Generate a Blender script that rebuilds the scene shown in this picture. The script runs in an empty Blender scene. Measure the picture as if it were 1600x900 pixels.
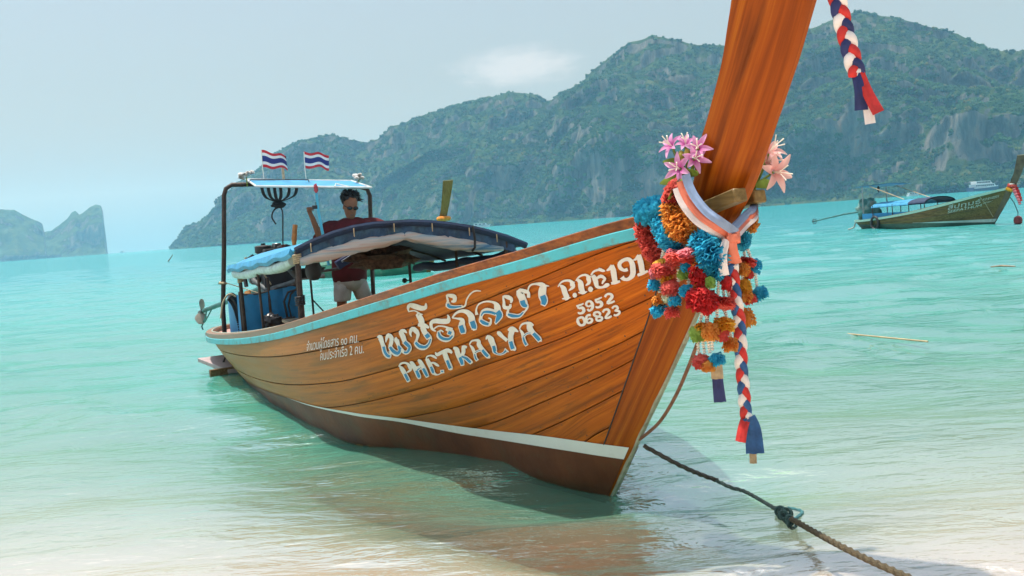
import bpy, bmesh, math, random
import numpy as np
from mathutils import Vector, Matrix, noise as mnoise

R = math.radians
random.seed(7)
scene = bpy.context.scene
COL = scene.collection

# ------------------------------------------------------------------ camera, sky, sun, exposure
cam_data = bpy.data.cameras.new('camera')
cam = bpy.data.objects.new('camera', cam_data)
COL.objects.link(cam)
scene.camera = cam
cam_data.sensor_width = 36.0
cam_data.lens = 1555.0 / 1600.0 * 36.0
cam_data.clip_start = 0.05
cam_data.clip_end = 30000.0
EYE = 1.6
cam.matrix_world = (Matrix.Translation((0, 0, EYE)) @ Matrix.Rotation(R(90 - 3.699), 4, 'X')
                    @ Matrix.Rotation(R(-4.204), 4, 'Z'))

SUN_DIR = Vector((-0.15, 0.07, 0.985)).normalized()      # towards the sun
SUN_EL = math.asin(SUN_DIR.z)
SUN_AZ = math.atan2(SUN_DIR.x, SUN_DIR.y)

world = bpy.data.worlds.new('World')
scene.world = world
world.use_nodes = True
wn, wl = world.node_tree.nodes, world.node_tree.links
wn.clear()
w_out = wn.new('ShaderNodeOutputWorld')
w_bg = wn.new('ShaderNodeBackground')
sky = wn.new('ShaderNodeTexSky')
sky.sky_type = 'NISHITA'
sky.sun_disc = False
sky.sun_elevation = SUN_EL
sky.sun_rotation = SUN_AZ
sky.altitude = 0
sky.air_density = 1.6
sky.dust_density = 4.5
sky.ozone_density = 2.2
w_bg.inputs['Strength'].default_value = 0.094

def wnode(kind, **kw):
    n = wn.new(kind)
    for k, v in kw.items():
        setattr(n, k, v)
    return n
# one thin fair-weather cloud standing over the ridge: a mask around its bearing, broken up by noise
tc = wnode('ShaderNodeTexCoord')
cl_map = wnode('ShaderNodeMapping')
cl_dir = Vector((0.0214, 0.9880, 0.1529)).normalized()
cl_map.vector_type = 'POINT'
cl_map.inputs['Location'].default_value = -cl_dir
wl.new(tc.outputs['Generated'], cl_map.inputs['Vector'])
cl_scale = wnode('ShaderNodeVectorMath', operation='MULTIPLY')
cl_scale.inputs[1].default_value = (19.5, 6.0, 62.0)
wl.new(cl_map.outputs[0], cl_scale.inputs[0])
cl_noise = wnode('ShaderNodeTexNoise')
cl_noise.inputs['Scale'].default_value = 1.9
cl_noise.inputs['Detail'].default_value = 7
cl_noise.inputs['Roughness'].default_value = 0.62
wl.new(cl_scale.outputs[0], cl_noise.inputs['Vector'])
cl_len = wnode('ShaderNodeVectorMath', operation='LENGTH')
wl.new(cl_scale.outputs[0], cl_len.inputs[0])
cl_sum = wnode('ShaderNodeMath', operation='MULTIPLY_ADD')
wl.new(cl_noise.outputs['Fac'], cl_sum.inputs[0])
cl_sum.inputs[1].default_value = -1.5
wl.new(cl_len.outputs['Value'], cl_sum.inputs[2])
cl_ramp = wnode('ShaderNodeMapRange')
cl_ramp.interpolation_type = 'SMOOTHSTEP'
cl_ramp.inputs['From Min'].default_value = 0.75
cl_ramp.inputs['From Max'].default_value = -0.45
cl_ramp.inputs['To Min'].default_value = 0.0
cl_ramp.inputs['To Max'].default_value = 0.34
wl.new(cl_sum.outputs[0], cl_ramp.inputs['Value'])
hsv = wnode('ShaderNodeHueSaturation')
hsv.inputs['Saturation'].default_value = 0.72
wl.new(sky.outputs[0], hsv.inputs['Color'])
cl_mix = wnode('ShaderNodeMix', data_type='RGBA')
wl.new(cl_ramp.outputs[0], cl_mix.inputs['Factor'])
wl.new(hsv.outputs[0], cl_mix.inputs['A'])
cl_mix.inputs['B'].default_value = (8.2, 8.0, 8.1, 1)
wl.new(cl_mix.outputs['Result'], w_bg.inputs['Color'])
wl.new(w_bg.outputs[0], w_out.inputs['Surface'])

sun_data = bpy.data.lights.new('sun', 'SUN')
sun_data.energy = 3.6
sun_data.angle = R(0.9)
sun_data.color = (1.0, 0.955, 0.89)
sun = bpy.data.objects.new('sun', sun_data)
COL.objects.link(sun)
sun.rotation_euler = SUN_DIR.to_track_quat('Z', 'Y').to_euler()
sun.location = (30, -10, 60)

vs = scene.view_settings
vs.view_transform = 'Standard'
vs.look = 'None'
vs.exposure = 0.60
vs.gamma = 1.0
vs.use_curve_mapping = False
scene.render.engine = 'CYCLES'
cy = scene.cycles
cy.use_denoising = True
cy.max_bounces = 10
cy.diffuse_bounces = 4
cy.glossy_bounces = 3
cy.transmission_bounces = 4
cy.transparent_max_bounces = 12
cy.volume_bounces = 1
cy.caustics_reflective = False
cy.caustics_refractive = False
cy.sample_clamp_indirect = 6.0

# ------------------------------------------------------------------ mesh helpers
class MB:
    """Collects faces for ONE mesh object."""
    def __init__(s):
        s.v, s.f, s.m = [], [], []
    def add(s, verts, faces, mi=0):
        n = len(s.v)
        s.v.extend(tuple(p) for p in verts)
        s.f.extend(tuple(i + n for i in f) for f in faces)
        s.m.extend([mi] * len(faces))
        return s
    def box(s, c, size, rot=None, mi=0):
        hx, hy, hz = size[0] / 2, size[1] / 2, size[2] / 2
        b = min(hx, hy, hz) * 0.22
        vs_ = []
        for sx in (-1, 1):
            for sy in (-1, 1):
                for sz in (-1, 1):
                    vs_ += [Vector((sx * hx, sy * (hy - b), sz * (hz - b))), Vector((sx * (hx - b), sy * hy, sz * (hz - b))),
                            Vector((sx * (hx - b), sy * (hy - b), sz * hz))]
        bm = bmesh.new()
        for p in vs_:
            bm.verts.new(p)
        bmesh.ops.convex_hull(bm, input=bm.verts)
        bm.verts.index_update()
        M_ = rot if rot is not None else Matrix.Identity(3)
        s.add([M_ @ v.co + Vector(c) for v in bm.verts], [[v.index for v in f.verts] for f in bm.faces], mi)
        bm.free()
        return s
    def tube(s, path, r, n=8, mi=0, cap=True, twist=0.0, flat=1.0, closed=False):
        P = [Vector(p) for p in path]
        k = len(P)
        rr = [r] * k if isinstance(r, (int, float)) else list(r)
        up = None
        rings = []
        for i in range(k):
            if closed:
                d = P[(i + 1) % k] - P[i - 1]
            else:
                d = P[min(i + 1, k - 1)] - P[max(i - 1, 0)]
            if d.length < 1e-9:
                d = Vector((0, 0, 1))
            d.normalize()
            if up is None:
                up = Vector((0, 0, 1)) if abs(d.z) < 0.9 else Vector((0, 1, 0))
            a = d.cross(up)
            if a.length < 1e-6:
                a = d.orthogonal()
            a.normalize()
            b = a.cross(d).normalized()
            up = b
            ring = []
            for j in range(n):
                t = 2 * math.pi * j / n + twist * i
                ring.append(P[i] + a * math.cos(t) * rr[i] + b * math.sin(t) * rr[i] * flat)
            rings.append(ring)
        s.loft(rings, cap and not closed, mi, closed)
        return s
    def loft(s, rings, cap=True, mi=0, closed=False):
        n = len(rings[0])
        vs_ = [p for r_ in rings for p in r_]
        fs = []
        K = len(rings)
        for i in range(K if closed else K - 1):
            i2 = (i + 1) % K
            for j in range(n):
                j2 = (j + 1) % n
                fs.append((i * n + j, i * n + j2, i2 * n + j2, i2 * n + j))
        if cap:
            fs.append(tuple(range(n - 1, -1, -1)))
            fs.append(tuple((K - 1) * n + j for j in range(n)))
        return s.add(vs_, fs, mi)
    def grid(s, rows, mi=0, flip=False):
        n = len(rows[0])
        vs_ = [p for r_ in rows for p in r_]
        fs = []
        for i in range(len(rows) - 1):
            for j in range(n - 1):
                q = (i * n + j, i * n + j + 1, (i + 1) * n + j + 1, (i + 1) * n + j)
                fs.append(q[::-1] if flip else q)
        return s.add(vs_, fs, mi)
    def ball(s, c, r, nu=12, nv=8, mi=0, rot=None, lump=0.0, seed=0):
        if isinstance(r, (int, float)):
            r = (r, r, r)
        M_ = rot if rot is not None else Matrix.Identity(3)
        c = Vector(c)
        vs_ = [c + M_ @ Vector((0, 0, -r[2]))]
        for i in range(1, nv):
            ph = -math.pi / 2 + math.pi * i / nv
            for j in range(nu):
                th = 2 * math.pi * j / nu
                p = Vector((math.cos(ph) * math.cos(th), math.cos(ph) * math.sin(th), math.sin(ph)))
                k = 1 + (lump * mnoise.noise(p * 2.3 + Vector((seed, 0, 0))) if lump else 0)
                vs_.append(c + M_ @ Vector((p.x * r[0] * k, p.y * r[1] * k, p.z * r[2] * k)))
        vs_.append(c + M_ @ Vector((0, 0, r[2])))
        fs = [(0, 1 + (j + 1) % nu, 1 + j) for j in range(nu)]
        for i in range(nv - 2):
            for j in range(nu):
                a, b = 1 + i * nu + j, 1 + i * nu + (j + 1) % nu
                fs.append((a, b, b + nu, a + nu))
        L_ = len(vs_) - 1
        o = 1 + (nv - 2) * nu
        fs += [(o + j, o + (j + 1) % nu, L_) for j in range(nu)]
        return s.add(vs_, fs, mi)
    def lathe(s, c, prof, n=16, mi=0, rot=None, cap=True):
        """prof: (radius, height) pairs around local z"""
        M_ = rot if rot is not None else Matrix.Identity(3)
        c = Vector(c)
        rings = [[c + M_ @ Vector((r_ * math.cos(2 * math.pi * j / n), r_ * math.sin(2 * math.pi * j / n), h_)) for j in range(n)] for r_, h_ in prof]
        return s.loft(rings, cap, mi)
    def prism(s, poly, thick, M_, mi=0):
        """poly: 2D outline in local xy, thickness along local z, placed by 4x4 M_"""
        n = len(poly)
        vs_ = [M_ @ Vector((p[0], p[1], -thick / 2)) for p in poly] + [M_ @ Vector((p[0], p[1], thick / 2)) for p in poly]
        fs = [tuple(range(n - 1, -1, -1)), tuple(range(n, 2 * n))]
        fs += [(j, (j + 1) % n, n + (j + 1) % n, n + j) for j in range(n)]
        return s.add(vs_, fs, mi)

ORG = {}
def mesh_obj(name, mb, mats, parent=None, smooth=True, angle=40, off=None):
    me = bpy.data.meshes.new(name)
    if off is None:
        off = ORG.get(parent.name, (0, 0, 0)) if parent else (0, 0, 0)
    ox, oy, oz = off
    me.from_pydata([(p[0] - ox, p[1] - oy, p[2] - oz) for p in mb.v], [], mb.f)
    for m_ in (mats if isinstance(mats, (list, tuple)) else [mats]):
        me.materials.append(m_)
    me.polygons.foreach_set('material_index', mb.m)
    me.validate()
    if smooth:
        me.polygons.foreach_set('use_smooth', [True] * len(me.polygons))
        if angle < 180:
            me.set_sharp_from_angle(angle=R(angle))
    me.update()
    o = bpy.data.objects.new(name, me)
    COL.objects.link(o)
    if parent:
        o.parent = parent
        ORG[o.name] = ORG.get(parent.name, (0, 0, 0))
    return o
def tag(o, label=None, cat=None, group=None, kind=None):
    if label: o['label'] = label
    if cat: o['category'] = cat
    if group: o['group'] = group
    if kind: o['kind'] = kind
    return o
I4 = Matrix.Identity(4)
def thing(name, label, cat, at=(0, 0, 0), frame=I4, group=None):
    o = bpy.data.objects.new(name, None)
    o.empty_display_size = 0.1
    COL.objects.link(o)
    o.matrix_world = frame @ Matrix.Translation(at)
    ORG[o.name] = tuple(at)
    return tag(o, label, cat, group)
def part(name, mb, mat_, parent, smooth=True, angle=40):
    return mesh_obj(name, mb, mat_, parent, smooth, angle)
def solo(name, mb, mat_, label, cat, at=(0, 0, 0), frame=I4, group=None, kind=None, smooth=True, angle=40):
    o = mesh_obj(name, mb, mat_, None, smooth, angle, off=at)
    o.matrix_world = frame @ Matrix.Translation(at)
    ORG[o.name] = tuple(at)
    return tag(o, label, cat, group, kind)

# ------------------------------------------------------------------ material helpers
def new_mat(name):
    m = bpy.data.materials.new(name)
    m.use_nodes = True
    nt = m.node_tree
    return m, nt.nodes, nt.links, nt.nodes['Principled BSDF']
def node(ns, kind, **kw):
    n = ns.new(kind)
    for k, v in kw.items():
        setattr(n, k, v)
    return n
def ramp(ns, stops, interp='LINEAR'):
    n = ns.new('ShaderNodeValToRGB')
    n.color_ramp.interpolation = interp
    e = n.color_ramp.elements
    while len(e) < len(stops):
        e.new(0.5)
    for el, (p, c) in zip(e, stops):
        el.position = p
        el.color = (*c, 1) if len(c) == 3 else c
    return n
MATS = {}
def M(name, col=None, rough=0.55, var=0.18, scale=9.0, bump=0.15, bscale=60.0, metal=0.0, coat=0.0, spec=0.5, trans=0.0, dirt=None):
    """plain procedural material: colour with soft variation, slight relief, optional dirt"""
    if name in MATS:
        return MATS[name]
    m, ns, ls, b = new_mat(name)
    t = node(ns, 'ShaderNodeTexCoord')
    n1 = node(ns, 'ShaderNodeTexNoise')
    n1.inputs['Scale'].default_value = scale
    n1.inputs['Detail'].default_value = 5
    ls.new(t.outputs['Object'], n1.inputs['Vector'])
    lo = tuple(c * (1 - var) for c in col)
    hi = tuple(min(1, c * (1 + var)) for c in col)
    r_ = ramp(ns, [(0.3, lo), (0.7, hi)])
    ls.new(n1.outputs['Fac'], r_.inputs['Fac'])
    out = r_.outputs['Color']
    if dirt:
        n3 = node(ns, 'ShaderNodeTexNoise')
        n3.inputs['Scale'].default_value = dirt[2] if len(dirt) > 2 else 6
        n3.inputs['Detail'].default_value = 8
        n3.inputs['Roughness'].default_value = 0.7
        ls.new(t.outputs['Object'], n3.inputs['Vector'])
        r3 = ramp(ns, [(0.5, (0, 0, 0)), (0.66, (1, 1, 1))])
        ls.new(n3.outputs['Fac'], r3.inputs['Fac'])
        k = node(ns, 'ShaderNodeMath', operation='MULTIPLY')
        k.inputs[1].default_value = dirt[1]
        ls.new(r3.outputs['Color'], k.inputs[0])
        mx = node(ns, 'ShaderNodeMix', data_type='RGBA')
        ls.new(k.outputs[0], mx.inputs['Factor'])
        ls.new(out, mx.inputs['A'])
        mx.inputs['B'].default_value = (*dirt[0], 1)
        out = mx.outputs['Result']
    ls.new(out, b.inputs['Base Color'])
    b.inputs['Roughness'].default_value = rough
    b.inputs['Metallic'].default_value = metal
    b.inputs['Coat Weight'].default_value = coat
    b.inputs['Coat Roughness'].default_value = 0.2
    b.inputs['Specular IOR Level'].default_value = spec
    if trans:
        tr = node(ns, 'ShaderNodeBsdfTranslucent')
        ls.new(out, tr.inputs['Color'])
        ms = node(ns, 'ShaderNodeMixShader')
        ms.inputs['Fac'].default_value = trans
        ls.new(b.outputs[0], ms.inputs[1])
        ls.new(tr.outputs[0], ms.inputs[2])
        ls.new(ms.outputs[0], ns['Material Output'].inputs['Surface'])
    if bump:
        n2 = node(ns, 'ShaderNodeTexNoise')
        n2.inputs['Scale'].default_value = bscale
        n2.inputs['Detail'].default_value = 4
        ls.new(t.outputs['Object'], n2.inputs['Vector'])
        bp = node(ns, 'ShaderNodeBump')
        bp.inputs['Strength'].default_value = bump
        bp.inputs['Distance'].default_value = 0.01
        ls.new(n2.outputs['Fac'], bp.inputs['Height'])
        ls.new(bp.outputs['Normal'], b.inputs['Normal'])
    MATS[name] = m
    return m
def wood(name, lo, mid, hi, rough=0.38, axis='X', scale=1.0, coat=0.35, stain=0.5, wear=None, rnd=0.16, attr=False):
    """varnished timber, grain along one local axis; each board gets its own tone"""
    if name in MATS:
        return MATS[name]
    m, ns, ls, b = new_mat(name)
    t = node(ns, 'ShaderNodeTexCoord')
    oi = node(ns, 'ShaderNodeObjectInfo')
    mp = node(ns, 'ShaderNodeMapping')
    s_ = {'X': (0.45, 16, 16), 'Y': (16, 0.45, 16), 'Z': (16, 16, 0.45)}[axis]
    mp.inputs['Scale'].default_value = tuple(k * scale for k in s_)
    src_v = t.outputs['Object']
    if attr:
        src_v = node(ns, 'ShaderNodeAttribute', attribute_name='grain').outputs['Vector']
    ls.new(src_v, mp.inputs['Vector'])
    sh = node(ns, 'ShaderNodeVectorMath', operation='ADD')
    cb = node(ns, 'ShaderNodeVectorMath', operation='SCALE')
    cb.inputs[0].default_value = (37, 11, 5)
    ls.new(oi.outputs['Random'], cb.inputs['Scale'])
    ls.new(mp.outputs[0], sh.inputs[0])
    ls.new(cb.outputs[0], sh.inputs[1])
    g = node(ns, 'ShaderNodeTexNoise')
    g.inputs['Scale'].default_value = 2.2
    g.inputs['Detail'].default_value = 7
    g.inputs['Roughness'].default_value = 0.62
    g.inputs['Distortion'].default_value = 0.25
    ls.new(sh.outputs[0], g.inputs['Vector'])
    r_ = ramp(ns, [(0.25, lo), (0.5, mid), (0.76, hi)])
    ls.new(g.outputs['Fac'], r_.inputs['Fac'])
    # broad blotches of darker oil
    n2 = node(ns, 'ShaderNodeTexNoise')
    n2.inputs['Scale'].default_value = 1.7
    n2.inputs['Detail'].default_value = 6
    n2.inputs['Roughness'].default_value = 0.6
    mp2 = node(ns, 'ShaderNodeMapping')
    mp2.inputs['Scale'].default_value = tuple(0.5 if k < 1 else 4.5 for k in s_)
    ls.new(src_v, mp2.inputs['Vector'])
    ls.new(mp2.outputs[0], n2.inputs['Vector'])
    r2 = ramp(ns, [(0.52, (1, 1, 1)), (0.72, (1 - stain,) * 3)])
    ls.new(n2.outputs['Fac'], r2.inputs['Fac'])
    mul = node(ns, 'ShaderNodeMix', data_type='RGBA', blend_type='MULTIPLY')
    mul.inputs['Factor'].default_value = 1
    ls.new(r_.outputs['Color'], mul.inputs['A'])
    ls.new(r2.outputs['Color'], mul.inputs['B'])
    hs = node(ns, 'ShaderNodeHueSaturation')
    mr = node(ns, 'ShaderNodeMapRange')
    mr.inputs['To Min'].default_value = 1 - rnd
    mr.inputs['To Max'].default_value = 1 + rnd
    ls.new(oi.outputs['Random'], mr.inputs['Value'])
    ls.new(mr.outputs[0], hs.inputs['Value'])
    ls.new(mul.outputs['Result'], hs.inputs['Color'])
    out = hs.outputs['Color']
    if wear:
        n4 = node(ns, 'ShaderNodeTexNoise')
        n4.inputs['Scale'].default_value = 5
        n4.inputs['Detail'].default_value = 9
        n4.inputs['Roughness'].default_value = 0.75
        ls.new(mp2.outputs[0], n4.inputs['Vector'])
        r4 = ramp(ns, [(0.54, (0, 0, 0)), (0.62, (1, 1, 1))])
        ls.new(n4.outputs['Fac'], r4.inputs['Fac'])
        k = node(ns, 'ShaderNodeMath', operation='MULTIPLY')
        k.inputs[1].default_value = wear[1]
        ls.new(r4.outputs['Color'], k.inputs[0])
        mx = node(ns, 'ShaderNodeMix', data_type='RGBA')
        ls.new(k.outputs[0], mx.inputs['Factor'])
        ls.new(out, mx.inputs['A'])
        mx.inputs['B'].default_value = (*wear[0], 1)
        out = mx.outputs['Result']
    # small nail heads / knots
    ls.new(out, b.inputs['Base Color'])
    b.inputs['Coat Weight'].default_value = coat
    b.inputs['Specular IOR Level'].default_value = 0.12
    b.inputs['Coat Roughness'].default_value = 0.22
    rr = ramp(ns, [(0.3, (rough + 0.12,) * 3), (0.75, (rough - 0.06,) * 3)])
    ls.new(n2.outputs['Fac'], rr.inputs['Fac'])
    ls.new(rr.outputs['Color'], b.inputs['Roughness'])
    bp = node(ns, 'ShaderNodeBump')
    bp.inputs['Strength'].default_value = 0.22
    bp.inputs['Distance'].default_value = 0.006
    ls.new(g.outputs['Fac'], bp.inputs['Height'])
    ls.new(bp.outputs['Normal'], b.inputs['Normal'])
    MATS[name] = m
    return m

# vectorised value noise (numpy) for terrain and water
def _hash(ix, iy, iz, seed):
    h = (ix.astype(np.int64) * 374761393 + iy.astype(np.int64) * 668265263 + iz.astype(np.int64) * 2147483647 + seed * 974634541) & 0xFFFFFFFF
    h = ((h ^ (h >> 13)) * 1274126177) & 0xFFFFFFFF
    h = ((h ^ (h >> 16)) * 2246822519) & 0xFFFFFFFF
    return ((h ^ (h >> 15)) & 0xFFFFFF) / float(0xFFFFFF) * 2 - 1
def vnoise(x, y, z, seed=0):
    x0, y0, z0 = np.floor(x), np.floor(y), np.floor(z)
    fx, fy, fz = x - x0, y - y0, z - z0
    fx, fy, fz = (t * t * t * (t * (t * 6 - 15) + 10) for t in (fx, fy, fz))
    r_ = 0
    for a in (0, 1):
        for b_ in (0, 1):
            for c in (0, 1):
                w_ = (fx if a else 1 - fx) * (fy if b_ else 1 - fy) * (fz if c else 1 - fz)
                r_ = r_ + w_ * _hash(x0 + a, y0 + b_, z0 + c, seed)
    return r_
def fbm(x, y, z, octv=4, gain=0.5, lac=2.03, seed=0):
    s_, a = 0, 1.0
    for k in range(octv):
        s_ = s_ + a * vnoise(x, y, z, seed + k * 17)
        x, y, z, a = x * lac, y * lac, z * lac, a * gain
    return s_
def np_mesh(name, verts, quads, mat_):
    me = bpy.data.meshes.new(name)
    me.from_pydata(verts.tolist() if hasattr(verts, 'tolist') else verts, [], quads.tolist() if hasattr(quads, 'tolist') else quads)
    me.materials.append(mat_)
    me.polygons.foreach_set('use_smooth', [True] * len(me.polygons))
    me.update()
    o = bpy.data.objects.new(name, me)
    COL.objects.link(o)
    return o
def grid_quads(nr, nc):
    i = np.arange(nr - 1)[:, None] * nc + np.arange(nc - 1)[None, :]
    return np.stack([i, i + 1, i + nc + 1, i + nc], -1).reshape(-1, 4)
# ------------------------------------------------------------------ sea bed and beach: one sheet of sand out to the horizon
def water_depth(x, y):
    v = y + 0.10 * x
    near = 0.085 * (v - 4.15)
    far_ = 0.472 + 0.06 * (v - 9.7)
    d = np.where(v < 9.7, near, np.minimum(far_, 6.0 + (v - 120) * 0.004))
    # hollow added round the hull: its shade put into the depth as darker green
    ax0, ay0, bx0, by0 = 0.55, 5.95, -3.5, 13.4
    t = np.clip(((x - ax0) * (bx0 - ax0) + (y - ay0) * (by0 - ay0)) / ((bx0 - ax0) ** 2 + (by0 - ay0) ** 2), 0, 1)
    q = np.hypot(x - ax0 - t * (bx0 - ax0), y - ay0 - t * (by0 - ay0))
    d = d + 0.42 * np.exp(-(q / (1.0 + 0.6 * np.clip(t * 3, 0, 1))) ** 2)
    return np.clip(d, -1.0, 14.0)
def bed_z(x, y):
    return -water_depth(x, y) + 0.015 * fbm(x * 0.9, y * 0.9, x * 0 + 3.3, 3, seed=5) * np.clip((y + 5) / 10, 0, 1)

sand_m, ns, ls, b = new_mat('sand')
t = node(ns, 'ShaderNodeTexCoord')
n1 = node(ns, 'ShaderNodeTexNoise'); n1.inputs['Scale'].default_value = 0.9; n1.inputs['Detail'].default_value = 8
ls.new(t.outputs['Object'], n1.inputs['Vector'])
r1 = ramp(ns, [(0.3, (0.70, 0.55, 0.42)), (0.7, (0.82, 0.68, 0.54))])
ls.new(n1.outputs['Fac'], r1.inputs['Fac'])
ls.new(r1.outputs['Color'], b.inputs['Base Color'])
b.inputs['Roughness'].default_value = 0.9
n2 = node(ns, 'ShaderNodeTexNoise'); n2.inputs['Scale'].default_value = 6; n2.inputs['Detail'].default_value = 6
ls.new(t.outputs['Object'], n2.inputs['Vector'])
bp = node(ns, 'ShaderNodeBump'); bp.inputs['Strength'].default_value = 0.3; bp.inputs['Distance'].default_value = 0.05
ls.new(n2.outputs['Fac'], bp.inputs['Height']); ls.new(bp.outputs['Normal'], b.inputs['Normal'])

def axis_pts(lo, hi, fine_lo, fine_hi, step, grow=1.18):
    a = list(np.arange(fine_lo, fine_hi + 1e-6, step))
    s_ = step
    while a[-1] < hi:
        s_ *= grow; a.append(min(hi, a[-1] + s_))
    s_ = step; pre = []
    x = fine_lo
    while x > lo:
        s_ *= grow; x = max(lo, x - s_); pre.append(x)
    return np.array(pre[::-1] + a)
ax = axis_pts(-6800, 6800, -12, 12, 0.4)
ay = axis_pts(-1500, 6800, -4, 26, 0.4)
X, Y = np.meshgrid(ax, ay)
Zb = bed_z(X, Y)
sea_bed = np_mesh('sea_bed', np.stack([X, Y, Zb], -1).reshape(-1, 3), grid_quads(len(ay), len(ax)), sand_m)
tag(sea_bed, 'pale sand beach sloping under the shallow water', kind='structure')

# ------------------------------------------------------------------ water surface
def waves(x, y, spacing):
    rng = np.random.RandomState(11)
    z = np.zeros_like(x)
    slow = fbm(x * 0.11, y * 0.16, x * 0, 3, seed=31)
    wx = x + 0.9 * fbm(x * 0.35, y * 0.5, x * 0 + 1.7, 3, seed=41)
    wy = y + 0.9 * fbm(x * 0.35, y * 0.5, x * 0 + 9.1, 3, seed=43)
    for lam, amp, n in ((4.6, 0.020, 3), (2.4, 0.012, 5), (1.25, 0.0085, 7), (0.62, 0.0042, 8), (0.31, 0.0016, 8)):
        fade = np.clip((lam / spacing - 2.6) / 2.5, 0, 1)
        for k in range(n):
            th = rng.normal(math.radians(-98), 0.50)
            l_ = lam * rng.uniform(0.8, 1.25)
            kx, ky = math.cos(th) * 2 * math.pi / l_, math.sin(th) * 2 * math.pi / l_
            ph = rng.uniform(0, 6.28)
            m_ = 0.55 + 0.9 * slow if lam < 2 else 1.0
            s_ = np.sin(kx * wx + ky * wy + ph)
            z += amp * fade * m_ * (s_ + 0.25 * np.cos(2 * (kx * wx + ky * wy + ph)))
    return z
NR, NC = 560, 560
rr_ = np.concatenate([np.geomspace(1.2, 120, 430), np.geomspace(124, 6700, NR - 430)])
th_ = np.linspace(R(-62), R(62), NC)
RR, TT = np.meshgrid(rr_, th_, indexing='ij')
Xw, Yw = RR * np.sin(TT), RR * np.cos(TT)
sp = np.maximum(RR * (th_[1] - th_[0]), np.gradient(rr_)[:, None] * 0.8)
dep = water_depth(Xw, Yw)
Zw = waves(Xw, Yw, sp) * np.clip(0.25 + dep * 1.6, 0.12, 1) * np.clip(220 / RR, 0, 1)
water_m, ns, ls, b = new_mat('sea_water')
ns.remove(b)
out = ns['Material Output']
geo = node(ns, 'ShaderNodeNewGeometry')
at_d = node(ns, 'ShaderNodeAttribute', attribute_name='depth')
# fine ripples
mp = node(ns, 'ShaderNodeMapping'); mp.inputs['Scale'].default_value = (2.2, 4.6, 1)
ls.new(geo.outputs['Position'], mp.inputs['Vector'])
n1 = node(ns, 'ShaderNodeTexNoise'); n1.inputs['Scale'].default_value = 1.3; n1.inputs['Detail'].default_value = 5; n1.inputs['Roughness'].default_value = 0.55; n1.inputs['Distortion'].default_value = 0.6
ls.new(mp.outputs[0], n1.inputs['Vector'])
mp2 = node(ns, 'ShaderNodeMapping'); mp2.inputs['Scale'].default_value = (0.30, 0.85, 1); mp2.inputs['Rotation'].default_value = (0, 0, 0.12)
ls.new(geo.outputs['Position'], mp2.inputs['Vector'])
n2 = node(ns, 'ShaderNodeTexNoise'); n2.inputs['Scale'].default_value = 1.0; n2.inputs['Detail'].default_value = 6; n2.inputs['Roughness'].default_value = 0.6
ls.new(mp2.outputs[0], n2.inputs['Vector'])
bp1 = node(ns, 'ShaderNodeBump'); bp1.inputs['Strength'].default_value = 0.8; bp1.inputs['Distance'].default_value = 0.030
ls.new(n1.outputs['Fac'], bp1.inputs['Height'])
bp2 = node(ns, 'ShaderNodeBump'); bp2.inputs['Strength'].default_value = 0.8; bp2.inputs['Distance'].default_value = 0.17
ls.new(n2.outputs['Fac'], bp2.inputs['Height']); ls.new(bp1.outputs['Normal'], bp2.inputs['Normal'])
# body of the water: clear over shallow sand, milky turquoise as it deepens
def expo(k):
    a = node(ns, 'ShaderNodeMath', operation='MULTIPLY'); a.inputs[1].default_value = -k
    ls.new(at_d.outputs['Fac'], a.inputs[0])
    e = node(ns, 'ShaderNodeMath', operation='EXPONENT'); ls.new(a.outputs[0], e.inputs[0])
    return e.outputs[0]
tint = node(ns, 'ShaderNodeCombineColor')
for ch, k in zip(('Red', 'Green', 'Blue'), (1.25, 0.15, 0.33)):
    ls.new(expo(k), tint.inputs[ch])
tr = node(ns, 'ShaderNodeBsdfTransparent'); ls.new(tint.outputs[0], tr.inputs['Color'])
turb = node(ns, 'ShaderNodeBsdfDiffuse')
tcol = ramp(ns, [(0.0, (0.64, 0.55, 0.43)), (0.085, (0.25, 0.50, 0.35)), (0.16, (0.10, 0.46, 0.34)), (0.36, (0.07, 0.44, 0.40)), (1.0, (0.045, 0.38, 0.41))])
dn = node(ns, 'ShaderNodeMath', operation='MULTIPLY'); dn.inputs[1].default_value = 0.25
ls.new(at_d.outputs['Fac'], dn.inputs[0]); ls.new(dn.outputs[0], tcol.inputs['Fac'])
ls.new(tcol.outputs['Color'], turb.inputs['Color'])
turb.inputs['Roughness'].default_value = 0
inv = node(ns, 'ShaderNodeMath', operation='SUBTRACT'); inv.inputs[0].default_value = 1.0
ls.new(expo(1.9), inv.inputs[1])
body = node(ns, 'ShaderNodeMixShader')
ls.new(inv.outputs[0], body.inputs['Fac']); ls.new(tr.outputs[0], body.inputs[1]); ls.new(turb.outputs[0], body.inputs[2])
gl = node(ns, 'ShaderNodeBsdfGlossy'); gl.inputs['Roughness'].default_value = 0.05
ls.new(bp2.outputs['Normal'], gl.inputs['Normal'])
fr = node(ns, 'ShaderNodeFresnel'); fr.inputs['IOR'].default_value = 1.33
ls.new(bp2.outputs['Normal'], fr.inputs['Normal'])
surf = node(ns, 'ShaderNodeMixShader')
frk = node(ns, 'ShaderNodeMath', operation='MULTIPLY'); frk.inputs[1].default_value = 0.62
ls.new(fr.outputs[0], frk.inputs[0]); ls.new(frk.outputs[0], surf.inputs['Fac']); ls.new(body.outputs[0], surf.inputs[1]); ls.new(gl.outputs[0], surf.inputs[2])
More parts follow.
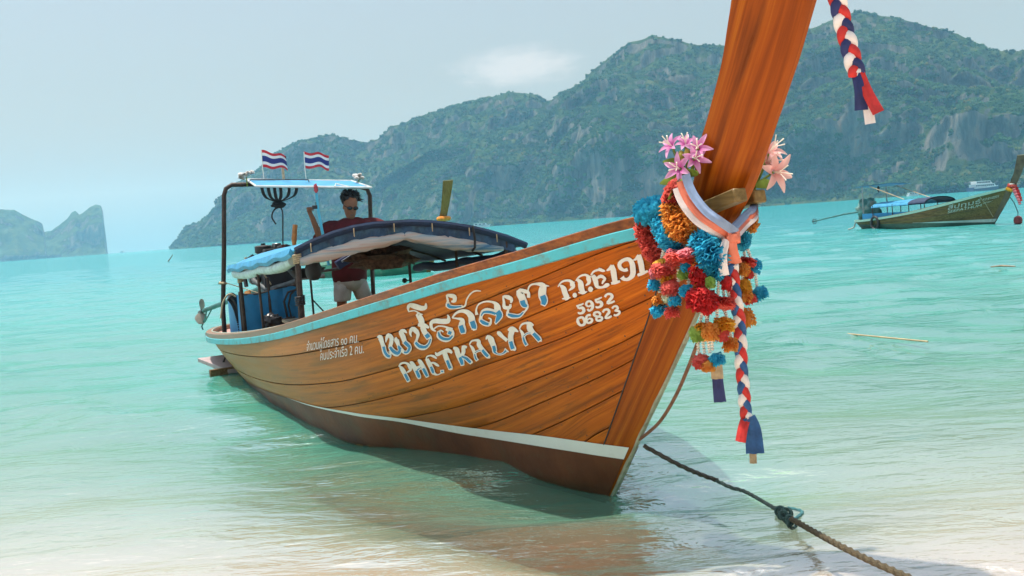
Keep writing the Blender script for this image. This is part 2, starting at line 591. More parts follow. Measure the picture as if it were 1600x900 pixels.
# thin broken foam where the wavelets run out on the sand
fm = node(ns, 'ShaderNodeTexNoise'); fm.inputs['Scale'].default_value = 12.0; fm.inputs['Detail'].default_value = 9; fm.inputs['Roughness'].default_value = 0.72; fm.inputs['Distortion'].default_value = 1.2
ls.new(geo.outputs['Position'], fm.inputs['Vector'])
at_f = node(ns, 'ShaderNodeAttribute', attribute_name='foam')
fs_ = node(ns, 'ShaderNodeMath', operation='MULTIPLY_ADD'); fs_.inputs[1].default_value = 1.0; fs_.inputs[2].default_value = -1.0
ls.new(at_f.outputs['Fac'], fs_.inputs[0])
fa = node(ns, 'ShaderNodeMath', operation='ADD'); ls.new(fs_.outputs[0], fa.inputs[0]); ls.new(fm.outputs['Fac'], fa.inputs[1])
fmask = node(ns, 'ShaderNodeMapRange'); fmask.inputs['From Min'].default_value = 0.30; fmask.inputs['From Max'].default_value = 0.52; fmask.inputs['To Max'].default_value = 0.45
ls.new(fa.outputs[0], fmask.inputs['Value'])
foam = node(ns, 'ShaderNodeBsdfDiffuse'); foam.inputs['Color'].default_value = (0.82, 0.82, 0.80, 1)
fin = node(ns, 'ShaderNodeMixShader')
ls.new(fmask.outputs[0], fin.inputs['Fac']); ls.new(surf.outputs[0], fin.inputs[1]); ls.new(foam.outputs[0], fin.inputs[2])
ls.new(fin.outputs[0], out.inputs['Surface'])
water = np_mesh('water', np.stack([Xw, Yw, Zw], -1).reshape(-1, 3), grid_quads(NR, NC)[:, ::-1], water_m)
tag(water, 'turquoise shallow sea with small ripples', kind='structure')
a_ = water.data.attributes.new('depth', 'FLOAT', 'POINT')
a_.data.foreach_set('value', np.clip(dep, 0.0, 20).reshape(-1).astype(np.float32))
swash = 4.34 + 0.22 * fbm(Xw * 0.9, Yw * 0 + 2.2, Yw * 0, 3, seed=77)
fo = np.clip(1 - np.abs(Yw + 0.10 * Xw - swash) / 0.30, 0, 1) * (0.70 + 0.3 * fbm(Xw * 0.7 + 5, Yw * 0.7, Yw * 0, 2, seed=78))
fo += 0.8 * np.clip(1 - np.hypot((Xw - 0.45) / 0.75, (Yw - 4.47) / 0.14), 0, 1)
a_ = water.data.attributes.new('foam', 'FLOAT', 'POINT')
a_.data.foreach_set('value', np.clip(fo, 0, 1).reshape(-1).astype(np.float32))

# ------------------------------------------------------------------ limestone hills with forest
hill_m, ns, ls, b = new_mat('limestone_hill')
geo = node(ns, 'ShaderNodeNewGeometry')
sep = node(ns, 'ShaderNodeSeparateXYZ'); ls.new(geo.outputs['Normal'], sep.inputs[0])
mp = node(ns, 'ShaderNodeMapping'); mp.inputs['Scale'].default_value = (0.10, 0.10, 0.013)
ls.new(geo.outputs['Position'], mp.inputs['Vector'])
n1 = node(ns, 'ShaderNodeTexNoise'); n1.inputs['Scale'].default_value = 1.0; n1.inputs['Detail'].default_value = 8; n1.inputs['Roughness'].default_value = 0.66
ls.new(mp.outputs[0], n1.inputs['Vector'])
rock = ramp(ns, [(0.28, (0.035, 0.045, 0.04)), (0.45, (0.12, 0.13, 0.115)), (0.6, (0.23, 0.22, 0.185)), (0.72, (0.34, 0.22, 0.15))])
ls.new(n1.outputs['Fac'], rock.inputs['Fac'])
n2 = node(ns, 'ShaderNodeTexNoise'); n2.inputs['Scale'].default_value = 0.06; n2.inputs['Detail'].default_value = 8
ls.new(geo.outputs['Position'], n2.inputs['Vector'])
veg = ramp(ns, [(0.3, (0.020, 0.045, 0.012)), (0.55, (0.045, 0.085, 0.022)), (0.75, (0.10, 0.12, 0.04))])
ls.new(n2.outputs['Fac'], veg.inputs['Fac'])
sl = node(ns, 'ShaderNodeMath', operation='MULTIPLY_ADD'); sl.inputs[1].default_value = 0.55
ls.new(n1.outputs['Fac'], sl.inputs[0]); ls.new(sep.outputs['Z'], sl.inputs[2])
mk = node(ns, 'ShaderNodeMapRange'); mk.inputs['From Min'].default_value = 0.64; mk.inputs['From Max'].default_value = 0.76
ls.new(sl.outputs[0], mk.inputs['Value'])
mx = node(ns, 'ShaderNodeMix', data_type='RGBA')
ls.new(mk.outputs[0], mx.inputs['Factor']); ls.new(rock.outputs['Color'], mx.inputs['A']); ls.new(veg.outputs['Color'], mx.inputs['B'])
ls.new(mx.outputs['Result'], b.inputs['Base Color'])
b.inputs['Roughness'].default_value = 0.95
b.inputs['Specular IOR Level'].default_value = 0.1
bp = node(ns, 'ShaderNodeBump'); bp.inputs['Strength'].default_value = 1.0; bp.inputs['Distance'].default_value = 9.0
ls.new(n1.outputs['Fac'], bp.inputs['Height']); ls.new(bp.outputs['Normal'], b.inputs['Normal'])

RIDGE_BACK = [(-646,1893,1),(-634,1897,14),(-621,1891,27),(-606,1885,43),(-578,1883,50),(-551,1871,66),(-526,1857,92),(-498,1833,106),(-455,1824,130),(-407,1805,160),(-355,1785,180),(-301,1775,186),(-268,1770,175),(-234,1765,166),(-212,1747,168),(-186,1730,187),(-131,1715,197),(-85,1698,207),(-30,1680,215),(13,1660,220),(55,1639,213),(71,1638,202),(81,1638,197),(100,1617,208),(128,1575,212),(148,1553,230),(171,1530,246),(201,1486,258),(230,1462,260),(260,1447,251),(286,1442,238),(323,1444,237),(364,1445,230),(403,1434,234),(433,1426,244),(470,1414,256),(503,1392,259),(534,1370,246),(563,1347,232),(591,1324,215),(611,1304,199),(634,1293,180),(646,1276,177),(660,1257,174),(687,1220,176),(722,1176,151),(767,1123,110),(825,1069,64),(880,1000,24),(930,930,-3)]
RIDGE_MID = [(-84,1498,75),(-41,1479,118),(17,1470,141),(64,1449,145),(102,1426,185),(137,1403,198),(180,1388,198),(221,1372,179),(263,1365,169),(302,1346,172),(349,1325,178),(393,1302,188),(436,1278,199),(468,1256,197),(499,1233,187),(521,1213,170),(535,1196,143),(556,1175,134),(575,1155,123),(600,1119,114),(633,1078,100),(693,1016,74),(745,966,46),(800,890,-3)]
RIDGE_FRONT = [(-548,1715,2),(-529,1710,27),(-505,1707,36),(-458,1699,46),(-408,1681,64),(-352,1653,80),(-297,1613,75),(-252,1580,55),(-205,1546,76),(-160,1512,98),(-107,1476,118),(-59,1449,121),(-12,1420,113),(23,1400,102),(59,1379,110),(95,1357,142),(120,1335,150),(142,1312,143),(173,1299,128),(204,1284,118),(233,1269,102),(262,1253,102),(296,1225,109),(330,1206,119),(363,1186,126),(395,1165,139),(418,1146,147),(443,1115,138),(462,1096,123),(478,1068,116),(496,1049,112),(512,1029,100),(528,1010,94),(548,977,86),(575,938,79),(609,892,62),(654,847,40),(700,780,-3)]
RIDGE_FAR = [(-3350,3950,-3),(-3230,4060,90),(-3060,4200,190),(-2895,4320,268),(-2690,4450,340),(-2521,4548,302),(-2411,4607,260),(-2342,4643,244),(-2290,4669,238),(-2265,4681,218),(-2238,4694,198),(-2203,4710,171),(-2187,4718,155),(-2185,4719,122),(-2136,4686,127),(-2104,4701,149),(-2069,4716,177),(-2049,4725,203),(-2033,4732,208),(-2019,4738,191),(-2003,4745,199),(-1975,4756,222),(-1948,4767,232),(-1928,4776,225),(-1922,4778,197),(-1922,4778,142),(-1920,4779,74),(-1920,4779,13),(-1918,4779,-3)]

def hill(name, ridge, depth, label, ncol=520, nrow=54, nback=12, cliff=0.5, amp=1.0, seed=0, lower=0.0):
    P = np.array(ridge, float)
    seg = np.r_[0, np.cumsum(np.hypot(np.diff(P[:, 0]), np.diff(P[:, 1])) + 0.35 * np.abs(np.diff(P[:, 2])))]
    s_ = np.linspace(0, seg[-1], ncol)
    rx, ry, rz = (np.interp(s_, seg, P[:, k]) for k in range(3))
    rz = np.maximum(rz - lower, -2)
    rad = np.hypot(rx, ry)
    ux, uy = -rx / rad, -ry / rad                  # seaward
    D = depth * (0.35 + 0.65 * np.clip(rz / 150, 0.1, 1.3))
    tt = np.r_[np.linspace(0, 1, nrow), 1 + np.linspace(0, 1, nback + 1)[1:]]
    T, RX = np.meshgrid(tt, rx, indexing='ij')
    _, RY = np.meshgrid(tt, ry, indexing='ij'); _, RZ = np.meshgrid(tt, rz, indexing='ij')
    _, DD = np.meshgrid(tt, D, indexing='ij'); _, UX = np.meshgrid(tt, ux, indexing='ij'); _, UY = np.meshgrid(tt, uy, indexing='ij')
    _, SS = np.meshgrid(tt, s_, indexing='ij')
    Tf = np.clip(T, 0, 1)
    c_ = np.clip(cliff + 0.9 * fbm(SS / 140.0, SS * 0 + seed, SS * 0, 2, seed=seed + 1), 0, 1)
    gentle = Tf ** 0.85
    steep = np.where(Tf < 0.14, Tf / 0.14 * 0.13, np.where(Tf < 0.34, 0.13 + (Tf - 0.14) / 0.20 * 0.47, 0.60 + (Tf - 0.34) / 0.66 * 0.40))
    prof = gentle * (1 - c_) + steep * c_
    back = np.where(T > 1, 1 - (T - 1) ** 1.5, 1)
    out_d = DD * (1 - Tf) - np.where(T > 1, (T - 1) * DD * 0.9, 0)
    Xh, Yh, Zh = RX + UX * out_d, RY + UY * out_d, RZ * prof * back - 3 * (Tf <= 0)
    # gullies, buttresses, ledges
    f1 = fbm(Xh / 150, Yh / 150, Zh / 120 + seed, 4, seed=seed + 3)
    f2 = fbm(Xh / 42, Yh / 42, Zh / 60, 4, gain=0.55, seed=seed + 9)
    edge = np.clip((1 - Tf) / 0.14, 0, 1) * np.clip(Tf / 0.05, 0.25, 1)
    hgt = np.clip(RZ / 90, 0, 1)
    push = amp * (48 * f1 + 15 * f2) * edge * hgt
    Xh = Xh + UX * push; Yh = Yh + UY * push
    Zh = Zh + amp * (10 * f1 + 7 * f2) * edge * hgt * np.clip(Tf * 4, 0, 1)
    crest = (Tf > 0.86) * hgt
    Zh = Zh + 2.5 * f2 * crest
    V = np.stack([Xh, Yh, Zh], -1)
    o = np_mesh(name, V.reshape(-1, 3), grid_quads(len(tt), ncol), hill_m)
    tag(o, label, kind='structure')
    return V
hills = []
hills.append((hill('hill', RIDGE_BACK, 210, 'long forested limestone ridge behind the bay', ncol=620, seed=2, cliff=0.45, lower=3), 26000))
hills.append((hill('hill', RIDGE_MID, 150, 'forested shoulder below the main limestone peak', ncol=420, seed=21, cliff=0.35, lower=2), 14000))
hills.append((hill('hill', RIDGE_FRONT, 170, 'cliff-faced forested foothills rising from the sea', ncol=640, seed=40, cliff=0.75, lower=2), 26000))
hill('distant_island', [(x * .56, y * .56, (z - 1.6) * .56 + 1.6) for x, y, z in RIDGE_FAR], 240, 'hazy blue limestone islands on the horizon', ncol=420, nrow=40, seed=60, cliff=0.9, amp=0.7)

# forest crowns on the slopes: one mass of trees
leaf_m, ns, ls, b = new_mat('forest_foliage')
oi = node(ns, 'ShaderNodeObjectInfo')
r1 = ramp(ns, [(0.0, (0.020, 0.064, 0.022)), (0.5, (0.028, 0.086, 0.026)), (0.9, (0.044, 0.110, 0.030)), (0.97, (0.10, 0.12, 0.035)), (1.0, (0.13, 0.12, 0.045))])
ls.new(oi.outputs['Random'], r1.inputs['Fac'])
geo = node(ns, 'ShaderNodeNewGeometry')
nn = node(ns, 'ShaderNodeTexNoise'); nn.inputs['Scale'].default_value = 0.02; nn.inputs['Detail'].default_value = 4
ls.new(geo.outputs['Position'], nn.inputs['Vector'])
rn = ramp(ns, [(0.32, (0.45, 0.55, 0.55)), (0.68, (1.6, 1.5, 1.1))])
ls.new(nn.outputs['Fac'], rn.inputs['Fac'])
mu = node(ns, 'ShaderNodeMix', data_type='RGBA', blend_type='MULTIPLY'); mu.inputs['Factor'].default_value = 1
ls.new(r1.outputs['Color'], mu.inputs['A']); ls.new(rn.outputs['Color'], mu.inputs['B'])
ls.new(mu.outputs['Result'], b.inputs['Base Color'])
b.inputs['Roughness'].default_value = 0.8; b.inputs['Specular IOR Level'].default_value = 0.2

proto_col = bpy.data.collections.new('forest_prototypes')
def tree_proto(k):
    rng = random.Random(100 + k)
    mb = MB()
    # a short trunk and many leaf-cluster faces spread through an uneven crown
    mb.tube([(0, 0, -2.5), (0.1, 0, 0), (0, 0.1, 2.5)], [0.45, 0.35, 0.2], 5)
    lobes = [(Vector((rng.uniform(-2.8, 2.8), rng.uniform(-2.8, 2.8), rng.uniform(0.6, 3.2))), rng.uniform(1.0, 2.1)) for _ in range(9)]
    for c, r_ in lobes:
        mb.ball(c, (r_ * 0.8, r_ * 0.8, r_ * 0.7), 7, 5, lump=0.5, seed=rng.random() * 50)
        for _ in range(26):
            d = Vector((rng.gauss(0, 1), rng.gauss(0, 1), rng.gauss(0.25, 0.9))).normalized()
            p = c + d * r_ * rng.uniform(0.72, 1.12)
            a = d.orthogonal().normalized() * rng.uniform(0.3, 0.65)
            q = d.cross(a).normalized() * rng.uniform(0.3, 0.65) + d * rng.uniform(-0.3, 0.3)
            mb.add([p - a, p - q * 0.6, p + a, p + q], [(0, 1, 2, 3)])
    me = bpy.data.meshes.new('crown')
    me.from_pydata(mb.v, [], mb.f); me.materials.append(leaf_m); me.update()
    o = bpy.data.objects.new('tree_crown', me)
    proto_col.objects.link(o)
for k in range(4):
    tree_proto(k)

def forest(name, V, count, seed, label, smin=0.45, smax=1.25):
    rng = np.random.RandomState(seed)
    nr, nc, _ = V.shape
    du = V[:-1, 1:] - V[:-1, :-1]; dv = V[1:, :-1] - V[:-1, :-1]
    N = np.cross(du, dv); area = np.linalg.norm(N, axis=-1)
    nz = np.abs(N[..., 2]) / np.maximum(area, 1e-6)
    C = V[:-1, :-1] + 0.5 * du + 0.5 * dv
    nf = fbm(C[..., 0] / 36, C[..., 1] / 36, C[..., 2] / 36, 3, seed=seed)
    w_ = area * np.clip((nz + 0.34 * nf - 0.33) * 6, 0.012, 1) * (C[..., 2] > 2.0) * (C[..., 2] > -1)
    w_[int(nr * 0.9):] *= 0.25
    p = (w_ / w_.sum()).reshape(-1)
    idx = rng.choice(p.size, count, p=p)
    i, j = np.unravel_index(idx, w_.shape)
    a, b_ = rng.rand(count, 1), rng.rand(count, 1)
    pts = V[i, j] + a * (V[i, j + 1] - V[i, j]) + b_ * (V[i + 1, j] - V[i, j])
    pts[:, 2] -= 1.6
    me = bpy.data.meshes.new(name)
    me.from_pydata(pts.tolist(), [], [])
    at = me.attributes.new('scl', 'FLOAT', 'POINT')
    at.data.foreach_set('value', (smin + (smax - smin) * rng.rand(count) ** 1.7).astype(np.float32))
    at = me.attributes.new('rotz', 'FLOAT_VECTOR', 'POINT')
    rv = np.zeros((count, 3), np.float32); rv[:, 2] = rng.rand(count) * 6.28; rv[:, 0] = rng.normal(0, 0.15, count)
    at.data.foreach_set('vector', rv.reshape(-1))
    o = bpy.data.objects.new(name, me); COL.objects.link(o)
    tag(o, label, 'forest', kind='stuff')
    ng = bpy.data.node_groups.new('scatter_' + name, 'GeometryNodeTree')
    ng.interface.new_socket('Geometry', in_out='INPUT', socket_type='NodeSocketGeometry')
    ng.interface.new_socket('Geometry', in_out='OUTPUT', socket_type='NodeSocketGeometry')
    g = ng.nodes
    gi, go = g.new('NodeGroupInput'), g.new('NodeGroupOutput')
    ci = g.new('GeometryNodeCollectionInfo'); ci.inputs['Collection'].default_value = proto_col
    ci.inputs['Separate Children'].default_value = True; ci.inputs['Reset Children'].default_value = True
    ip = g.new('GeometryNodeInstanceOnPoints'); ip.inputs['Pick Instance'].default_value = True
    sa = g.new('GeometryNodeInputNamedAttribute'); sa.data_type = 'FLOAT'; sa.inputs['Name'].default_value = 'scl'
    ra = g.new('GeometryNodeInputNamedAttribute'); ra.data_type = 'FLOAT_VECTOR'; ra.inputs['Name'].default_value = 'rotz'
    L_ = ng.links
    L_.new(gi.outputs[0], ip.inputs['Points']); L_.new(ci.outputs[0], ip.inputs['Instance'])
    L_.new(sa.outputs['Attribute'], ip.inputs['Scale']); L_.new(ra.outputs['Attribute'], ip.inputs['Rotation'])
    L_.new(ip.outputs[0], go.inputs[0])
    md = o.modifiers.new('scatter', 'NODES'); md.node_group = ng
for k, (V, n_) in enumerate(hills):
    forest('forest', V, n_, 500 + k, ['tropical forest covering the long back ridge', 'tropical forest covering the middle shoulder below the peak', 'tropical forest on ledges of the front cliffs'][k])

# ------------------------------------------------------------------ haze: pale sea air round the camera and everything far
hz = MB()
x0, x1, y0, y1, z0, z1 = -7000, 7000, -1800, 7000, -16, 420
hz.add([(x0, y0, z0), (x1, y0, z0), (x1, y1, z0), (x0, y1, z0), (x0, y0, z1), (x1, y0, z1), (x1, y1, z1), (x0, y1, z1)],
       [(0, 3, 2, 1), (4, 5, 6, 7), (0, 1, 5, 4), (1, 2, 6, 5), (2, 3, 7, 6), (3, 0, 4, 7)])
haze_m, ns, ls, b = new_mat('haze')
ns.remove(b)
pv = node(ns, 'ShaderNodeVolumePrincipled')
pv.inputs['Color'].default_value = (0.31, 0.69, 1.0, 1)
pv.inputs['Absorption Color'].default_value = (1, 1, 1, 1)
pv.inputs['Density'].default_value = 0.00022
pv.inputs['Anisotropy'].default_value = 0.45
ls.new(pv.outputs[0], ns['Material Output'].inputs['Volume'])
haze = mesh_obj('haze', hz, haze_m, smooth=False)
tag(haze, 'thin bluish sea haze in the air', kind='stuff')
# ------------------------------------------------------------------ the long-tail boat
# boat frame: x = metres aft of the stem at the waterline, y = starboard, z = up from the water
PSI = 25.5
BOAT = Matrix.Translation((0.56, 5.8, 0)) @ Matrix.Rotation(R(90 + PSI), 4, 'Z')

def smooth_tab(xs, ys):
    n = len(xs)
    h = [xs[i + 1] - xs[i] for i in range(n - 1)]
    d = [(ys[i + 1] - ys[i]) / h[i] for i in range(n - 1)]
    m = [d[0]] + [0 if d[i - 1] * d[i] <= 0 else 2 * d[i - 1] * d[i] / (d[i - 1] + d[i]) for i in range(1, n - 1)] + [d[-1]]
    def f(x):
        if x <= xs[0]: return ys[0] + m[0] * (x - xs[0])
        if x >= xs[-1]: return ys[-1] + m[-1] * (x - xs[-1])
        i = 0
        while x > xs[i + 1]: i += 1
        t = (x - xs[i]) / h[i]
        return ((2 * t**3 - 3 * t * t + 1) * ys[i] + (t**3 - 2 * t * t + t) * h[i] * m[i]
                + (-2 * t**3 + 3 * t * t) * ys[i + 1] + (t**3 - t * t) * h[i] * m[i + 1])
    return f
stem_u = smooth_tab([-.5,-.01,.26,.79,1.11,1.54,1.67,1.99,2.23,2.42,2.9,3.4],[.5,.05,-.17,-.62,-.88,-1.19,-1.31,-1.52,-1.67,-1.775,-2.02,-2.25])
sheer_w = smooth_tab([-1.2,-.9,-.6,0,1,2,3,4,5,6,7,8,8.7,9.1,9.3,9.4],[.03,.12,.26,.49,.8,.98,1.07,1.11,1.14,1.16,1.16,1.1,.93,.68,.42,.0])
sheer_z = smooth_tab([-1.2,-.9,-.6,0,.6,1.2,2.5,4,5.5,7,8.3,9.4],[1.67,1.62,1.575,1.46,1.355,1.245,1.035,.83,.68,.57,.51,.5])
water_w = smooth_tab([0,.25,.5,1.15,1.55,1.95,2.5,3.5,4.8,6,7,8,8.8,9.4],[.02,.13,.21,.365,.5,.64,.84,.99,1.0,.96,.86,.62,.22,.0])
def keel(u): return .12 + .25 * min(1, max(0, u / 3))
def half_breadth(u, z):
    zs = sheer_z(u); t = z / zs
    d = u - stem_u(z)
    if d <= 0: return 0.0
    du = d if d < 2.5 else d + (u - d) * min(1, (d - 2.5) / 3)
    wl_ = water_w(min(9.4, max(0, du)))
    us = -1.2 + d if d < 1.2 else (u if d > 3.5 else ((-1.2 + d) + (u - (-1.2 + d)) * min(1, (d - 1.2) / 2.3)))
    ws = sheer_w(min(9.4, max(-1.2, us)))
    if z >= 0:
        bul = .07 * min(1, max(0, (d - 1.5) / 2.5))
        return wl_ + (ws - wl_) * t + bul * 4 * t * (1 - t)
    k = min(1, -z / keel(u))
    return max(.015, wl_ * (1 - k**2.2))
def skin(u, z, side=1, out=0.0):
    w = max(0.0, half_breadth(u, z) + out) * side
    return Vector((u, w, z + (0.09 * w if side < 0 else 0)))
def rab_u(z):
    return stem_u(z) + smooth_tab([-.3, 0, .3, .75, 1.25, 1.6], [.15, .16, .18, .225, .27, .30])(z)

# hull timber: varnished and orange at the bow, paler olive towards the stern
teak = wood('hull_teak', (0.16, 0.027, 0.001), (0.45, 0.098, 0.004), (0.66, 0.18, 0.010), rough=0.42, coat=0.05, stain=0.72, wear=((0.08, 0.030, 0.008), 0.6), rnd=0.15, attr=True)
def aft_tone(m_, lo_u, hi_u, col, amt):  # mixes in a second colour further aft, broken up by noise
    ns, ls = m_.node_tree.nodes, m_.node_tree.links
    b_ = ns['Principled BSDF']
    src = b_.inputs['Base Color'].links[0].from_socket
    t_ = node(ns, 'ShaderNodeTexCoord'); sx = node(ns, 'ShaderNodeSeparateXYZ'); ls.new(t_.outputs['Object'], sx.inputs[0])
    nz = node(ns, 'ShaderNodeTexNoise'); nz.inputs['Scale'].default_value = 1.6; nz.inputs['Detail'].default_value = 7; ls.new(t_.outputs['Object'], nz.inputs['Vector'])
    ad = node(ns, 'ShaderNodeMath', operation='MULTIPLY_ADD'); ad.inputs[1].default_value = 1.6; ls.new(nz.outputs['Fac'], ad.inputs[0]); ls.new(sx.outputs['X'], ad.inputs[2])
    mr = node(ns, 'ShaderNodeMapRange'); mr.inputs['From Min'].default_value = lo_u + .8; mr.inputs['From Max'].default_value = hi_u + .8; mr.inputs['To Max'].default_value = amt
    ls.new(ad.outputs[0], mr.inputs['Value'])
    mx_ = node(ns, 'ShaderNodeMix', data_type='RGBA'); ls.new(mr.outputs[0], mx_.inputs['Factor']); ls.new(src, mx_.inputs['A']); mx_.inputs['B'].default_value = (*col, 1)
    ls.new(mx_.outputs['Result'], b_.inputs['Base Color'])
aft_tone(teak, -0.4, 4.6, (0.37, 0.19, 0.05), 0.78)
rail_wood = wood('rail_teak', (0.13, 0.032, 0.006), (0.28, 0.075, 0.012), (0.40, 0.14, 0.03), rough=0.45, stain=0.5, wear=((0.05, 0.03, 0.02), 0.6), scale=1.4)
aft_tone(rail_wood, 0.5, 4.5, (0.30, 0.19, 0.12), 0.8)
post_wood = wood('prow_teak', (0.14, 0.023, 0.001), (0.30, 0.064, 0.003), (0.45, 0.13, 0.008), rough=0.3, axis='X', coat=0.06, stain=0.65, scale=0.8, attr=True)
dark_wood = wood('old_plank', (0.10, 0.06, 0.03), (0.20, 0.12, 0.06), (0.32, 0.22, 0.12), rough=0.6, coat=0.0)
olive_wood = wood('olive_plank', (0.09, 0.06, 0.022), (0.17, 0.115, 0.04), (0.26, 0.18, 0.07), rough=0.45, coat=0.2)
pale_wood = wood('pale_plank', (0.40, 0.28, 0.17), (0.58, 0.44, 0.29), (0.70, 0.56, 0.40), rough=0.6, coat=0.0)
cyan_p = M('cyan_paint', (0.06, 0.44, 0.50), 0.45, 0.10, 5, 0.2, 40, coat=0.1, dirt=((0.15, 0.13, 0.06), 0.75, 8))
white_p = M('white_paint', (0.72, 0.73, 0.70), 0.5, 0.06, 5, 0.15, 40, dirt=((0.45, 0.42, 0.36), 0.35, 5))
brown_p = M('bottom_paint', (0.115, 0.036, 0.012), 0.5, 0.35, 3, 0.25, 25, spec=0.2, dirt=((0.075, 0.055, 0.025), 0.6, 3.5))
pink_p = M('faded_pink_paint', (0.45, 0.25, 0.21), 0.6, 0.2, 6, 0.3, 30, dirt=((0.20, 0.13, 0.10), 0.5, 8))
black_m = M('black_rubber', (0.018, 0.018, 0.02), 0.6, 0.3)
dark_in = M('dark_inner_hull', (0.09, 0.06, 0.035), 0.8, 0.3)
iron = M('rusty_pipe', (0.045, 0.028, 0.022), 0.55, 0.5, 20, 0.4, 60, metal=0.3)
steel = M('grey_steel', (0.16, 0.165, 0.17), 0.38, 0.25, 12, 0.2, metal=0.8)
grease = M('greasy_metal', (0.055, 0.055, 0.055), 0.42, 0.5, 14, 0.3, metal=0.5, dirt=((0.18, 0.13, 0.08), 0.5, 14))
teal_metal = M('teal_painted_steel', (0.06, 0.19, 0.18), 0.45, 0.3, 10, 0.2, metal=0.2, dirt=((0.12, 0.10, 0.06), 0.5, 9))
tarp = M('blue_tarp', (0.03, 0.30, 0.62), 0.5, 0.16, 5, 0.35, 14, trans=0.15, dirt=((0.02, 0.12, 0.24), 0.5, 5))
sky_tarp = M('sky_blue_tarp', (0.06, 0.34, 0.58), 0.5, 0.18, 6, 0.4, 18, trans=0.1, dirt=((0.05, 0.16, 0.26), 0.5, 5))
navy = M('navy_cloth', (0.012, 0.030, 0.075), 0.7, 0.3, 8, 0.3, 30)
rope_y = M('tan_cord', (0.50, 0.40, 0.25), 0.8, 0.2, 30, 0.5, 120)

boat = thing('longtail_boat', 'large varnished wooden long-tail boat with cyan gunwale stripe moored in the shallows', 'boat', (0, 0, 0), BOAT)
# inner shell
def stations(a, b_, n):
    return [a + (b_ - a) * i / (n - 1) for i in range(n)]
mb = MB()
for side in (1, -1):
    rows = []
    for s_ in stations(0, 1, 60):
        row = []
        for q in stations(0, 1, 14):
            # q runs from keel to sheer
            u_guess = -0.9 + s_ * 10.25
            z_lo = -keel(u_guess); z_hi = sheer_z(u_guess) - 0.03
            z = z_lo + (z_hi - z_lo) * q
            u0 = rab_u(z) + 0.03
            u = u0 + (9.34 - u0) * s_
            row.append(skin(u, z, side, -0.03))
        rows.append(row)
    mb.grid(rows, flip=(side > 0))
hull = part('hull', mb, dark_in, boat, angle=180)
# strakes
SEAMS = [
    ([-1.2, -.52, 1.77, 4.9, 9.4], [.055, .08, .25, .34, .38]),
    ([-1.2, -.75, -.05, 1.6, 2.55, 5, 9.4], [.15, .17, .23, .44, .54, .66, .72]),
    ([-1.2, -.6, -.08, .84, 1.43, 3, 5, 9.4], [.17, .27, .35, .47, .57, .78, .93, 1.0]),
    ([-1.2, -.47, .4, 1.3, 3, 5, 9.4], [.22, .385, .54, .70, .93, 1.12, 1.2]),
    ([-1.2, -.32, .4, 1.12, 3, 5, 9.4], [.28, .49, .645, .80, 1.06, 1.25, 1.35]),
    ([-1.2, -.21, .44, 1.2, 3, 5, 9.4], [.36, .60, .77, .95, 1.18, 1.37, 1.47]),
    ([-1.2, 0, .44, 1.2, 3, 5, 9.4], [.46, .76, .92, 1.08, 1.28, 1.46, 1.56]),
]
SEAM_F = [smooth_tab(*s_) for s_ in SEAMS]
def strake_z(k, u):
    f = -0.0 if k < 0 else (SEAM_F[k](u) if k < len(SEAM_F) else SEAM_F[-1](u) + 0.22 * (k - len(SEAM_F) + 1))
    return max(sheer_z(u) * (1 - f), -keel(u) + 0.004 * k)
for side in (1, -1):
    for k in range(-1, len(SEAM_F) + 1):
        zt0 = lambda u: strake_z(k, u); zb0 = lambda u: strake_z(k + 1, u)
        # forward end follows the rabbet of the stem
        mb = MB()
        rows, grain = [], []
        jit = random.Random(k * 7 + side)
        proud = jit.uniform(-0.0015, 0.0025)
        for s_ in stations(0, 1, 72):
            s2 = s_ ** 1.35
            row = []
            for e, q in ((-0.016, 0.0), (0.0 + proud, 0.012), (proud, 0.34), (proud, 0.66), (0.0 + proud, 0.988), (-0.016, 1.0)):
                u = None
                ua = -1.0
                for _ in range(6):          # solve for the rabbet at this height
                    z = zb0(ua) + (zt0(ua) - zb0(ua)) * q
                    ua = rab_u(z) + 0.004
                u = ua + (9.385 - ua) * s2
                zt, zb = zt0(u), zb0(u)
                gap = min(0.0019, (zt - zb) * 0.2)
                z = (zb + gap) + (zt - zb - 2 * gap) * q
                row.append(skin(u, z, side, e))
                grain += [u, q * max(.05, zt - zb) * 1.15, k * 2.3]
            rows.append(row)
        mb.grid(rows, flip=(side < 0))
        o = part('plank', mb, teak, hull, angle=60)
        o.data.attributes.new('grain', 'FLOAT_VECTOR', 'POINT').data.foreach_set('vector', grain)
# nail heads along the plank edges, far too many and small to single out
mb = MB(); nr_ = random.Random(3)
for k in range(0, len(SEAM_F)):
    u = -.6
    while u < 8.6:
        for dz in (-.022, .022):
            z = strake_z(k, u) + dz + nr_.uniform(-.003, .003)
            if z > .3 and u > rab_u(z) + .03 and z < sheer_z(u) - .14:
                c = skin(u, z, 1, .003); n_ = (skin(u, z + .01, 1) - skin(u, z - .01, 1)).cross(skin(u + .01, z, 1) - skin(u - .01, z, 1)).normalized()
                a = n_.orthogonal().normalized(); b_ = n_.cross(a); r_ = nr_.uniform(.0035, .006)
                mb.add([c + (a * math.cos(t_) + b_ * math.sin(t_)) * r_ for t_ in [2 * math.pi * j / 6 for j in range(6)]], [(0, 1, 2, 3, 4, 5)])
        u += nr_.uniform(.17, .26)
o = part('nail_heads', mb, M('nail_plug', (0.05, 0.022, 0.008), 0.6, 0.5, 8), hull, angle=180); o['kind'] = 'stuff'
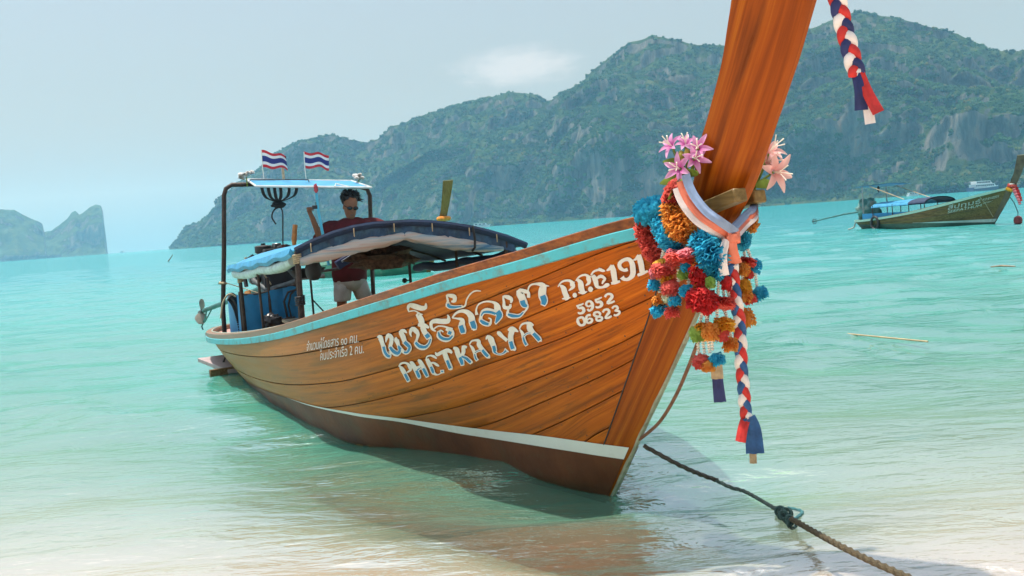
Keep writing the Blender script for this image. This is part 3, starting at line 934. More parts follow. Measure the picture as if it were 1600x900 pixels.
# bottom paint and white waterline stripe, brushed on over the lower planks
st_top = smooth_tab([-.3, .3, 1.15, 2, 3.0, 3.9], [.270, .275, .245, .250, .225, .195])
st_bot = smooth_tab([-.3, .3, 1.15, 2, 3.0, 3.9], [.185, .198, .185, .222, .212, .194])
def strip(za, zb, u_a, u_b, out, n, m_, side, stemward=True):
    rows = []
    for s_ in stations(0, 1, n):
        row = []
        for q in stations(0, 1, m_):
            ua = u_a
            for _ in range(6):
                z = zb(ua) + (za(ua) - zb(ua)) * q
                if stemward: ua = stem_u(z) + 0.012
            u = ua + (u_b - ua) * s_ ** 1.3
            z = zb(u) + (za(u) - zb(u)) * q
            row.append(skin(u, z, side, out))
        rows.append(row)
    return rows
for side in (1, -1):
    mb = MB().grid(strip(lambda u: st_bot(min(u, 3.9)) if u < 3.9 else .194 - .05 * (u - 3.9), lambda u: -keel(u) * 0.98, -.2, 9.2, 0.0055, 80, 10, side), flip=(side < 0))
    part('bottom_paint', mb, brown_p, hull, angle=180)
    mb = MB().grid(strip(st_top, st_bot, -.2, 3.9, 0.0065, 70, 3, side), flip=(side < 0))
    part('waterline_stripe', mb, white_p, hull, angle=180)
# stem and prow post: one V-sectioned timber
mb = MB(); rings = []; stem_grain = []
aft_u_hi = smooth_tab([1.5, 1.62, 1.73, 1.84, 2.0, 2.24, 2.5, 2.9, 3.15], [-.88, -.985, -1.10, -1.15, -1.25, -1.39, -1.49, -1.62, -1.69])
aft_w_hi = smooth_tab([1.5, 1.62, 1.73, 1.84, 2.0, 2.5, 3.15], [.115, .13, .155, .165, .17, .18, .19])
for z in stations(-0.11, 2.86, 84):
    uf = stem_u(z)
    if z < 1.5:
        ua = rab_u(z); wa = half_breadth(ua, z) + 0.0012
    else:
        ua, wa = aft_u_hi(z), aft_w_hi(z)
    e = smooth_tab([-.2, .3, 1.2, 1.6, 3.2], [.010, .013, .020, .026, .030])(z)
    k = min(1, max(0, (z - 1.45) / .3))
    bow_ = 0.012 + 0.02 * k
    if z >= 1.0: uf += .005 * mnoise.noise(Vector((z * 7, 1, 0))); ua += .007 * mnoise.noise(Vector((z * 5, 5, 0)))
    if z < 1.45: mid = lambda t_, s_: (uf + (ua - uf) * t_, s_ * (max(e, half_breadth(uf + (ua - uf) * t_, z) + .001)), z)
    else: mid = lambda t_, s_: (uf + (ua - uf) * t_, s_ * (e + (wa - e) * t_ + bow_ * math.sin(math.pi * t_)), z)
    ring = [(uf - .004, 0, z), (uf, e, z), mid(.3, 1), mid(.6, 1), mid(.85, 1), (ua, wa, z), (ua + .03, wa * .45, z), (ua + .03, -wa * .45, z), (ua, -wa, z), mid(.85, -1), mid(.6, -1), mid(.3, -1), (uf, -e, z)]
    rings.append(ring)
    dd = math.hypot(ua - uf, wa)
    for t_ in (0, 0, .3, .6, .85, 1, 1.3, 1.6, 2, 2.15, 2.4, 2.7, 3):
        stem_grain += [z * 1.18, t_ * dd, 0.0]
mb.loft(rings)
stem = part('prow_post', mb, post_wood, boat, angle=35)
stem.data.attributes.new('grain', 'FLOAT_VECTOR', 'POINT').data.foreach_set('vector', stem_grain)
# weathered band down the leading edge
mb = MB(); rings = []
for z in stations(-0.10, 1.42, 40):
    u = stem_u(z); t_ = 0.010 + 0.003 * mnoise.noise(Vector((z * 6, 0, 0)))
    rings.append([(u - .013, t_, z), (u + .006, t_ + .006, z), (u + .006, -t_ - .006, z), (u - .013, -t_, z)])
mb.loft(rings)
part('stem_band', mb, M('weathered_band', (0.33, 0.34, 0.25), 0.7, 0.3, 12, 0.4, dirt=((0.10, 0.09, 0.05), 0.6, 9)), stem)
# caulked seam where the planks meet the stem
for side in (1, -1):
    mb = MB().tube([skin(rab_u(z) + .002, z, side, .0025) for z in stations(.27, 1.52, 40)], 0.0045, 5)
    part('seam', mb, black_m, stem)
# gunwale rail and painted rubbing strake, both sides
def rail_rows(side, w_out, w_in, dz_top, dz_bot, ua, ub, n=110):
    rings = []
    for s_ in stations(0, 1, n):
        u = ua + (ub - ua) * s_
        w = sheer_w(u); zs = sheer_z(u)
        dr = .09 if side < 0 else 0
        du = (sheer_w(u + .03) - sheer_w(u - .03)) / .06 if .0 < u < 9.3 else 0
        nrm = Vector((-du, 1)).normalized()
        pts = []
        for off, dz in ((w_out, dz_bot), (w_out, dz_top - .006), (w_out - .008, dz_top), (w_in + .008, dz_top), (w_in, dz_top - .008), (w_in, dz_bot)):
            x = u + nrm.x * off; y = max(0.0, w + nrm.y * off)
            pts.append((x, y * side, zs + dz - dr * y))
        if side < 0: pts = pts[::-1]
        rings.append(pts)
    return rings
for side in (1, -1):
    mb = MB().loft(rail_rows(side, .022, -.060, 0.0, -.056, -1.12, 9.40))
    part('gunwale_rail', mb, rail_wood, boat)
    mb = MB().loft(rail_rows(side, .030, -.004, -.0565, -.118, -1.12, 8.55))
    part('rubbing_strake', mb, cyan_p, boat)
    mb = MB().loft(rail_rows(side, .075, -.004, -.045, -.115, 8.553, 9.40, 40))
    part('stern_lip', mb, pink_p, boat)
    # thin pale edge line along the rail top
    mb = MB().tube([(u, (sheer_w(u) - .052) * side, sheer_z(u) + .004 - (.09 * sheer_w(u) if side < 0 else 0)) for u in stations(-.7, 9.2, 90)], 0.006, 5)
    part('rail_bead', mb, M('pale_green_bead', (0.42, 0.52, 0.42), 0.6, 0.2), boat)
    # square-cut beam ends beside the stem
    y = .118 * side
    mb = MB()
    a, c = Vector((-1.13, y, 1.600)), Vector((-1.40, y, 1.655))
    if side < 0: a, c = Vector((-1.02, y, 1.607)), Vector((-1.25, y, 1.645))
    d = (c - a).normalized(); ang = math.atan2(d.z, -d.x)
    mb.box((a + c) / 2, ((c - a).length, .075, .062), Matrix.Rotation(ang, 3, 'Y'))
    part('beam_end', mb, olive_wood, boat)
    mb = MB().box(Vector((-1.045, y * .95, 1.592)), (.16, .07, .055), Matrix.Rotation(ang, 3, 'Y'))
    if side > 0: part('beam_end_paint', mb, cyan_p, boat)
# decks inside: floor boards, forward thwart, stern deck
k = 0
for j in range(-5, 6):
    y0, y1 = j * .17 - .08, j * .17 + .08
    if abs(j) > 4: continue
    mb = MB()
    rows = []
    for u in stations(max(uu for uu in stations(0, 4, 81) if half_breadth(uu, .26) < abs(j) * .17 + .16) + .1, min(uu for uu in stations(6, 9.4, 69) if half_breadth(uu, .26) < abs(j) * .17 + .16) - .1, 12):
        z = .26 + .06 * max(0, 2 - u)
        rows.append([(u, y0, z), (u, y0, z + .025), (u, y1, z + .025), (u, y1, z)])
    mb.loft(rows)
    part('floor_board', mb, dark_wood, boat)
mb = MB(); rows = []
for u in stations(8.3, 9.36, 14):
    w = max(.02, sheer_w(u) - .07)
    rows.append([(u, w, sheer_z(u) - .06), (u, -w, sheer_z(u) - .06 - .09 * w), (u, -w, sheer_z(u) - .09 - .09 * w), (u, w, sheer_z(u) - .09)])
mb.loft(rows)
part('stern_deck', mb, pink_p, boat)
for i, u in enumerate((4.3, 5.1, 5.9)):
    mb = MB().box((u, -.05, .52), (.26, 2 * sheer_w(u) - .25, .035))
    part('thwart', mb, dark_wood, boat)
mb = MB().box((2.6, .0, .74), (1.5, 1.55, .03)); part('fore_deck', mb, dark_wood, boat)
mb = MB().box((4.9, .62, .735), (1.7, .18, .03), Matrix.Rotation(R(-4), 3, 'Z')); part('side_board', mb, pale_wood, boat)
# swim step bolted low at the stern quarter
mb = MB().box((7.75, .93, .115), (1.15, .40, .05), Matrix.Rotation(R(9), 3, 'Z') @ Matrix.Rotation(R(-3), 3, 'Y'))
step = part('swim_step', mb, M('grey_pink_board', (0.42, 0.34, 0.34), 0.7, 0.2, 8, 0.3, 30, dirt=((0.16, 0.10, 0.08), 0.6, 8)), boat)
mb = MB().tube([(7.75, .99, .13), (7.72, .95, .22), (7.68, .90, .24), (7.60, .87, .17)], .012, 6); part('hook', mb, iron, step)
mb = MB().box((7.19, 1.03, .075), (.05, .44, .12), Matrix.Rotation(R(9), 3, 'Z')); part('step_edge', mb, dark_wood, step)

# ---- canopy over the seats
ARCH = [(.936,1.512),(.78,1.575),(.579,1.636),(.40,1.672),(.219,1.689),(-.151,1.688),(-.34,1.668),(-.529,1.639),(-.73,1.598),(-.918,1.546),(-1.13,1.475),(-1.331,1.386)]
def arch_at(u, dz=0.0, shrink=1.0):
    f = (u - 3.7) / 3.0
    return [(u, (-.17 + (y + .17) * shrink) + (.05 * f if y > 0 else .08 * f), z - .17 * f + dz - .02 * math.sin(math.pi * min(1, max(0, f)))) for y, z in ARCH]
mb = MB()
us = stations(3.7, 6.7, 9)
top = [arch_at(u) for u in us]; bot = [arch_at(u, -.012) for u in us]
mb.grid(top, 0); mb.grid(bot, 1, flip=True)
for i in range(len(us) - 1):
    for S, E_ in ((top, bot),):
        for j in (0, len(ARCH) - 1):
            mb.add([S[i][j], S[i + 1][j], E_[i + 1][j], E_[i][j]], [(0, 1, 2, 3)], 0)
canopy = part('canopy', mb, [sky_tarp, navy], boat, angle=60)
mb = MB()
P = arch_at(3.685, -.004)
mb.tube(P, .021, 8)
part('front_bow', mb, navy, canopy)
mb = MB().grid([[(3.675, y, z) for _, y, z in arch_at(3.7, .02)], [(3.668, y, z) for _, y, z in arch_at(3.7, -.02, 0.995)]], 0)
mb.grid([[(3.668, y, z) for _, y, z in arch_at(3.7, -.02, .995)], [(3.685, y, z) for _, y, z in arch_at(3.7, -.042, .985)]], 0)
part('valance', mb, navy, canopy)
mb = MB(); rows = []
for j, k_ in enumerate((0, .35, .7, 1.0)):
    row = []
    for i, s_ in enumerate(stations(0, 1, 70)):
        y = .90 - 2.12 * s_; z = float(np.interp(-y, [-a for a, _ in ARCH], [c for _, c in ARCH]))
        row.append((3.70 + .022 * math.sin(i * .9 + k_) * k_ + .012 * math.sin(i * 2.3), y, z - .035 - k_ * (.085 + .035 * abs(math.sin(math.pi * s_ * 2)))))
    rows.append(row)
mb.grid(rows)
part('gathered_curtain', mb, M('teal_curtain', (0.018, 0.06, 0.13), 0.5, 0.5, 7, 0.6, 16, dirt=((0.06, 0.17, 0.25), 0.6, 6)), canopy, angle=180)
for u in (4.7, 5.7, 6.68):
    part('roof_rib', MB().tube(arch_at(u, -.03), .013, 6), iron, canopy)
def edge(u, side):
    a = arch_at(u)
    return Vector(a[0] if side > 0 else a[-1])
mb = MB()
rows = []
for u in stations(3.78, 6.72, 24):
    p = edge(u, 1); wv = .012 * math.sin(u * 9)
    rows.append([p + Vector((0, .015, .02)), p + Vector((0, .035, -.03 + wv)), p + Vector((0, .015, -.065 + wv)), p + Vector((0, -.02, -.03))])
mb.loft(rows)
part('edge_trim', mb, sky_tarp, canopy)
roll_m, ns, ls, b = new_mat('rolled_curtain')
t = node(ns, 'ShaderNodeTexCoord'); mp = node(ns, 'ShaderNodeMapping'); mp.inputs['Scale'].default_value = (14, 1.1, 22)
ls.new(t.outputs['Object'], mp.inputs['Vector'])
n1 = node(ns, 'ShaderNodeTexNoise'); n1.inputs['Scale'].default_value = 1.2; n1.inputs['Detail'].default_value = 5; n1.inputs['Distortion'].default_value = 0.5
ls.new(mp.outputs[0], n1.inputs['Vector'])
r1 = ramp(ns, [(0.30, (0.05, 0.17, 0.30)), (0.42, (0.30, 0.38, 0.42)), (0.55, (0.50, 0.47, 0.43)), (0.68, (0.50, 0.34, 0.28)), (0.78, (0.12, 0.27, 0.40))])
ls.new(n1.outputs['Fac'], r1.inputs['Fac']); ls.new(r1.outputs['Color'], b.inputs['Base Color']); b.inputs['Roughness'].default_value = 0.6
bp = node(ns, 'ShaderNodeBump'); bp.inputs['Strength'].default_value = 0.6; bp.inputs['Distance'].default_value = 0.02; ls.new(n1.outputs['Fac'], bp.inputs['Height']); ls.new(bp.outputs['Normal'], b.inputs['Normal'])
def roll(pts, r_, seed):
    """a rolled-up curtain: lumpy, tied, sagging between its ties"""
    mb = MB(); rings = []
    for i, (p, q) in enumerate(pts):
        p = Vector(p); ring = []
        for j in range(12):
            t_ = 2 * math.pi * j / 12
            k_ = q * (1 + .22 * mnoise.noise(Vector((math.cos(t_) * 1.3, math.sin(t_) * 1.3, i * .35 + seed))))
            ring.append(p + Vector((math.cos(t_) * r_ * .7 * k_, 0, math.sin(t_) * r_ * k_)))
        rings.append(ring)
    mb.loft(rings)
    return mb
fpts = []
for s_ in stations(0, 1, 64):
    y = .90 - 1.98 * s_
    z = np.interp(-y, [-a for a, _ in ARCH], [c for _, c in ARCH])
    sag = .055 * abs(math.sin(math.pi * s_ * 2)) ** .7
    q = .62 + .55 * abs(math.sin(math.pi * s_ * 2)) ** .6
    fpts.append(((3.695, y, z - .125 - sag), q * (1 - .45 * max(0, (s_ - .8) / .2))))
part('rolled_front_curtain', roll(fpts, .052, 3.0), roll_m, canopy)
spts = []
mb = MB(); rings = []
for s_ in stations(0, 1, 40):
    u = 3.9 + 2.65 * s_; p = edge(u, 1) + Vector((0, -.03, -.085 - .025 * abs(math.sin(s_ * 6.3))))
    ring = [p + Vector((0, math.cos(a) * .045, math.sin(a) * .05 * (1 + .25 * mnoise.noise(Vector((u * 5, a, 0)))))) for a in [2 * math.pi * j / 10 for j in range(10)]]
    rings.append(ring)
mb.loft(rings); part('rolled_side_curtain', mb, M('pale_plastic_curtain', (0.50, 0.62, 0.60), 0.45, 0.2, 14, 0.5, 26), canopy)
mb = MB(); rings = []
for s_ in stations(0, 1, 40):
    u = 3.9 + 2.6 * s_; p = edge(u, -1) + Vector((0, .05, -.06 - .03 * abs(math.sin(s_ * 7))))
    ring = [p + Vector((0, math.cos(a) * .05, math.sin(a) * .05 * (1 + .25 * mnoise.noise(Vector((u * 5, a, 3)))))) for a in [2 * math.pi * j / 10 for j in range(10)]]
    rings.append(ring)
mb.loft(rings); part('rolled_side_curtain', mb, navy, canopy)
for i, y in enumerate((.80, .40, .02, -.35, -.72, -1.0)):
    z = float(np.interp(-y, [-a for a, _ in ARCH], [c for _, c in ARCH]))
    part('curtain_tie', MB().tube([(3.648, y, z - .01), (3.640, y + .004, z - .045), (3.650, y, z - .085)], .005, 5), rope_y, canopy)
part('curtain_strap', MB().tube([(3.62, -.745, 1.60), (3.60, -.75, 1.48), (3.62, -.75, 1.40), (3.66, -.74, 1.37)], .012, 6), black_m, canopy)
def post(p, q, r_=.02, mat_=None, name='canopy_post', par=None):
    return part(name, MB().tube([p, q], r_, 8), mat_ or iron, par or canopy)
post((3.72, .925, .72), (3.72, .91, 1.49), .027)
post((5.3, .94, .55), (5.3, .955, 1.42), .014)
post((6.6, .89, .45), (6.6, .90, 1.33), .022)
post((3.72, -1.10, .70), (3.72, -1.12, 1.45), .022)
post((4.6, -.96, .6), (4.6, -.96, 1.42), .016)
post((5.95, -.92, .5), (5.95, -.92, 1.40), .018)
post((7.2, -.86, .4), (7.2, -.86, 1.36), .024)
part('lamp_bulb', MB().ball((5.9, -.83, 1.035), .03, 10, 7).tube([(5.93, -.92, 1.03), (5.9, -.84, 1.035)], .008, 6), black_m, canopy)
# sagging net of life vests stowed under the roof
mb = MB().ball((5.4, -.42, 1.33), (.30, .34, .12), 18, 12, lump=.7, seed=4)
part('stowage_net', mb, M('brown_netting', (0.17, 0.11, 0.075), 0.8, 0.5, 25, 0.9, 40), canopy)

# ---- goal-post frame at the stern with a tilted sun board
frame = part('stern_frame', MB().tube([(7.9, .915, .45), (7.9, .905, .8), (7.9, .83, 1.5), (7.9, .765, 2.22), (7.9, .735, 2.30), (7.9, .66, 2.345), (7.9, .3, 2.335), (7.9, -.5, 2.27), (7.9, -1.02, 2.235), (7.9, -1.11, 2.20), (7.9, -1.14, 2.11), (7.9, -1.10, 1.4), (7.9, -1.06, .45)], .029, 10), iron, boat)
mb = MB()
A = [(7.12, .515, 2.268), (7.12, -.92, 2.182), (8.15, -.98, 2.335), (8.15, .42, 2.42)]
c = sum((Vector(p) for p in A), Vector()) / 4
rows = []
for i in range(6):
    f = i / 5
    p, q = Vector(A[0]).lerp(Vector(A[3]), f), Vector(A[1]).lerp(Vector(A[2]), f)
    rows.append([p.lerp(q, j / 9) + Vector((0, 0, .012 * math.sin(j * 1.1) * math.sin(f * 3.14))) for j in range(10)])
mb.grid(rows); mb.grid([[p - Vector((0, 0, .014)) for p in r_] for r_ in rows], flip=True)
panel = part('sun_board', mb, sky_tarp, frame)
part('board_frame', MB().tube([A[0], A[1]], .014, 8).tube([A[1], A[2]], .012, 8).tube([A[2], A[3]], .012, 8).tube([A[3], A[0]], .012, 8), M('white_pipe', (0.62, 0.62, 0.60), 0.5, 0.15), frame)
part('lashing', MB().tube([(7.10, -.44, 2.215), (7.32, -.52, 2.262), (7.10, -.64, 2.20), (7.10, -.72, 2.195)], .009, 6), M('white_cord', (0.68, 0.66, 0.62), 0.8, 0.1), frame)
part('top_rail', MB().tube([(7.9, .44, 2.36), (7.9, .42, 2.40), (7.9, -.32, 2.365), (7.9, -.34, 2.31)], .010, 6), steel, frame)
part('frame_binding', MB().tube([(7.87, .925, 1.12), (7.93, .90, 1.13), (7.90, .84, 1.11), (7.86, .88, 1.12), (7.87, .925, 1.12)], .017, 6), rope_y, frame)
part('guy_line', MB().tube([(7.9, .87, 1.13), (7.7, .62, 1.02), (7.6, .45, .94), (7.5, .35, .93)], .006, 5), rope_y, frame)
part('pole', MB().tube([(7.10, -.20, 2.19), (7.10, -.21, 1.9), (7.10, -.25, 1.55), (7.10, -.28, 1.25)], .018, 8), M('cyan_pole', (0.08, 0.45, 0.60), 0.5, 0.1), frame)
part('pole_rag', MB().ball((7.09, -.20, 2.20), (.025, .025, .055), 10, 8, lump=.8, seed=9), M('red_rag', (0.45, 0.06, 0.07), 0.8, 0.3), frame)

# ---- long-tail engine on its pivot
def cyl(mb, p, q, r_, n=14, mi=0):
    return mb.tube([p, q], r_, n, mi)
mb = MB()
mb.box((8.35, .17, 1.18), (.52, .34, .34)).box((8.35, .17, 1.40), (.46, .24, .12)).box((8.33, .18, .98), (.40, .26, .14))
for i in range(5):
    mb.box((8.17 + i * .09, .17, 1.475), (.05, .18, .05))
engine = part('engine', mb, grease, boat)
mb = MB(); cyl(mb, (8.06, .20, 1.20), (8.02, .20, 1.20), .13, 18); cyl(mb, (8.06, .36, 1.30), (8.0, .36, 1.30), .055, 14); part('pulley', mb, steel, engine)
mb = MB()
for i in range(4):
    x = 8.18 + i * .10
    mb.tube([(x, .32, 1.36), (x, .40, 1.38), (x + .02, .44, 1.33), (8.30, .46, 1.27)], .022, 7)
part('manifold', mb, steel, engine)
part('exhaust_pipe', MB().tube([(8.30, .46, 1.27), (8.1, .45, 1.10), (7.9, .34, .98), (7.75, .12, 1.03), (7.72, -.02, 1.07)], .034, 10), M('grey_exhaust', (0.13, 0.15, 0.15), 0.6, 0.4, 12, 0.4), engine)
part('air_filter', MB().lathe((8.45, .22, 1.45), [(.10, 0), (.115, .01), (.115, .09), (.10, .10), (.03, .105), (.03, .13)], 18), black_m, engine)
part('carburettor', MB().box((8.28, .08, 1.52), (.14, .10, .10)).ball((8.22, -.02, 1.50), (.07, .06, .05), 10, 7), steel, engine)
part('alternator', MB().lathe((8.2, .42, 1.12), [(.05, -.08), (.075, -.06), (.075, .06), (.05, .08)], 14, rot=Matrix.Rotation(R(90), 3, 'Y')), grease, engine)
part('cooling_hose', MB().tube([(8.1, .1, 1.50), (7.98, .02, 1.52), (7.95, -.10, 1.46), (8.05, -.18, 1.36)], .030, 8), black_m, engine)
part('cooling_hose', MB().tube([(8.48, .36, 1.42), (8.60, .44, 1.36), (8.62, .47, 1.2), (8.55, .47, 1.02)], .028, 8), black_m, engine)
part('fuel_can', MB().lathe((8.62, .43, 1.27), [(.05, -.06), (.075, -.05), (.08, .05), (.05, .10), (.02, .11), (.02, .14)], 14), M('cream_plastic', (0.55, 0.50, 0.36), 0.5, 0.15), engine)
part('bracket', MB().tube([(8.5, .47, .95), (8.42, .47, .80), (8.36, .45, .64)], .045, 10), M('ochre_paint', (0.42, 0.20, 0.06), 0.55, 0.3, 10, 0.2), engine)
part('pivot_column', MB().lathe((8.45, .2, .42), [(.07, 0), (.07, .3), (.045, .32), (.045, .55)], 14), iron, engine)
shaft = part('drive_shaft', MB().tube([(8.62, .16, 1.02), (8.9, .30, .93), (9.5, .58, .79), (10.05, .835, .66)], [.045, .04, .036, .03], 10), teal_metal, engine)
part('steering_arm', MB().tube([(8.1, .0, 1.12), (7.6, -.20, 1.16), (7.1, -.42, 1.20)], .018, 8), iron, engine)
mb = MB()
hub = Vector((10.1, .858, .648)); ax_ = Vector((.55, .255, -.13)).normalized()
mb.tube([hub - ax_ * .04, hub + ax_ * .07], [.035, .02], 10)
e1 = ax_.orthogonal().normalized(); e2 = ax_.cross(e1)
part('propeller_hub', mb, steel, shaft)
for k in range(2):
    a = R(62 + 180 * k); d = e1 * math.cos(a) + e2 * math.sin(a); tt = ax_.cross(d)
    mb = MB(); rows = []
    for i in range(7):
        f = i / 6; wd = .075 * math.sin(math.pi * (.12 + .80 * f)) + .012
        p = hub + d * (.02 + .17 * f)
        tw = tt * math.cos(.7 - f * .3) + ax_ * math.sin(.7 - f * .3)
        nn_ = d.cross(tw)
        rows.append([p - tw * wd, p + nn_ * .006, p + tw * wd, p - nn_ * .006])
    mb.loft(rows); part('propeller_blade', mb, M('bronze_grey', (0.30, 0.27, 0.22), 0.5, 0.4, 12, 0.3, metal=0.4), shaft)
part('skeg', MB().tube([(9.95, .80, .68), (10.0, .83, .55), (10.12, .87, .43), (10.1, .86, .38)], .012, 6).tube([(9.8, .74, .71), (9.98, .84, .50)], .010, 6), teal_metal, shaft)
# blue cloth round the engine bay
mb = MB(); rows = []
pa, pb = Vector((7.3, .775, .40)), Vector((7.3, .095, .43))
for i in range(9):
    f = i / 8
    rows.append([pa.lerp(pb, j / 12) + Vector((.018 * math.sin(j * 1.4 + f * 2) + .01 * math.sin(j * 3.1), 0, f * (.585 - .02 * math.sin(j * .5)))) for j in range(13)])
mb.grid(rows, flip=True); mb.grid([[p + Vector((.012, 0, 0)) for p in r_] for r_ in rows])
bay = part('engine_screen', mb, tarp, boat)
mb = MB(); rows = []
for i in range(9):
    f = i / 8
    rows.append([Vector((7.3 + j * .16, .79 + .012 * math.sin(j * 1.7 + f), .40 + f * .57)) for j in range(7)])
mb.grid(rows); mb.grid([[p - Vector((0, .012, 0)) for p in r_] for r_ in rows], flip=True); part('side_screen', mb, tarp, bay)
part('hem', MB().tube([pa.lerp(pb, j / 12) + Vector((0, 0, .585 - .02 * math.sin(j * .5))) for j in range(13)], .012, 6), black_m, bay)
for p in ((7.3, .79, .35), (7.3, .09, .35), (7.3, .44, .35)):
    part('screen_post', MB().tube([p, (p[0], p[1], 1.02 if p[1] > .6 else 1.16)], .018, 8), iron, bay)
part('red_post', MB().box((7.28, .055, .66), (.05, .05, .62)), M('red_paint', (0.55, 0.05, 0.03), 0.5, 0.15), bay)
part('cross_pole', MB().tube([(7.2, .10, 1.115), (7.2, -.18, 1.115), (7.2, -.24, 1.12)], [.02, .02, .032], 8), M('grey_pole', (0.20, 0.19, 0.18), 0.6, 0.4), bay)
part('hose', MB().tube([(7.26, .12, .98), (7.24, .22, .96), (7.23, .28, .85), (7.24, .25, .6), (7.25, .24, .45)], .014, 7).tube([(7.26, .10, 1.0), (7.24, .19, .93), (7.23, .23, .8), (7.24, .20, .6)], .012, 7), black_m, bay)

part('engine_shroud', MB().box((7.95, .14, 1.20), (.22, .44, .40)).box((8.0, .16, 1.44), (.18, .30, .12)), black_m, engine)
part('wiring', MB().tube([(7.8, .40, 1.42), (7.78, .34, 1.30), (7.76, .38, 1.18), (7.80, .30, 1.05)], .010, 6), rope_y, engine)
for i, (p, q) in enumerate((((3.72, .915, 1.43), .034), ((3.72, .92, 1.06), .040), ((6.6, .895, 1.20), .030))):
    mb = MB(); pts_ = []
    for j in range(40):
        a = j * .8; pts_.append((p[0] + math.cos(a) * q, p[1] + math.sin(a) * q, p[2] + (j - 20) * .0022))
    part('post_lashing', mb.tube(pts_, .008, 6), rope_y if i != 1 else black_m, canopy)
part('hanging_pot', MB().lathe((3.95, .72, 1.29), [(.02, .09), (.06, .085), (.075, .04), (.07, -.03), (.04, -.07), (.0, -.075)], 14), black_m, canopy)
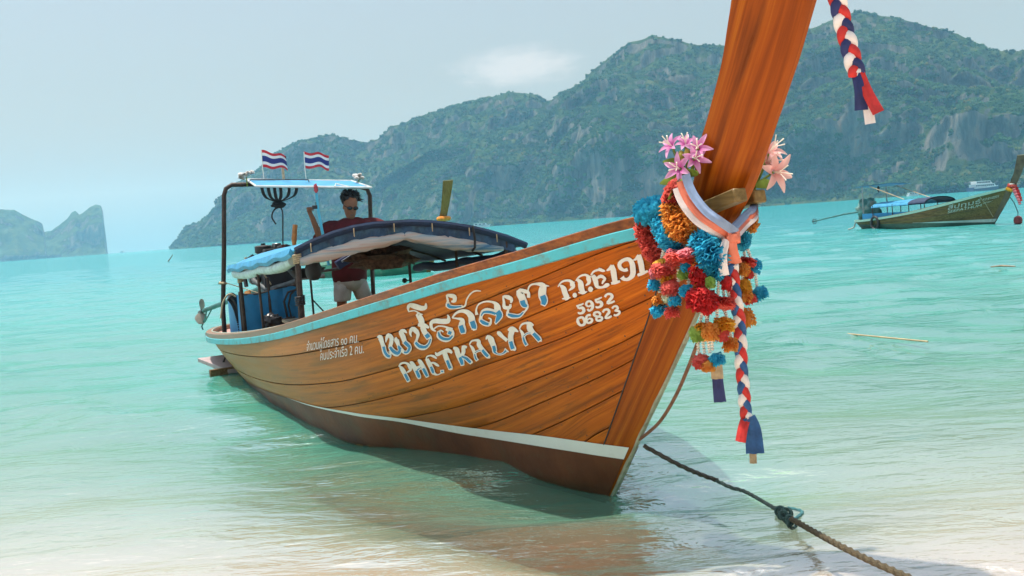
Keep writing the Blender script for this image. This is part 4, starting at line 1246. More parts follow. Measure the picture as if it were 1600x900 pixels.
# ------------------------------------------------------------------ painted lettering (outline strips, mm aft / mm up) and garland layout
LETTERS = [
    ('sara_e',[[1672,881,1673,875,1661,887,1664,872,1639,896,1656,867,1610,894,1663,864,1601,881,1665,863,1604,867,1661,854,1606,855,1659,843,1606,843,1658,831,1605,831,1658,819,1606,817,1660,807,1610,801,1663,793,1614,786,1668,776,1616,775,1670,760,1615,767,1667,747,1611,761,1660,737,1608,757,1651,729,1605,754,1638,725,1605,753,1620,724,1613,749,1594,734,1608,751,1581,748,1597,761,1575,762,1591,768,1573,772,1591,770,1578,778,1596,771,1587,780,1601,771,1593,780],[1601,822,1652,814,1601,822,1653,813,1601,821,1653,812,1602,816,1654,808,1605,806,1656,798,1609,794,1660,785,1610,784,1661,770,1608,775,1659,757,1603,766,1654,744,1599,760,1647,733,1597,758,1633,727,1593,757,1619,727,1586,756,1612,727,1580,755,1609,727,1578,754,1607,726,1576,754,1606,726]],[[1613,814,1643,810,1615,805,1646,800,1619,793,1649,787,1620,781,1651,773,1618,771,1649,760,1613,761,1644,748,1608,755,1637,738,1604,752,1625,734,1598,751,1613,733,1592,750,1605,733]]),
    ('pho',[[1591,844,1582,844,1590,851,1576,851,1587,861,1567,859,1581,872,1556,867,1571,885,1543,877,1556,899,1530,886,1528,912,1533,885,1501,908,1539,883,1488,898,1535,878,1483,883,1533,873,1491,867,1536,866,1503,852,1543,855,1514,838,1552,843,1526,826,1561,833,1535,818,1573,821,1538,812,1582,805,1537,803,1583,788,1532,792,1580,773,1527,784,1572,760,1520,777,1559,750,1513,771,1541,744,1513,769,1514,746,1509,772,1488,760,1496,783,1469,777,1486,794,1455,794,1482,803,1448,809,1481,814,1445,823,1481,826,1443,835,1484,838,1438,850,1488,851,1434,864,1488,864,1431,871,1474,880,1436,866,1455,887,1443,864,1449,887,1442,867],[1439,826,1472,812,1434,816,1469,801,1427,802,1463,786,1420,792,1456,773,1414,788,1445,766,1411,785,1430,762,1408,785,1409,765,1396,790,1385,774,1379,799,1362,788,1369,807,1343,802,1367,813,1332,818,1368,820,1329,832,1371,825,1331,845,1377,828,1341,854,1390,832,1353,858,1403,842,1357,862,1407,858,1355,871,1407,874,1351,887,1407,886,1349,903,1409,896,1354,916,1411,909,1359,924,1404,927,1364,922,1377,942,1369,918,1353,947,1360,921,1333,947,1353,923,1322,939,1347,923,1319,930,1338,920,1318,923,1331,917],[1537,827,1585,806,1537,827,1585,805,1537,826,1584,805,1534,822,1582,801,1528,814,1579,792,1521,803,1574,779,1514,796,1565,767,1505,791,1553,758,1496,787,1536,751,1498,785,1509,750,1502,784,1478,763,1493,789,1458,778,1487,793,1445,794,1485,799,1440,810,1486,810,1441,822,1466,833,1460,810,1439,827,1478,808,1435,816,1471,800,1432,808,1465,793,1431,805,1463,790,1430,804,1462,789,1430,804,1462,788],[1361,873,1412,846,1360,872,1411,845,1359,871,1411,844,1357,869,1408,842,1351,863,1403,836,1344,855,1396,828,1339,848,1389,821,1334,843,1382,815,1328,834,1377,814,1331,818,1375,816,1346,801,1381,809,1366,785,1393,798,1390,771,1401,792,1416,765,1402,792,1431,767,1411,792,1440,768,1422,792,1443,768,1429,792,1446,768,1431,792,1447,768,1433,792]],[[1544,818,1573,806,1538,810,1569,797,1531,799,1564,784,1522,791,1556,772,1513,785,1544,763,1503,781,1529,757,1500,779,1507,756,1497,780,1482,767,1486,787,1465,780,1478,794,1453,794,1476,802,1450,808,1476,812,1451,819,1464,828,1462,815,1449,822,1468,813,1444,812,1461,804,1442,804,1456,798],[1366,864,1399,846,1361,859,1394,841,1353,851,1387,833,1347,844,1381,826,1343,838,1373,820,1337,830,1368,818,1340,817,1366,816,1353,803,1373,807,1372,788,1388,795,1393,776,1398,787,1413,771,1406,785,1427,773,1417,785,1436,774,1426,786]]),
    ('cho',[[1296,893,1286,896,1299,899,1285,903,1303,909,1282,913,1302,921,1276,921,1292,936,1265,930,1276,952,1252,938,1249,966,1252,938,1221,965,1258,936,1207,956,1251,930,1198,947,1245,923,1194,937,1240,919,1195,926,1236,915,1201,912,1235,911,1213,898,1240,902,1229,884,1250,889,1242,872,1261,877,1254,861,1272,868,1263,853,1286,858,1264,850,1296,843,1261,846,1296,830,1252,841,1290,818,1243,837,1279,810,1233,833,1265,804,1222,830,1246,801,1212,829,1221,803,1197,832,1195,811,1178,839,1170,823,1160,847,1147,837,1145,859,1128,854,1132,873,1112,871,1125,884,1101,886,1127,887,1095,898,1133,887,1094,908,1139,889,1097,916,1146,892,1104,922,1156,898,1111,926,1166,908,1115,931,1170,924,1116,941,1172,941,1115,955,1169,958,1114,964,1156,976,1115,962,1132,989,1122,959,1106,992,1128,960,1091,985,1120,961,1082,975,1105,958,1076,968,1093,956],[1175,989,1185,971,1164,992,1176,969,1153,995,1160,966,1158,995,1132,973,1163,994,1112,990,1162,1000,1102,1006,1161,1006,1098,1021,1161,1013,1101,1034,1164,1023,1107,1045,1165,1032,1113,1053,1166,1038,1120,1058,1167,1048,1124,1055,1139,1065,1145,1042,1122,1063,1133,1046,1104,1058,1111,1048,1091,1055,1095,1049],[1233,1066,1222,1068,1235,1073,1220,1076,1238,1083,1216,1085,1238,1094,1211,1092,1230,1106,1203,1097,1216,1118,1195,1101,1191,1128,1194,1100,1165,1129,1189,1097,1144,1127,1176,1093,1126,1124,1160,1088,1107,1120,1142,1084,1090,1115,1121,1080,1077,1112,1099,1078,1065,1111,1078,1079,1056,1111,1056,1083,1054,1109,1033,1093,1048,1112,1022,1109,1038,1122,1020,1122,1031,1130,1021,1130],[1225,1074,1226,1066,1209,1077,1210,1069,1185,1080,1187,1072,1162,1081,1168,1073,1143,1076,1152,1069,1128,1069,1137,1062,1117,1064,1127,1056],[1254,871,1295,849,1254,871,1295,849,1253,870,1294,848,1250,866,1292,846,1243,859,1289,837,1236,851,1283,825,1228,846,1270,814,1217,843,1249,808,1203,840,1225,807,1192,840,1198,811,1182,843,1171,823,1167,851,1150,836,1152,860,1132,849,1142,869,1118,862,1133,879,1107,875,1126,887,1100,883,1122,892,1096,886,1120,893,1095,887,1120,894,1095,888],[1106,935,1166,908,1106,934,1166,908,1105,933,1165,907,1104,930,1164,904,1101,923,1161,896,1097,914,1156,887,1094,907,1153,880,1092,904,1152,877,1092,903,1152,876,1092,902,1151,875]],[[1258,862,1283,850,1252,855,1280,842,1244,846,1274,830,1235,840,1263,819,1223,837,1244,815,1207,834,1221,814,1193,834,1197,817,1180,839,1173,827,1162,847,1154,840,1147,857,1138,852,1135,867,1124,864,1126,878,1114,876,1119,886,1106,884],[1113,926,1155,907,1107,915,1150,896,1102,903,1145,884]]),
    ('ro',[[1040,936,1030,944,1049,938,1036,948,1063,943,1044,955,1073,952,1047,962,1074,966,1045,972,1070,982,1040,984,1060,998,1034,991,1041,1012,1030,992,1019,1021,1021,993,997,1026,1010,994,974,1027,995,994,952,1026,975,992,933,1025,954,991,914,1026,934,990,898,1026,912,991,894,1026,886,997,895,1024,864,1014,887,1029,858,1028,880,1036,857,1039,876,1042,859,1047,875,1048,863,1053,874,1053,866,1056],[1042,961,1039,953,1029,966,1026,959,1011,974,1009,966,991,980,993,971,972,981,977,972,953,981,960,971,936,979,945,968,921,976,932,965,907,973,921,960,896,970,909,956,887,968,897,955,878,966,885,955,872,965,878,956],[975,932,964,939,979,936,968,943,984,940,973,949,988,941,983,953,991,938,998,948,998,932,1012,941,1005,925,1024,933,1011,918,1035,924,1015,913,1045,912,1016,911,1049,899,1011,908,1044,887,1002,903,1034,878,992,898,1021,872,982,895,1007,868,972,892,989,866,962,892,968,869,948,895,945,877,930,902,923,889,918,909,903,901,915,916,888,916,916,924,878,931,918,928,874,946,919,930,881,956,924,934,893,961,931,939,903,963,936,944,910,965,941,947,918,967,945,950,923,969],[994,944,1026,937,995,943,1026,936,995,942,1026,935,996,937,1027,932,997,929,1031,923,997,920,1037,910,996,915,1038,896,991,911,1030,885,984,907,1018,878,976,903,1004,873,965,902,987,872,954,901,967,873,945,902,945,878,934,906,924,888,920,914,907,899,908,921,896,907,901,924,892,910,900,925,890,911,899,925,889,911],[913,955,949,922,912,955,948,922,910,954,946,921,907,953,943,920,901,950,937,918,893,947,929,914,886,945,923,912,883,943,919,911,882,943,918,910,881,942,917,910]],[[1004,936,1019,933,1005,928,1023,925,1006,918,1029,912,1004,911,1030,899,999,906,1023,890,991,901,1012,883,981,898,998,879,970,896,982,878,957,895,964,879,945,896,945,883,932,902,926,892,916,910,910,903,905,917,899,911],[913,947,937,926,903,943,927,921,892,939,916,917]]),
    ('hanakat',[[790,1146,795,1136,781,1148,787,1134,771,1151,775,1132,772,1152,754,1137,772,1155,740,1151,769,1162,731,1165,768,1164,731,1181,769,1163,745,1189,779,1165,762,1191,791,1167,775,1191,800,1171,786,1191,805,1174,801,1190,803,1177,818,1182,805,1172,823,1169,806,1159,825,1156,808,1145,828,1144,815,1131,837,1135,821,1121,850,1123,821,1119,856,1107,819,1119,845,1096,810,1116,828,1093,795,1114,810,1092,777,1112,789,1092,757,1111,765,1093,737,1111,743,1095,720,1111,724,1098,705,1113,705,1102,694,1117,687,1110,684,1126,673,1123,675,1139,664,1137,663,1153,653,1150,647,1167,639,1162,630,1180,623,1175,612,1192,606,1185,593,1201,590,1194,574,1209,573,1200,555,1213,557,1204,538,1213,542,1205,523,1211,527,1204,513,1209,517,1204],[804,1135,838,1130,805,1134,838,1129,805,1132,838,1128,806,1128,838,1127,808,1122,842,1122,808,1119,849,1111,808,1122,845,1097,804,1121,830,1091,792,1118,812,1090,778,1116,792,1090,758,1116,767,1092,734,1117,741,1096,716,1118,723,1099,709,1119,716,1100,708,1119,715,1100,716,1100,708,1119]],[[814,1127,830,1128,815,1122,835,1122,816,1118,841,1113,815,1118,838,1102,809,1115,825,1097,796,1112,808,1095,781,1111,789,1095,759,1111,765,1098,735,1112,739,1102,718,1113,721,1105]]),
    ('ko',[[844,1035,837,1030,834,1043,826,1037,819,1055,810,1047,801,1066,795,1056,782,1075,779,1062,762,1083,762,1067,741,1088,747,1069,719,1091,733,1068,697,1090,720,1064,678,1086,712,1058,664,1076,708,1051,654,1064,706,1041,649,1049,706,1033,653,1032,709,1027,660,1019,715,1016,664,1011,722,1001,665,1002,724,985,667,990,723,972,669,979,722,963,673,970,718,956,678,962,714,952,682,957,711,949],[838,1036,843,1029,826,1036,832,1028,809,1036,816,1026,793,1035,802,1023,776,1036,790,1019,759,1035,782,1014,744,1027,782,1011,747,1009,787,1012,755,996,799,1002,759,988,813,985,760,980,820,968,763,967,822,953,767,953,823,942,775,942,821,935,784,933,818,929,790,928,816,925],[656,1026,715,1011,656,1025,715,1011,656,1024,715,1010,657,1020,716,1005,658,1010,717,995,659,997,719,982,662,984,721,972,668,973,720,970,675,965,719,969,678,963,720,965,679,961,722,961,680,960,724,959,680,958,724,957],[768,996,820,982,768,995,820,981,768,994,820,981,769,990,821,976,768,980,824,965,768,967,827,951,769,955,830,940,773,947,829,935,777,941,827,932,780,938,826,929,781,935,827,926,782,933,827,924,782,932,828,923]],[[664,1019,708,1007,665,1009,710,997,667,995,712,984,669,982,713,974,675,972,713,970,681,965,712,968,685,962,713,965],[776,988,813,978,776,979,816,968,776,965,819,954,777,953,822,942,781,945,821,936,785,939,820,933,788,936,818,931]]),
    ('lo',[[641,1053,613,1057,636,1063,612,1066,629,1076,611,1078,619,1090,606,1089,607,1103,597,1100,593,1116,586,1111,575,1128,571,1120,552,1136,552,1127,527,1143,529,1133,503,1146,507,1136,481,1147,488,1135,460,1145,470,1132,442,1142,458,1127,428,1137,456,1119,417,1129,460,1111,411,1118,464,1103,412,1104,467,1096,417,1092,471,1085,420,1084,474,1070,419,1079,472,1057,416,1068,469,1051,423,1048,466,1052,443,1031,470,1046,464,1019,483,1034,480,1010,496,1021,492,1003,505,1010,502,997,511,1002,508,993,516,996],[461,1057,439,1083,469,1059,447,1085,479,1061,457,1087,492,1064,469,1090,506,1067,482,1094,521,1071,499,1098,533,1073,517,1100,544,1073,536,1098,554,1072,556,1092,562,1070,575,1083,571,1063,590,1070,580,1052,602,1056,588,1040,612,1043,594,1030,621,1033,597,1024,630,1021,597,1021,634,1006,593,1019,627,995,585,1015,616,988,577,1011,605,983,569,1007,592,980,563,1004,576,980,562,1002,555,986,554,1006,539,999,543,1016,528,1014,536,1024,521,1027,537,1027,525,1035,543,1029,534,1038,549,1031,540,1040],[423,1094,482,1069,423,1094,482,1068,423,1092,481,1067,422,1091,480,1063,419,1086,478,1057,414,1077,476,1052,416,1059,475,1054,430,1042,474,1054,444,1030,479,1047,457,1022,487,1037,471,1013,495,1028,485,1006,503,1018,495,1000,510,1010,499,998,513,1006,500,996,515,1005,501,996,516,1005],[476,1049,454,1074,477,1049,454,1074,478,1050,455,1075,482,1051,459,1076,492,1054,468,1079,504,1057,481,1084,517,1060,497,1087,532,1062,515,1088,547,1063,536,1088,557,1062,558,1084,565,1059,578,1073,575,1052,591,1061,585,1044,599,1053,591,1041,602,1050,592,1040,604,1049,592,1039,604,1049],[602,1034,632,1014,601,1034,631,1014,601,1033,630,1013,598,1031,628,1011,592,1027,626,1005,584,1022,621,997,578,1019,613,989,570,1015,599,984,559,1010,585,982,551,1007,574,981,547,1005,571,980,546,1005,570,980,545,1005,569,980]],[[430,1088,473,1066,426,1083,471,1061,421,1074,469,1056,423,1059,468,1055,435,1043,468,1053,449,1033,475,1045,462,1024,483,1035,476,1016,491,1025,489,1008,499,1015,499,1003,505,1007],[478,1056,464,1070,487,1059,473,1074,499,1063,486,1078,513,1065,501,1081,528,1067,519,1083,545,1068,538,1082,557,1067,558,1079,568,1063,575,1069,580,1054,587,1058,589,1047,595,1050],[605,1026,622,1016,599,1023,619,1010,591,1018,615,1001,583,1014,607,994,575,1009,594,990,564,1005,579,988,556,1001,569,987]]),
    ('yo',[[325,1132,316,1130,322,1139,308,1136,319,1147,297,1145,320,1149,290,1159,323,1149,295,1170,330,1152,305,1176,338,1155,315,1180,346,1160,328,1181,353,1164,344,1181,353,1167,362,1175,355,1163,371,1162,358,1151,376,1149,360,1138,380,1137,365,1125,388,1125,369,1115,397,1111,369,1113,397,1095,365,1113,380,1090,352,1112,360,1091,345,1113,340,1096,344,1113,326,1108,340,1118,321,1119,336,1124,320,1125],[348,1096,359,1099,357,1085,371,1088,367,1069,387,1071,370,1062,397,1053,365,1062,388,1040,353,1062,372,1035,339,1062,354,1034,324,1062,334,1035,308,1063,313,1039,292,1065,291,1046,275,1069,271,1055,257,1075,251,1065,241,1083,234,1076,227,1092,218,1086,217,1102,203,1097,214,1108,191,1109,220,1105,188,1124,231,1105,190,1132,244,1113,187,1137,248,1127,186,1146,248,1142,187,1159,248,1155,187,1173,251,1166,188,1186,253,1180,190,1195,241,1205,197,1187,208,1220,208,1182,187,1218,198,1187,172,1215,186,1190,160,1212,177,1190,149,1207,170,1189,142,1197,168,1189,145,1184,169,1183,151,1171,176,1173,156,1163,181,1165],[373,1073,393,1052,372,1073,392,1052,371,1073,391,1051,367,1072,388,1050,357,1070,381,1046,345,1068,371,1040,333,1067,356,1036,319,1065,337,1035,305,1063,316,1036,293,1063,293,1041,280,1067,271,1051,265,1075,254,1062,252,1082,243,1070,246,1085,238,1072,245,1086,237,1073,245,1086,237,1073],[194,1160,249,1145,194,1159,249,1145,194,1158,249,1144,194,1154,249,1141,194,1146,250,1134,194,1138,251,1122,195,1135,247,1109,197,1133,234,1101,194,1128,221,1100,189,1124,212,1101,186,1121,210,1100,185,1121,209,1099,184,1121,209,1099]],[[372,1067,383,1055,363,1065,377,1051,350,1063,366,1045,337,1061,352,1041,323,1059,334,1041,307,1058,314,1042,293,1058,293,1046,278,1063,273,1055,262,1072,257,1066,250,1078,246,1074],[201,1152,241,1143,201,1145,243,1136,201,1136,244,1124,202,1131,240,1112,202,1128,228,1106,198,1123,215,1105,195,1119,207,1105]]),
    ('sara_a',[[178,1169,152,1172,174,1177,152,1180,168,1190,152,1191,161,1203,148,1202,151,1216,141,1214,140,1230,131,1225,125,1241,120,1233,106,1248,106,1238,87,1251,90,1240,68,1253,74,1239,48,1255,60,1236,26,1255,49,1229,7,1246,50,1226,6,1226,55,1228,14,1210,64,1219,20,1199,75,1205,24,1190,82,1192,30,1181,87,1180,32,1176,91,1164,31,1173,89,1150,27,1164,87,1143,29,1147,85,1144,43,1129,85,1140,59,1118,89,1130,70,1111,94,1121],[23,1246,33,1227,3,1241,9,1229,-18,1235,-15,1230],[26,1188,83,1175,26,1188,83,1174,26,1187,83,1173,26,1184,83,1169,25,1177,83,1161,24,1165,84,1152,27,1150,84,1147,38,1134,85,1143,50,1124,88,1135,57,1118,92,1128,60,1116,95,1123,60,1114,96,1122,60,1114,97,1122]],[[33,1183,76,1171,32,1175,77,1163,31,1164,77,1153,33,1149,78,1147,44,1135,79,1142,55,1125,83,1133,63,1119,87,1126]]),
    ('P',[[1560,670,1552,666,1553,676,1544,672,1543,685,1533,679,1529,694,1523,684,1515,700,1513,688,1500,704,1503,691,1485,707,1493,693,1470,708,1482,693,1455,707,1471,691,1441,703,1465,688,1431,697,1463,681,1424,688,1464,672,1421,678,1465,664,1423,669,1464,658,1431,657,1462,655,1446,644,1461,653,1466,635,1471,646,1487,628,1489,638,1501,624,1503,631],[1537,678,1550,672,1529,674,1552,664,1518,669,1556,652,1509,661,1558,640,1505,651,1557,630,1504,640,1556,620,1503,629,1554,610,1502,618,1555,600,1502,607,1555,589,1502,598,1554,578,1504,586,1549,568,1506,574,1542,559,1507,566,1537,553],[1503,630,1549,614,1503,629,1549,613,1504,628,1549,612,1503,624,1549,608,1502,618,1550,601,1501,609,1551,591,1500,600,1552,582,1500,591,1552,573,1501,581,1551,564,1502,574,1550,557,1502,570,1550,554,1502,569,1550,552,1502,568,1551,551]],[[1513,621,1539,612,1512,615,1540,605,1511,606,1541,595,1510,597,1542,585,1510,587,1542,576,1511,577,1541,567,1512,571,1540,561]]),
    ('H',[[1414,714,1424,705,1406,715,1422,701,1393,716,1422,696,1382,711,1424,691,1376,702,1424,683,1373,691,1424,672,1371,680,1424,661,1370,670,1423,651,1370,659,1423,641,1370,648,1423,631,1370,637,1424,619,1370,624,1425,607,1373,612,1425,598,1381,601,1423,593,1390,592,1420,588,1397,587,1419,584],[1397,670,1397,659,1384,674,1385,662,1367,680,1368,668,1350,685,1351,673,1333,691,1334,678,1316,697,1317,683,1304,701,1305,687],[1319,735,1334,724,1312,735,1334,720,1302,733,1333,714,1293,728,1334,708,1289,718,1333,700,1287,707,1332,690,1285,696,1332,679,1284,684,1332,667,1284,671,1332,654,1284,658,1332,643,1285,647,1334,632,1287,636,1336,621,1289,627,1337,612,1294,619,1334,606,1300,612,1330,603,1304,607,1327,600],[1367,662,1413,648,1367,662,1413,648,1367,661,1413,647,1367,656,1413,642,1367,646,1416,631,1368,632,1418,616,1369,619,1420,604,1372,610,1420,598,1377,604,1419,595,1380,600,1419,591,1381,597,1420,588,1381,595,1421,586,1382,594,1421,585],[1391,657,1387,641,1390,658,1386,641,1387,659,1383,642,1382,661,1378,645,1371,665,1367,649,1358,671,1354,655,1348,675,1344,659,1343,678,1339,661,1340,679,1336,662,1338,679,1335,663],[1290,683,1336,666,1290,683,1336,665,1290,682,1336,664,1289,677,1336,660,1288,668,1336,650,1286,656,1336,637,1286,644,1336,626,1287,634,1335,617,1289,626,1334,610,1290,619,1333,605,1290,616,1333,601,1290,615,1333,600,1290,614,1333,599]],[[1377,653,1404,645,1377,643,1406,634,1377,629,1409,619,1378,616,1411,607,1382,608,1411,600,1386,602,1410,596,1389,598,1410,594],[1380,656,1379,650,1363,663,1362,657,1347,670,1345,664],[1299,674,1326,664,1297,665,1326,654,1296,653,1326,641,1295,641,1326,629,1296,631,1325,621,1298,622,1324,613,1299,616,1323,608]]),
    ('E',[[1253,734,1242,733,1248,740,1237,739,1240,749,1230,747,1229,759,1223,752,1214,765,1214,756,1199,769,1202,759,1185,772,1191,760,1172,773,1184,759,1160,772,1177,756,1150,770,1171,753,1143,764,1163,750,1138,756,1154,746,1136,751,1149,743],[1218,746,1254,734,1216,739,1255,725,1213,728,1257,713,1212,718,1259,701,1211,708,1258,691,1212,698,1258,681,1213,686,1257,672,1215,672,1259,660,1218,660,1262,646,1220,651,1259,632,1219,644,1248,625,1216,637,1233,622,1210,633,1218,623,1201,633,1203,626,1189,637,1189,631,1176,642,1176,636,1162,649,1162,640,1147,656,1147,643,1137,662,1137,645],[1221,716,1225,704,1211,718,1216,705,1197,721,1204,707,1182,722,1196,707,1171,719,1191,703,1162,713,1185,697,1156,709,1179,692,1153,704,1171,690,1151,699,1164,689,1149,695,1158,689],[1210,697,1251,685,1210,697,1251,684,1210,695,1251,683,1210,692,1252,679,1211,683,1254,670,1211,671,1256,658,1213,661,1258,648,1216,653,1257,641,1220,647,1256,636,1223,642,1255,633,1224,639,1255,630,1224,637,1256,628,1224,636,1256,627],[1159,666,1173,644,1158,666,1172,644,1155,666,1169,644,1152,666,1165,645,1145,667,1160,645,1138,668,1153,644,1131,668,1147,644,1128,669,1143,644,1125,669,1141,645,1124,669,1139,645]],[[1219,689,1243,682,1220,681,1244,673,1220,669,1247,661,1222,658,1249,650,1225,650,1248,644,1229,644,1247,639,1232,639,1246,635],[1156,660,1161,651,1145,661,1152,651,1135,662,1143,651]]),
    ('T',[[1121,794,1130,791,1118,789,1135,784,1114,785,1140,772,1113,787,1129,762,1106,790,1106,768,1086,798,1084,777,1064,806,1064,784,1041,813,1045,789,1017,821,1026,792,993,824,1015,794,978,816,1008,793,974,805,998,790,972,798,991,786],[1022,801,1068,790,1024,792,1071,780,1025,779,1074,766,1027,767,1077,752,1029,755,1079,740,1030,744,1080,728,1032,731,1081,716,1033,719,1082,703,1034,706,1084,690,1036,695,1085,680,1041,685,1083,674,1048,677,1079,669,1053,672,1076,666],[1032,750,1074,738,1032,750,1074,738,1033,749,1074,737,1033,745,1075,733,1034,735,1077,723,1036,723,1080,710,1037,713,1083,698,1038,704,1084,688,1039,696,1085,680,1039,689,1085,673,1039,686,1085,670,1039,684,1085,669,1040,684,1085,668]],[[1042,742,1067,735,1043,733,1069,726,1044,721,1072,713,1046,710,1074,701,1047,701,1076,691,1047,692,1076,682,1048,686,1076,676]]),
    ('K',[[942,836,956,821,933,837,952,817,920,837,949,812,907,831,950,809,905,820,952,806,908,809,955,798,910,800,958,787,911,790,960,775,912,778,961,762,913,767,962,750,913,757,962,739,913,747,962,729,914,736,962,721,920,724,960,715,928,714,958,708,934,707,957,703],[930,769,916,761,919,779,903,770,904,793,884,783,894,804,866,799,889,814,855,816,882,827,849,829,867,845,851,829,842,850,857,827,831,846,848,828,825,842,839,828],[909,774,923,756,899,775,915,754,884,775,905,751,869,773,897,748,858,767,893,743,850,759,888,735,845,753,881,728,842,747,872,725,840,741,863,724,839,736,857,723],[909,776,951,763,909,776,951,763,909,775,951,762,909,771,952,758,909,763,954,749,908,753,957,737,909,741,959,728,914,731,960,721,920,722,960,714,924,715,961,709,926,712,962,705,926,711,962,703,926,710,963,702],[906,784,929,762,906,783,929,762,905,783,927,762,901,782,924,760,892,780,916,756,879,778,907,752,866,774,900,747,857,767,896,742,851,759,891,735,847,753,886,729,844,748,882,725,844,744,878,723,843,741,876,721,842,739,874,720,841,738,873,718,840,737,873,717]],[[917,769,943,760,917,761,946,752,916,750,949,740,917,739,951,730,922,729,952,723,928,720,952,715,932,714,953,710],[907,776,918,766,898,775,911,762,885,772,901,758,873,768,893,752,864,762,888,747,858,754,883,739,854,748,879,733,852,743,874,730,851,739,870,727,851,736,868,726]]),
    ('A',[[804,856,796,853,797,863,789,859,786,873,778,868,773,882,769,874,759,888,760,877,745,891,749,879,732,893,739,879,718,895,730,878,705,895,723,876,693,889,722,875,694,876,725,876,700,868,733,868,701,864,741,854,699,859,741,841,697,849,738,830,694,839,734,820,690,830,730,809,685,820,725,799,681,811,720,790,678,802,716,781,675,794,711,774,673,788,705,769,674,783,698,766,675,779,692,766,676,775,687,766],[794,854,803,849,788,851,802,843,780,846,802,835,774,838,802,826,773,826,803,816,774,813,804,804,776,801,805,793,779,789,808,783,783,778,811,772,786,770,813,762,787,763,813,753,787,756,812,746,787,751,811,741],[788,806,787,798,779,810,778,802,765,816,765,807,751,820,753,811,738,824,741,814,725,826,729,815,716,827,720,816],[694,836,733,817,694,836,733,816,694,835,733,815,692,832,732,812,689,825,730,805,685,817,727,795,681,809,723,786,677,803,718,778,674,796,713,772,671,791,708,768,669,788,707,766,668,787,706,765,668,787,706,764],[777,800,803,795,777,799,803,794,777,798,804,792,778,794,805,789,780,787,808,781,783,778,812,771,784,771,815,761,783,767,815,754,782,763,813,748,781,759,812,745,781,756,812,743,780,755,812,741,780,754,811,740],[795,803,793,789,794,803,792,790,792,804,789,791,787,806,784,793,778,810,775,797,766,816,764,802,753,821,754,806,741,824,745,808,731,827,735,810,723,828,727,812,719,829,723,813,717,830,720,814,716,830,719,814]],[[700,828,724,816,697,822,722,809,693,813,719,799,688,805,716,790,685,798,711,783,681,791,705,777,678,787,701,773],[786,793,797,791,788,786,800,783,790,776,804,773,792,768,807,764,791,763,807,757,790,759,805,752,789,756,804,748],[786,801,785,798,778,805,777,801,765,811,765,807,753,815,754,811,742,819,743,814,732,821,733,816,725,823,726,818]]),
    ('L',[[647,895,641,892,642,902,633,897,633,913,622,902,614,924,624,899,596,923,629,896,585,917,629,890,577,909,630,885,576,899,630,881,578,889,630,875,581,880,630,865,581,871,630,855,582,861,630,846,584,848,630,838,590,835,633,830,595,826,638,818,598,821,639,805,600,816,629,797,600,809,616,795,595,804,604,794,585,802,591,794,573,803,577,794,562,805,563,796,554,810,549,800,549,815,536,805,545,819,524,814,538,826,518,825,529,835,515,835,522,841,514,842],[515,838,532,825,506,830,520,820,497,822,508,814],[583,863,623,854,583,863,624,853,584,861,624,852,585,858,625,848,586,850,627,840,587,840,630,830,590,829,632,823,597,820,633,820,600,818,635,812,603,819,633,802,601,814,625,797,596,808,613,793,589,805,599,791,579,806,585,791,566,809,568,794,555,813,551,799,545,819,535,806,535,827,520,813,526,834,510,818,520,837,506,820,519,838,505,821,518,839,504,822]],[[592,856,617,850,593,849,620,842,595,838,623,832,598,828,625,824,603,820,626,820,608,817,628,814,610,815,626,807,608,809,618,802,602,803,607,798,593,800,595,796,581,800,582,797,567,804,567,800,553,809,552,804,542,816,537,810,531,824,523,817,523,830,514,822]]),
    ('Y',[[522,949,534,937,516,950,533,933,506,951,532,928,497,948,532,924,492,940,527,920,489,931,521,913,486,923,513,906,479,915,505,898,469,906,496,889,462,900,490,882],[434,964,434,955,423,971,424,954,404,981,412,952,380,985,405,950,364,977,392,950,354,965,371,950,348,956,356,949],[377,956,416,965,386,947,424,956,397,935,436,943,407,924,447,929,411,916,455,917,415,909,461,906,418,900,465,894,422,890,470,882,424,879,473,869,426,870,475,857,425,863,475,846,423,856,473,837,423,846,471,833,429,836,468,833,438,830,465,831,443,827,464,828],[422,898,470,888,422,898,470,887,422,897,470,886,423,893,471,882,424,886,473,875,425,876,475,865,426,868,477,855,427,860,478,846,427,852,478,837,428,846,478,831,428,842,478,828,428,841,478,827,428,840,478,826]],[[431,891,463,884,432,884,465,877,433,875,467,867,434,866,469,857,435,857,470,848,435,849,470,839,436,844,470,834]]),
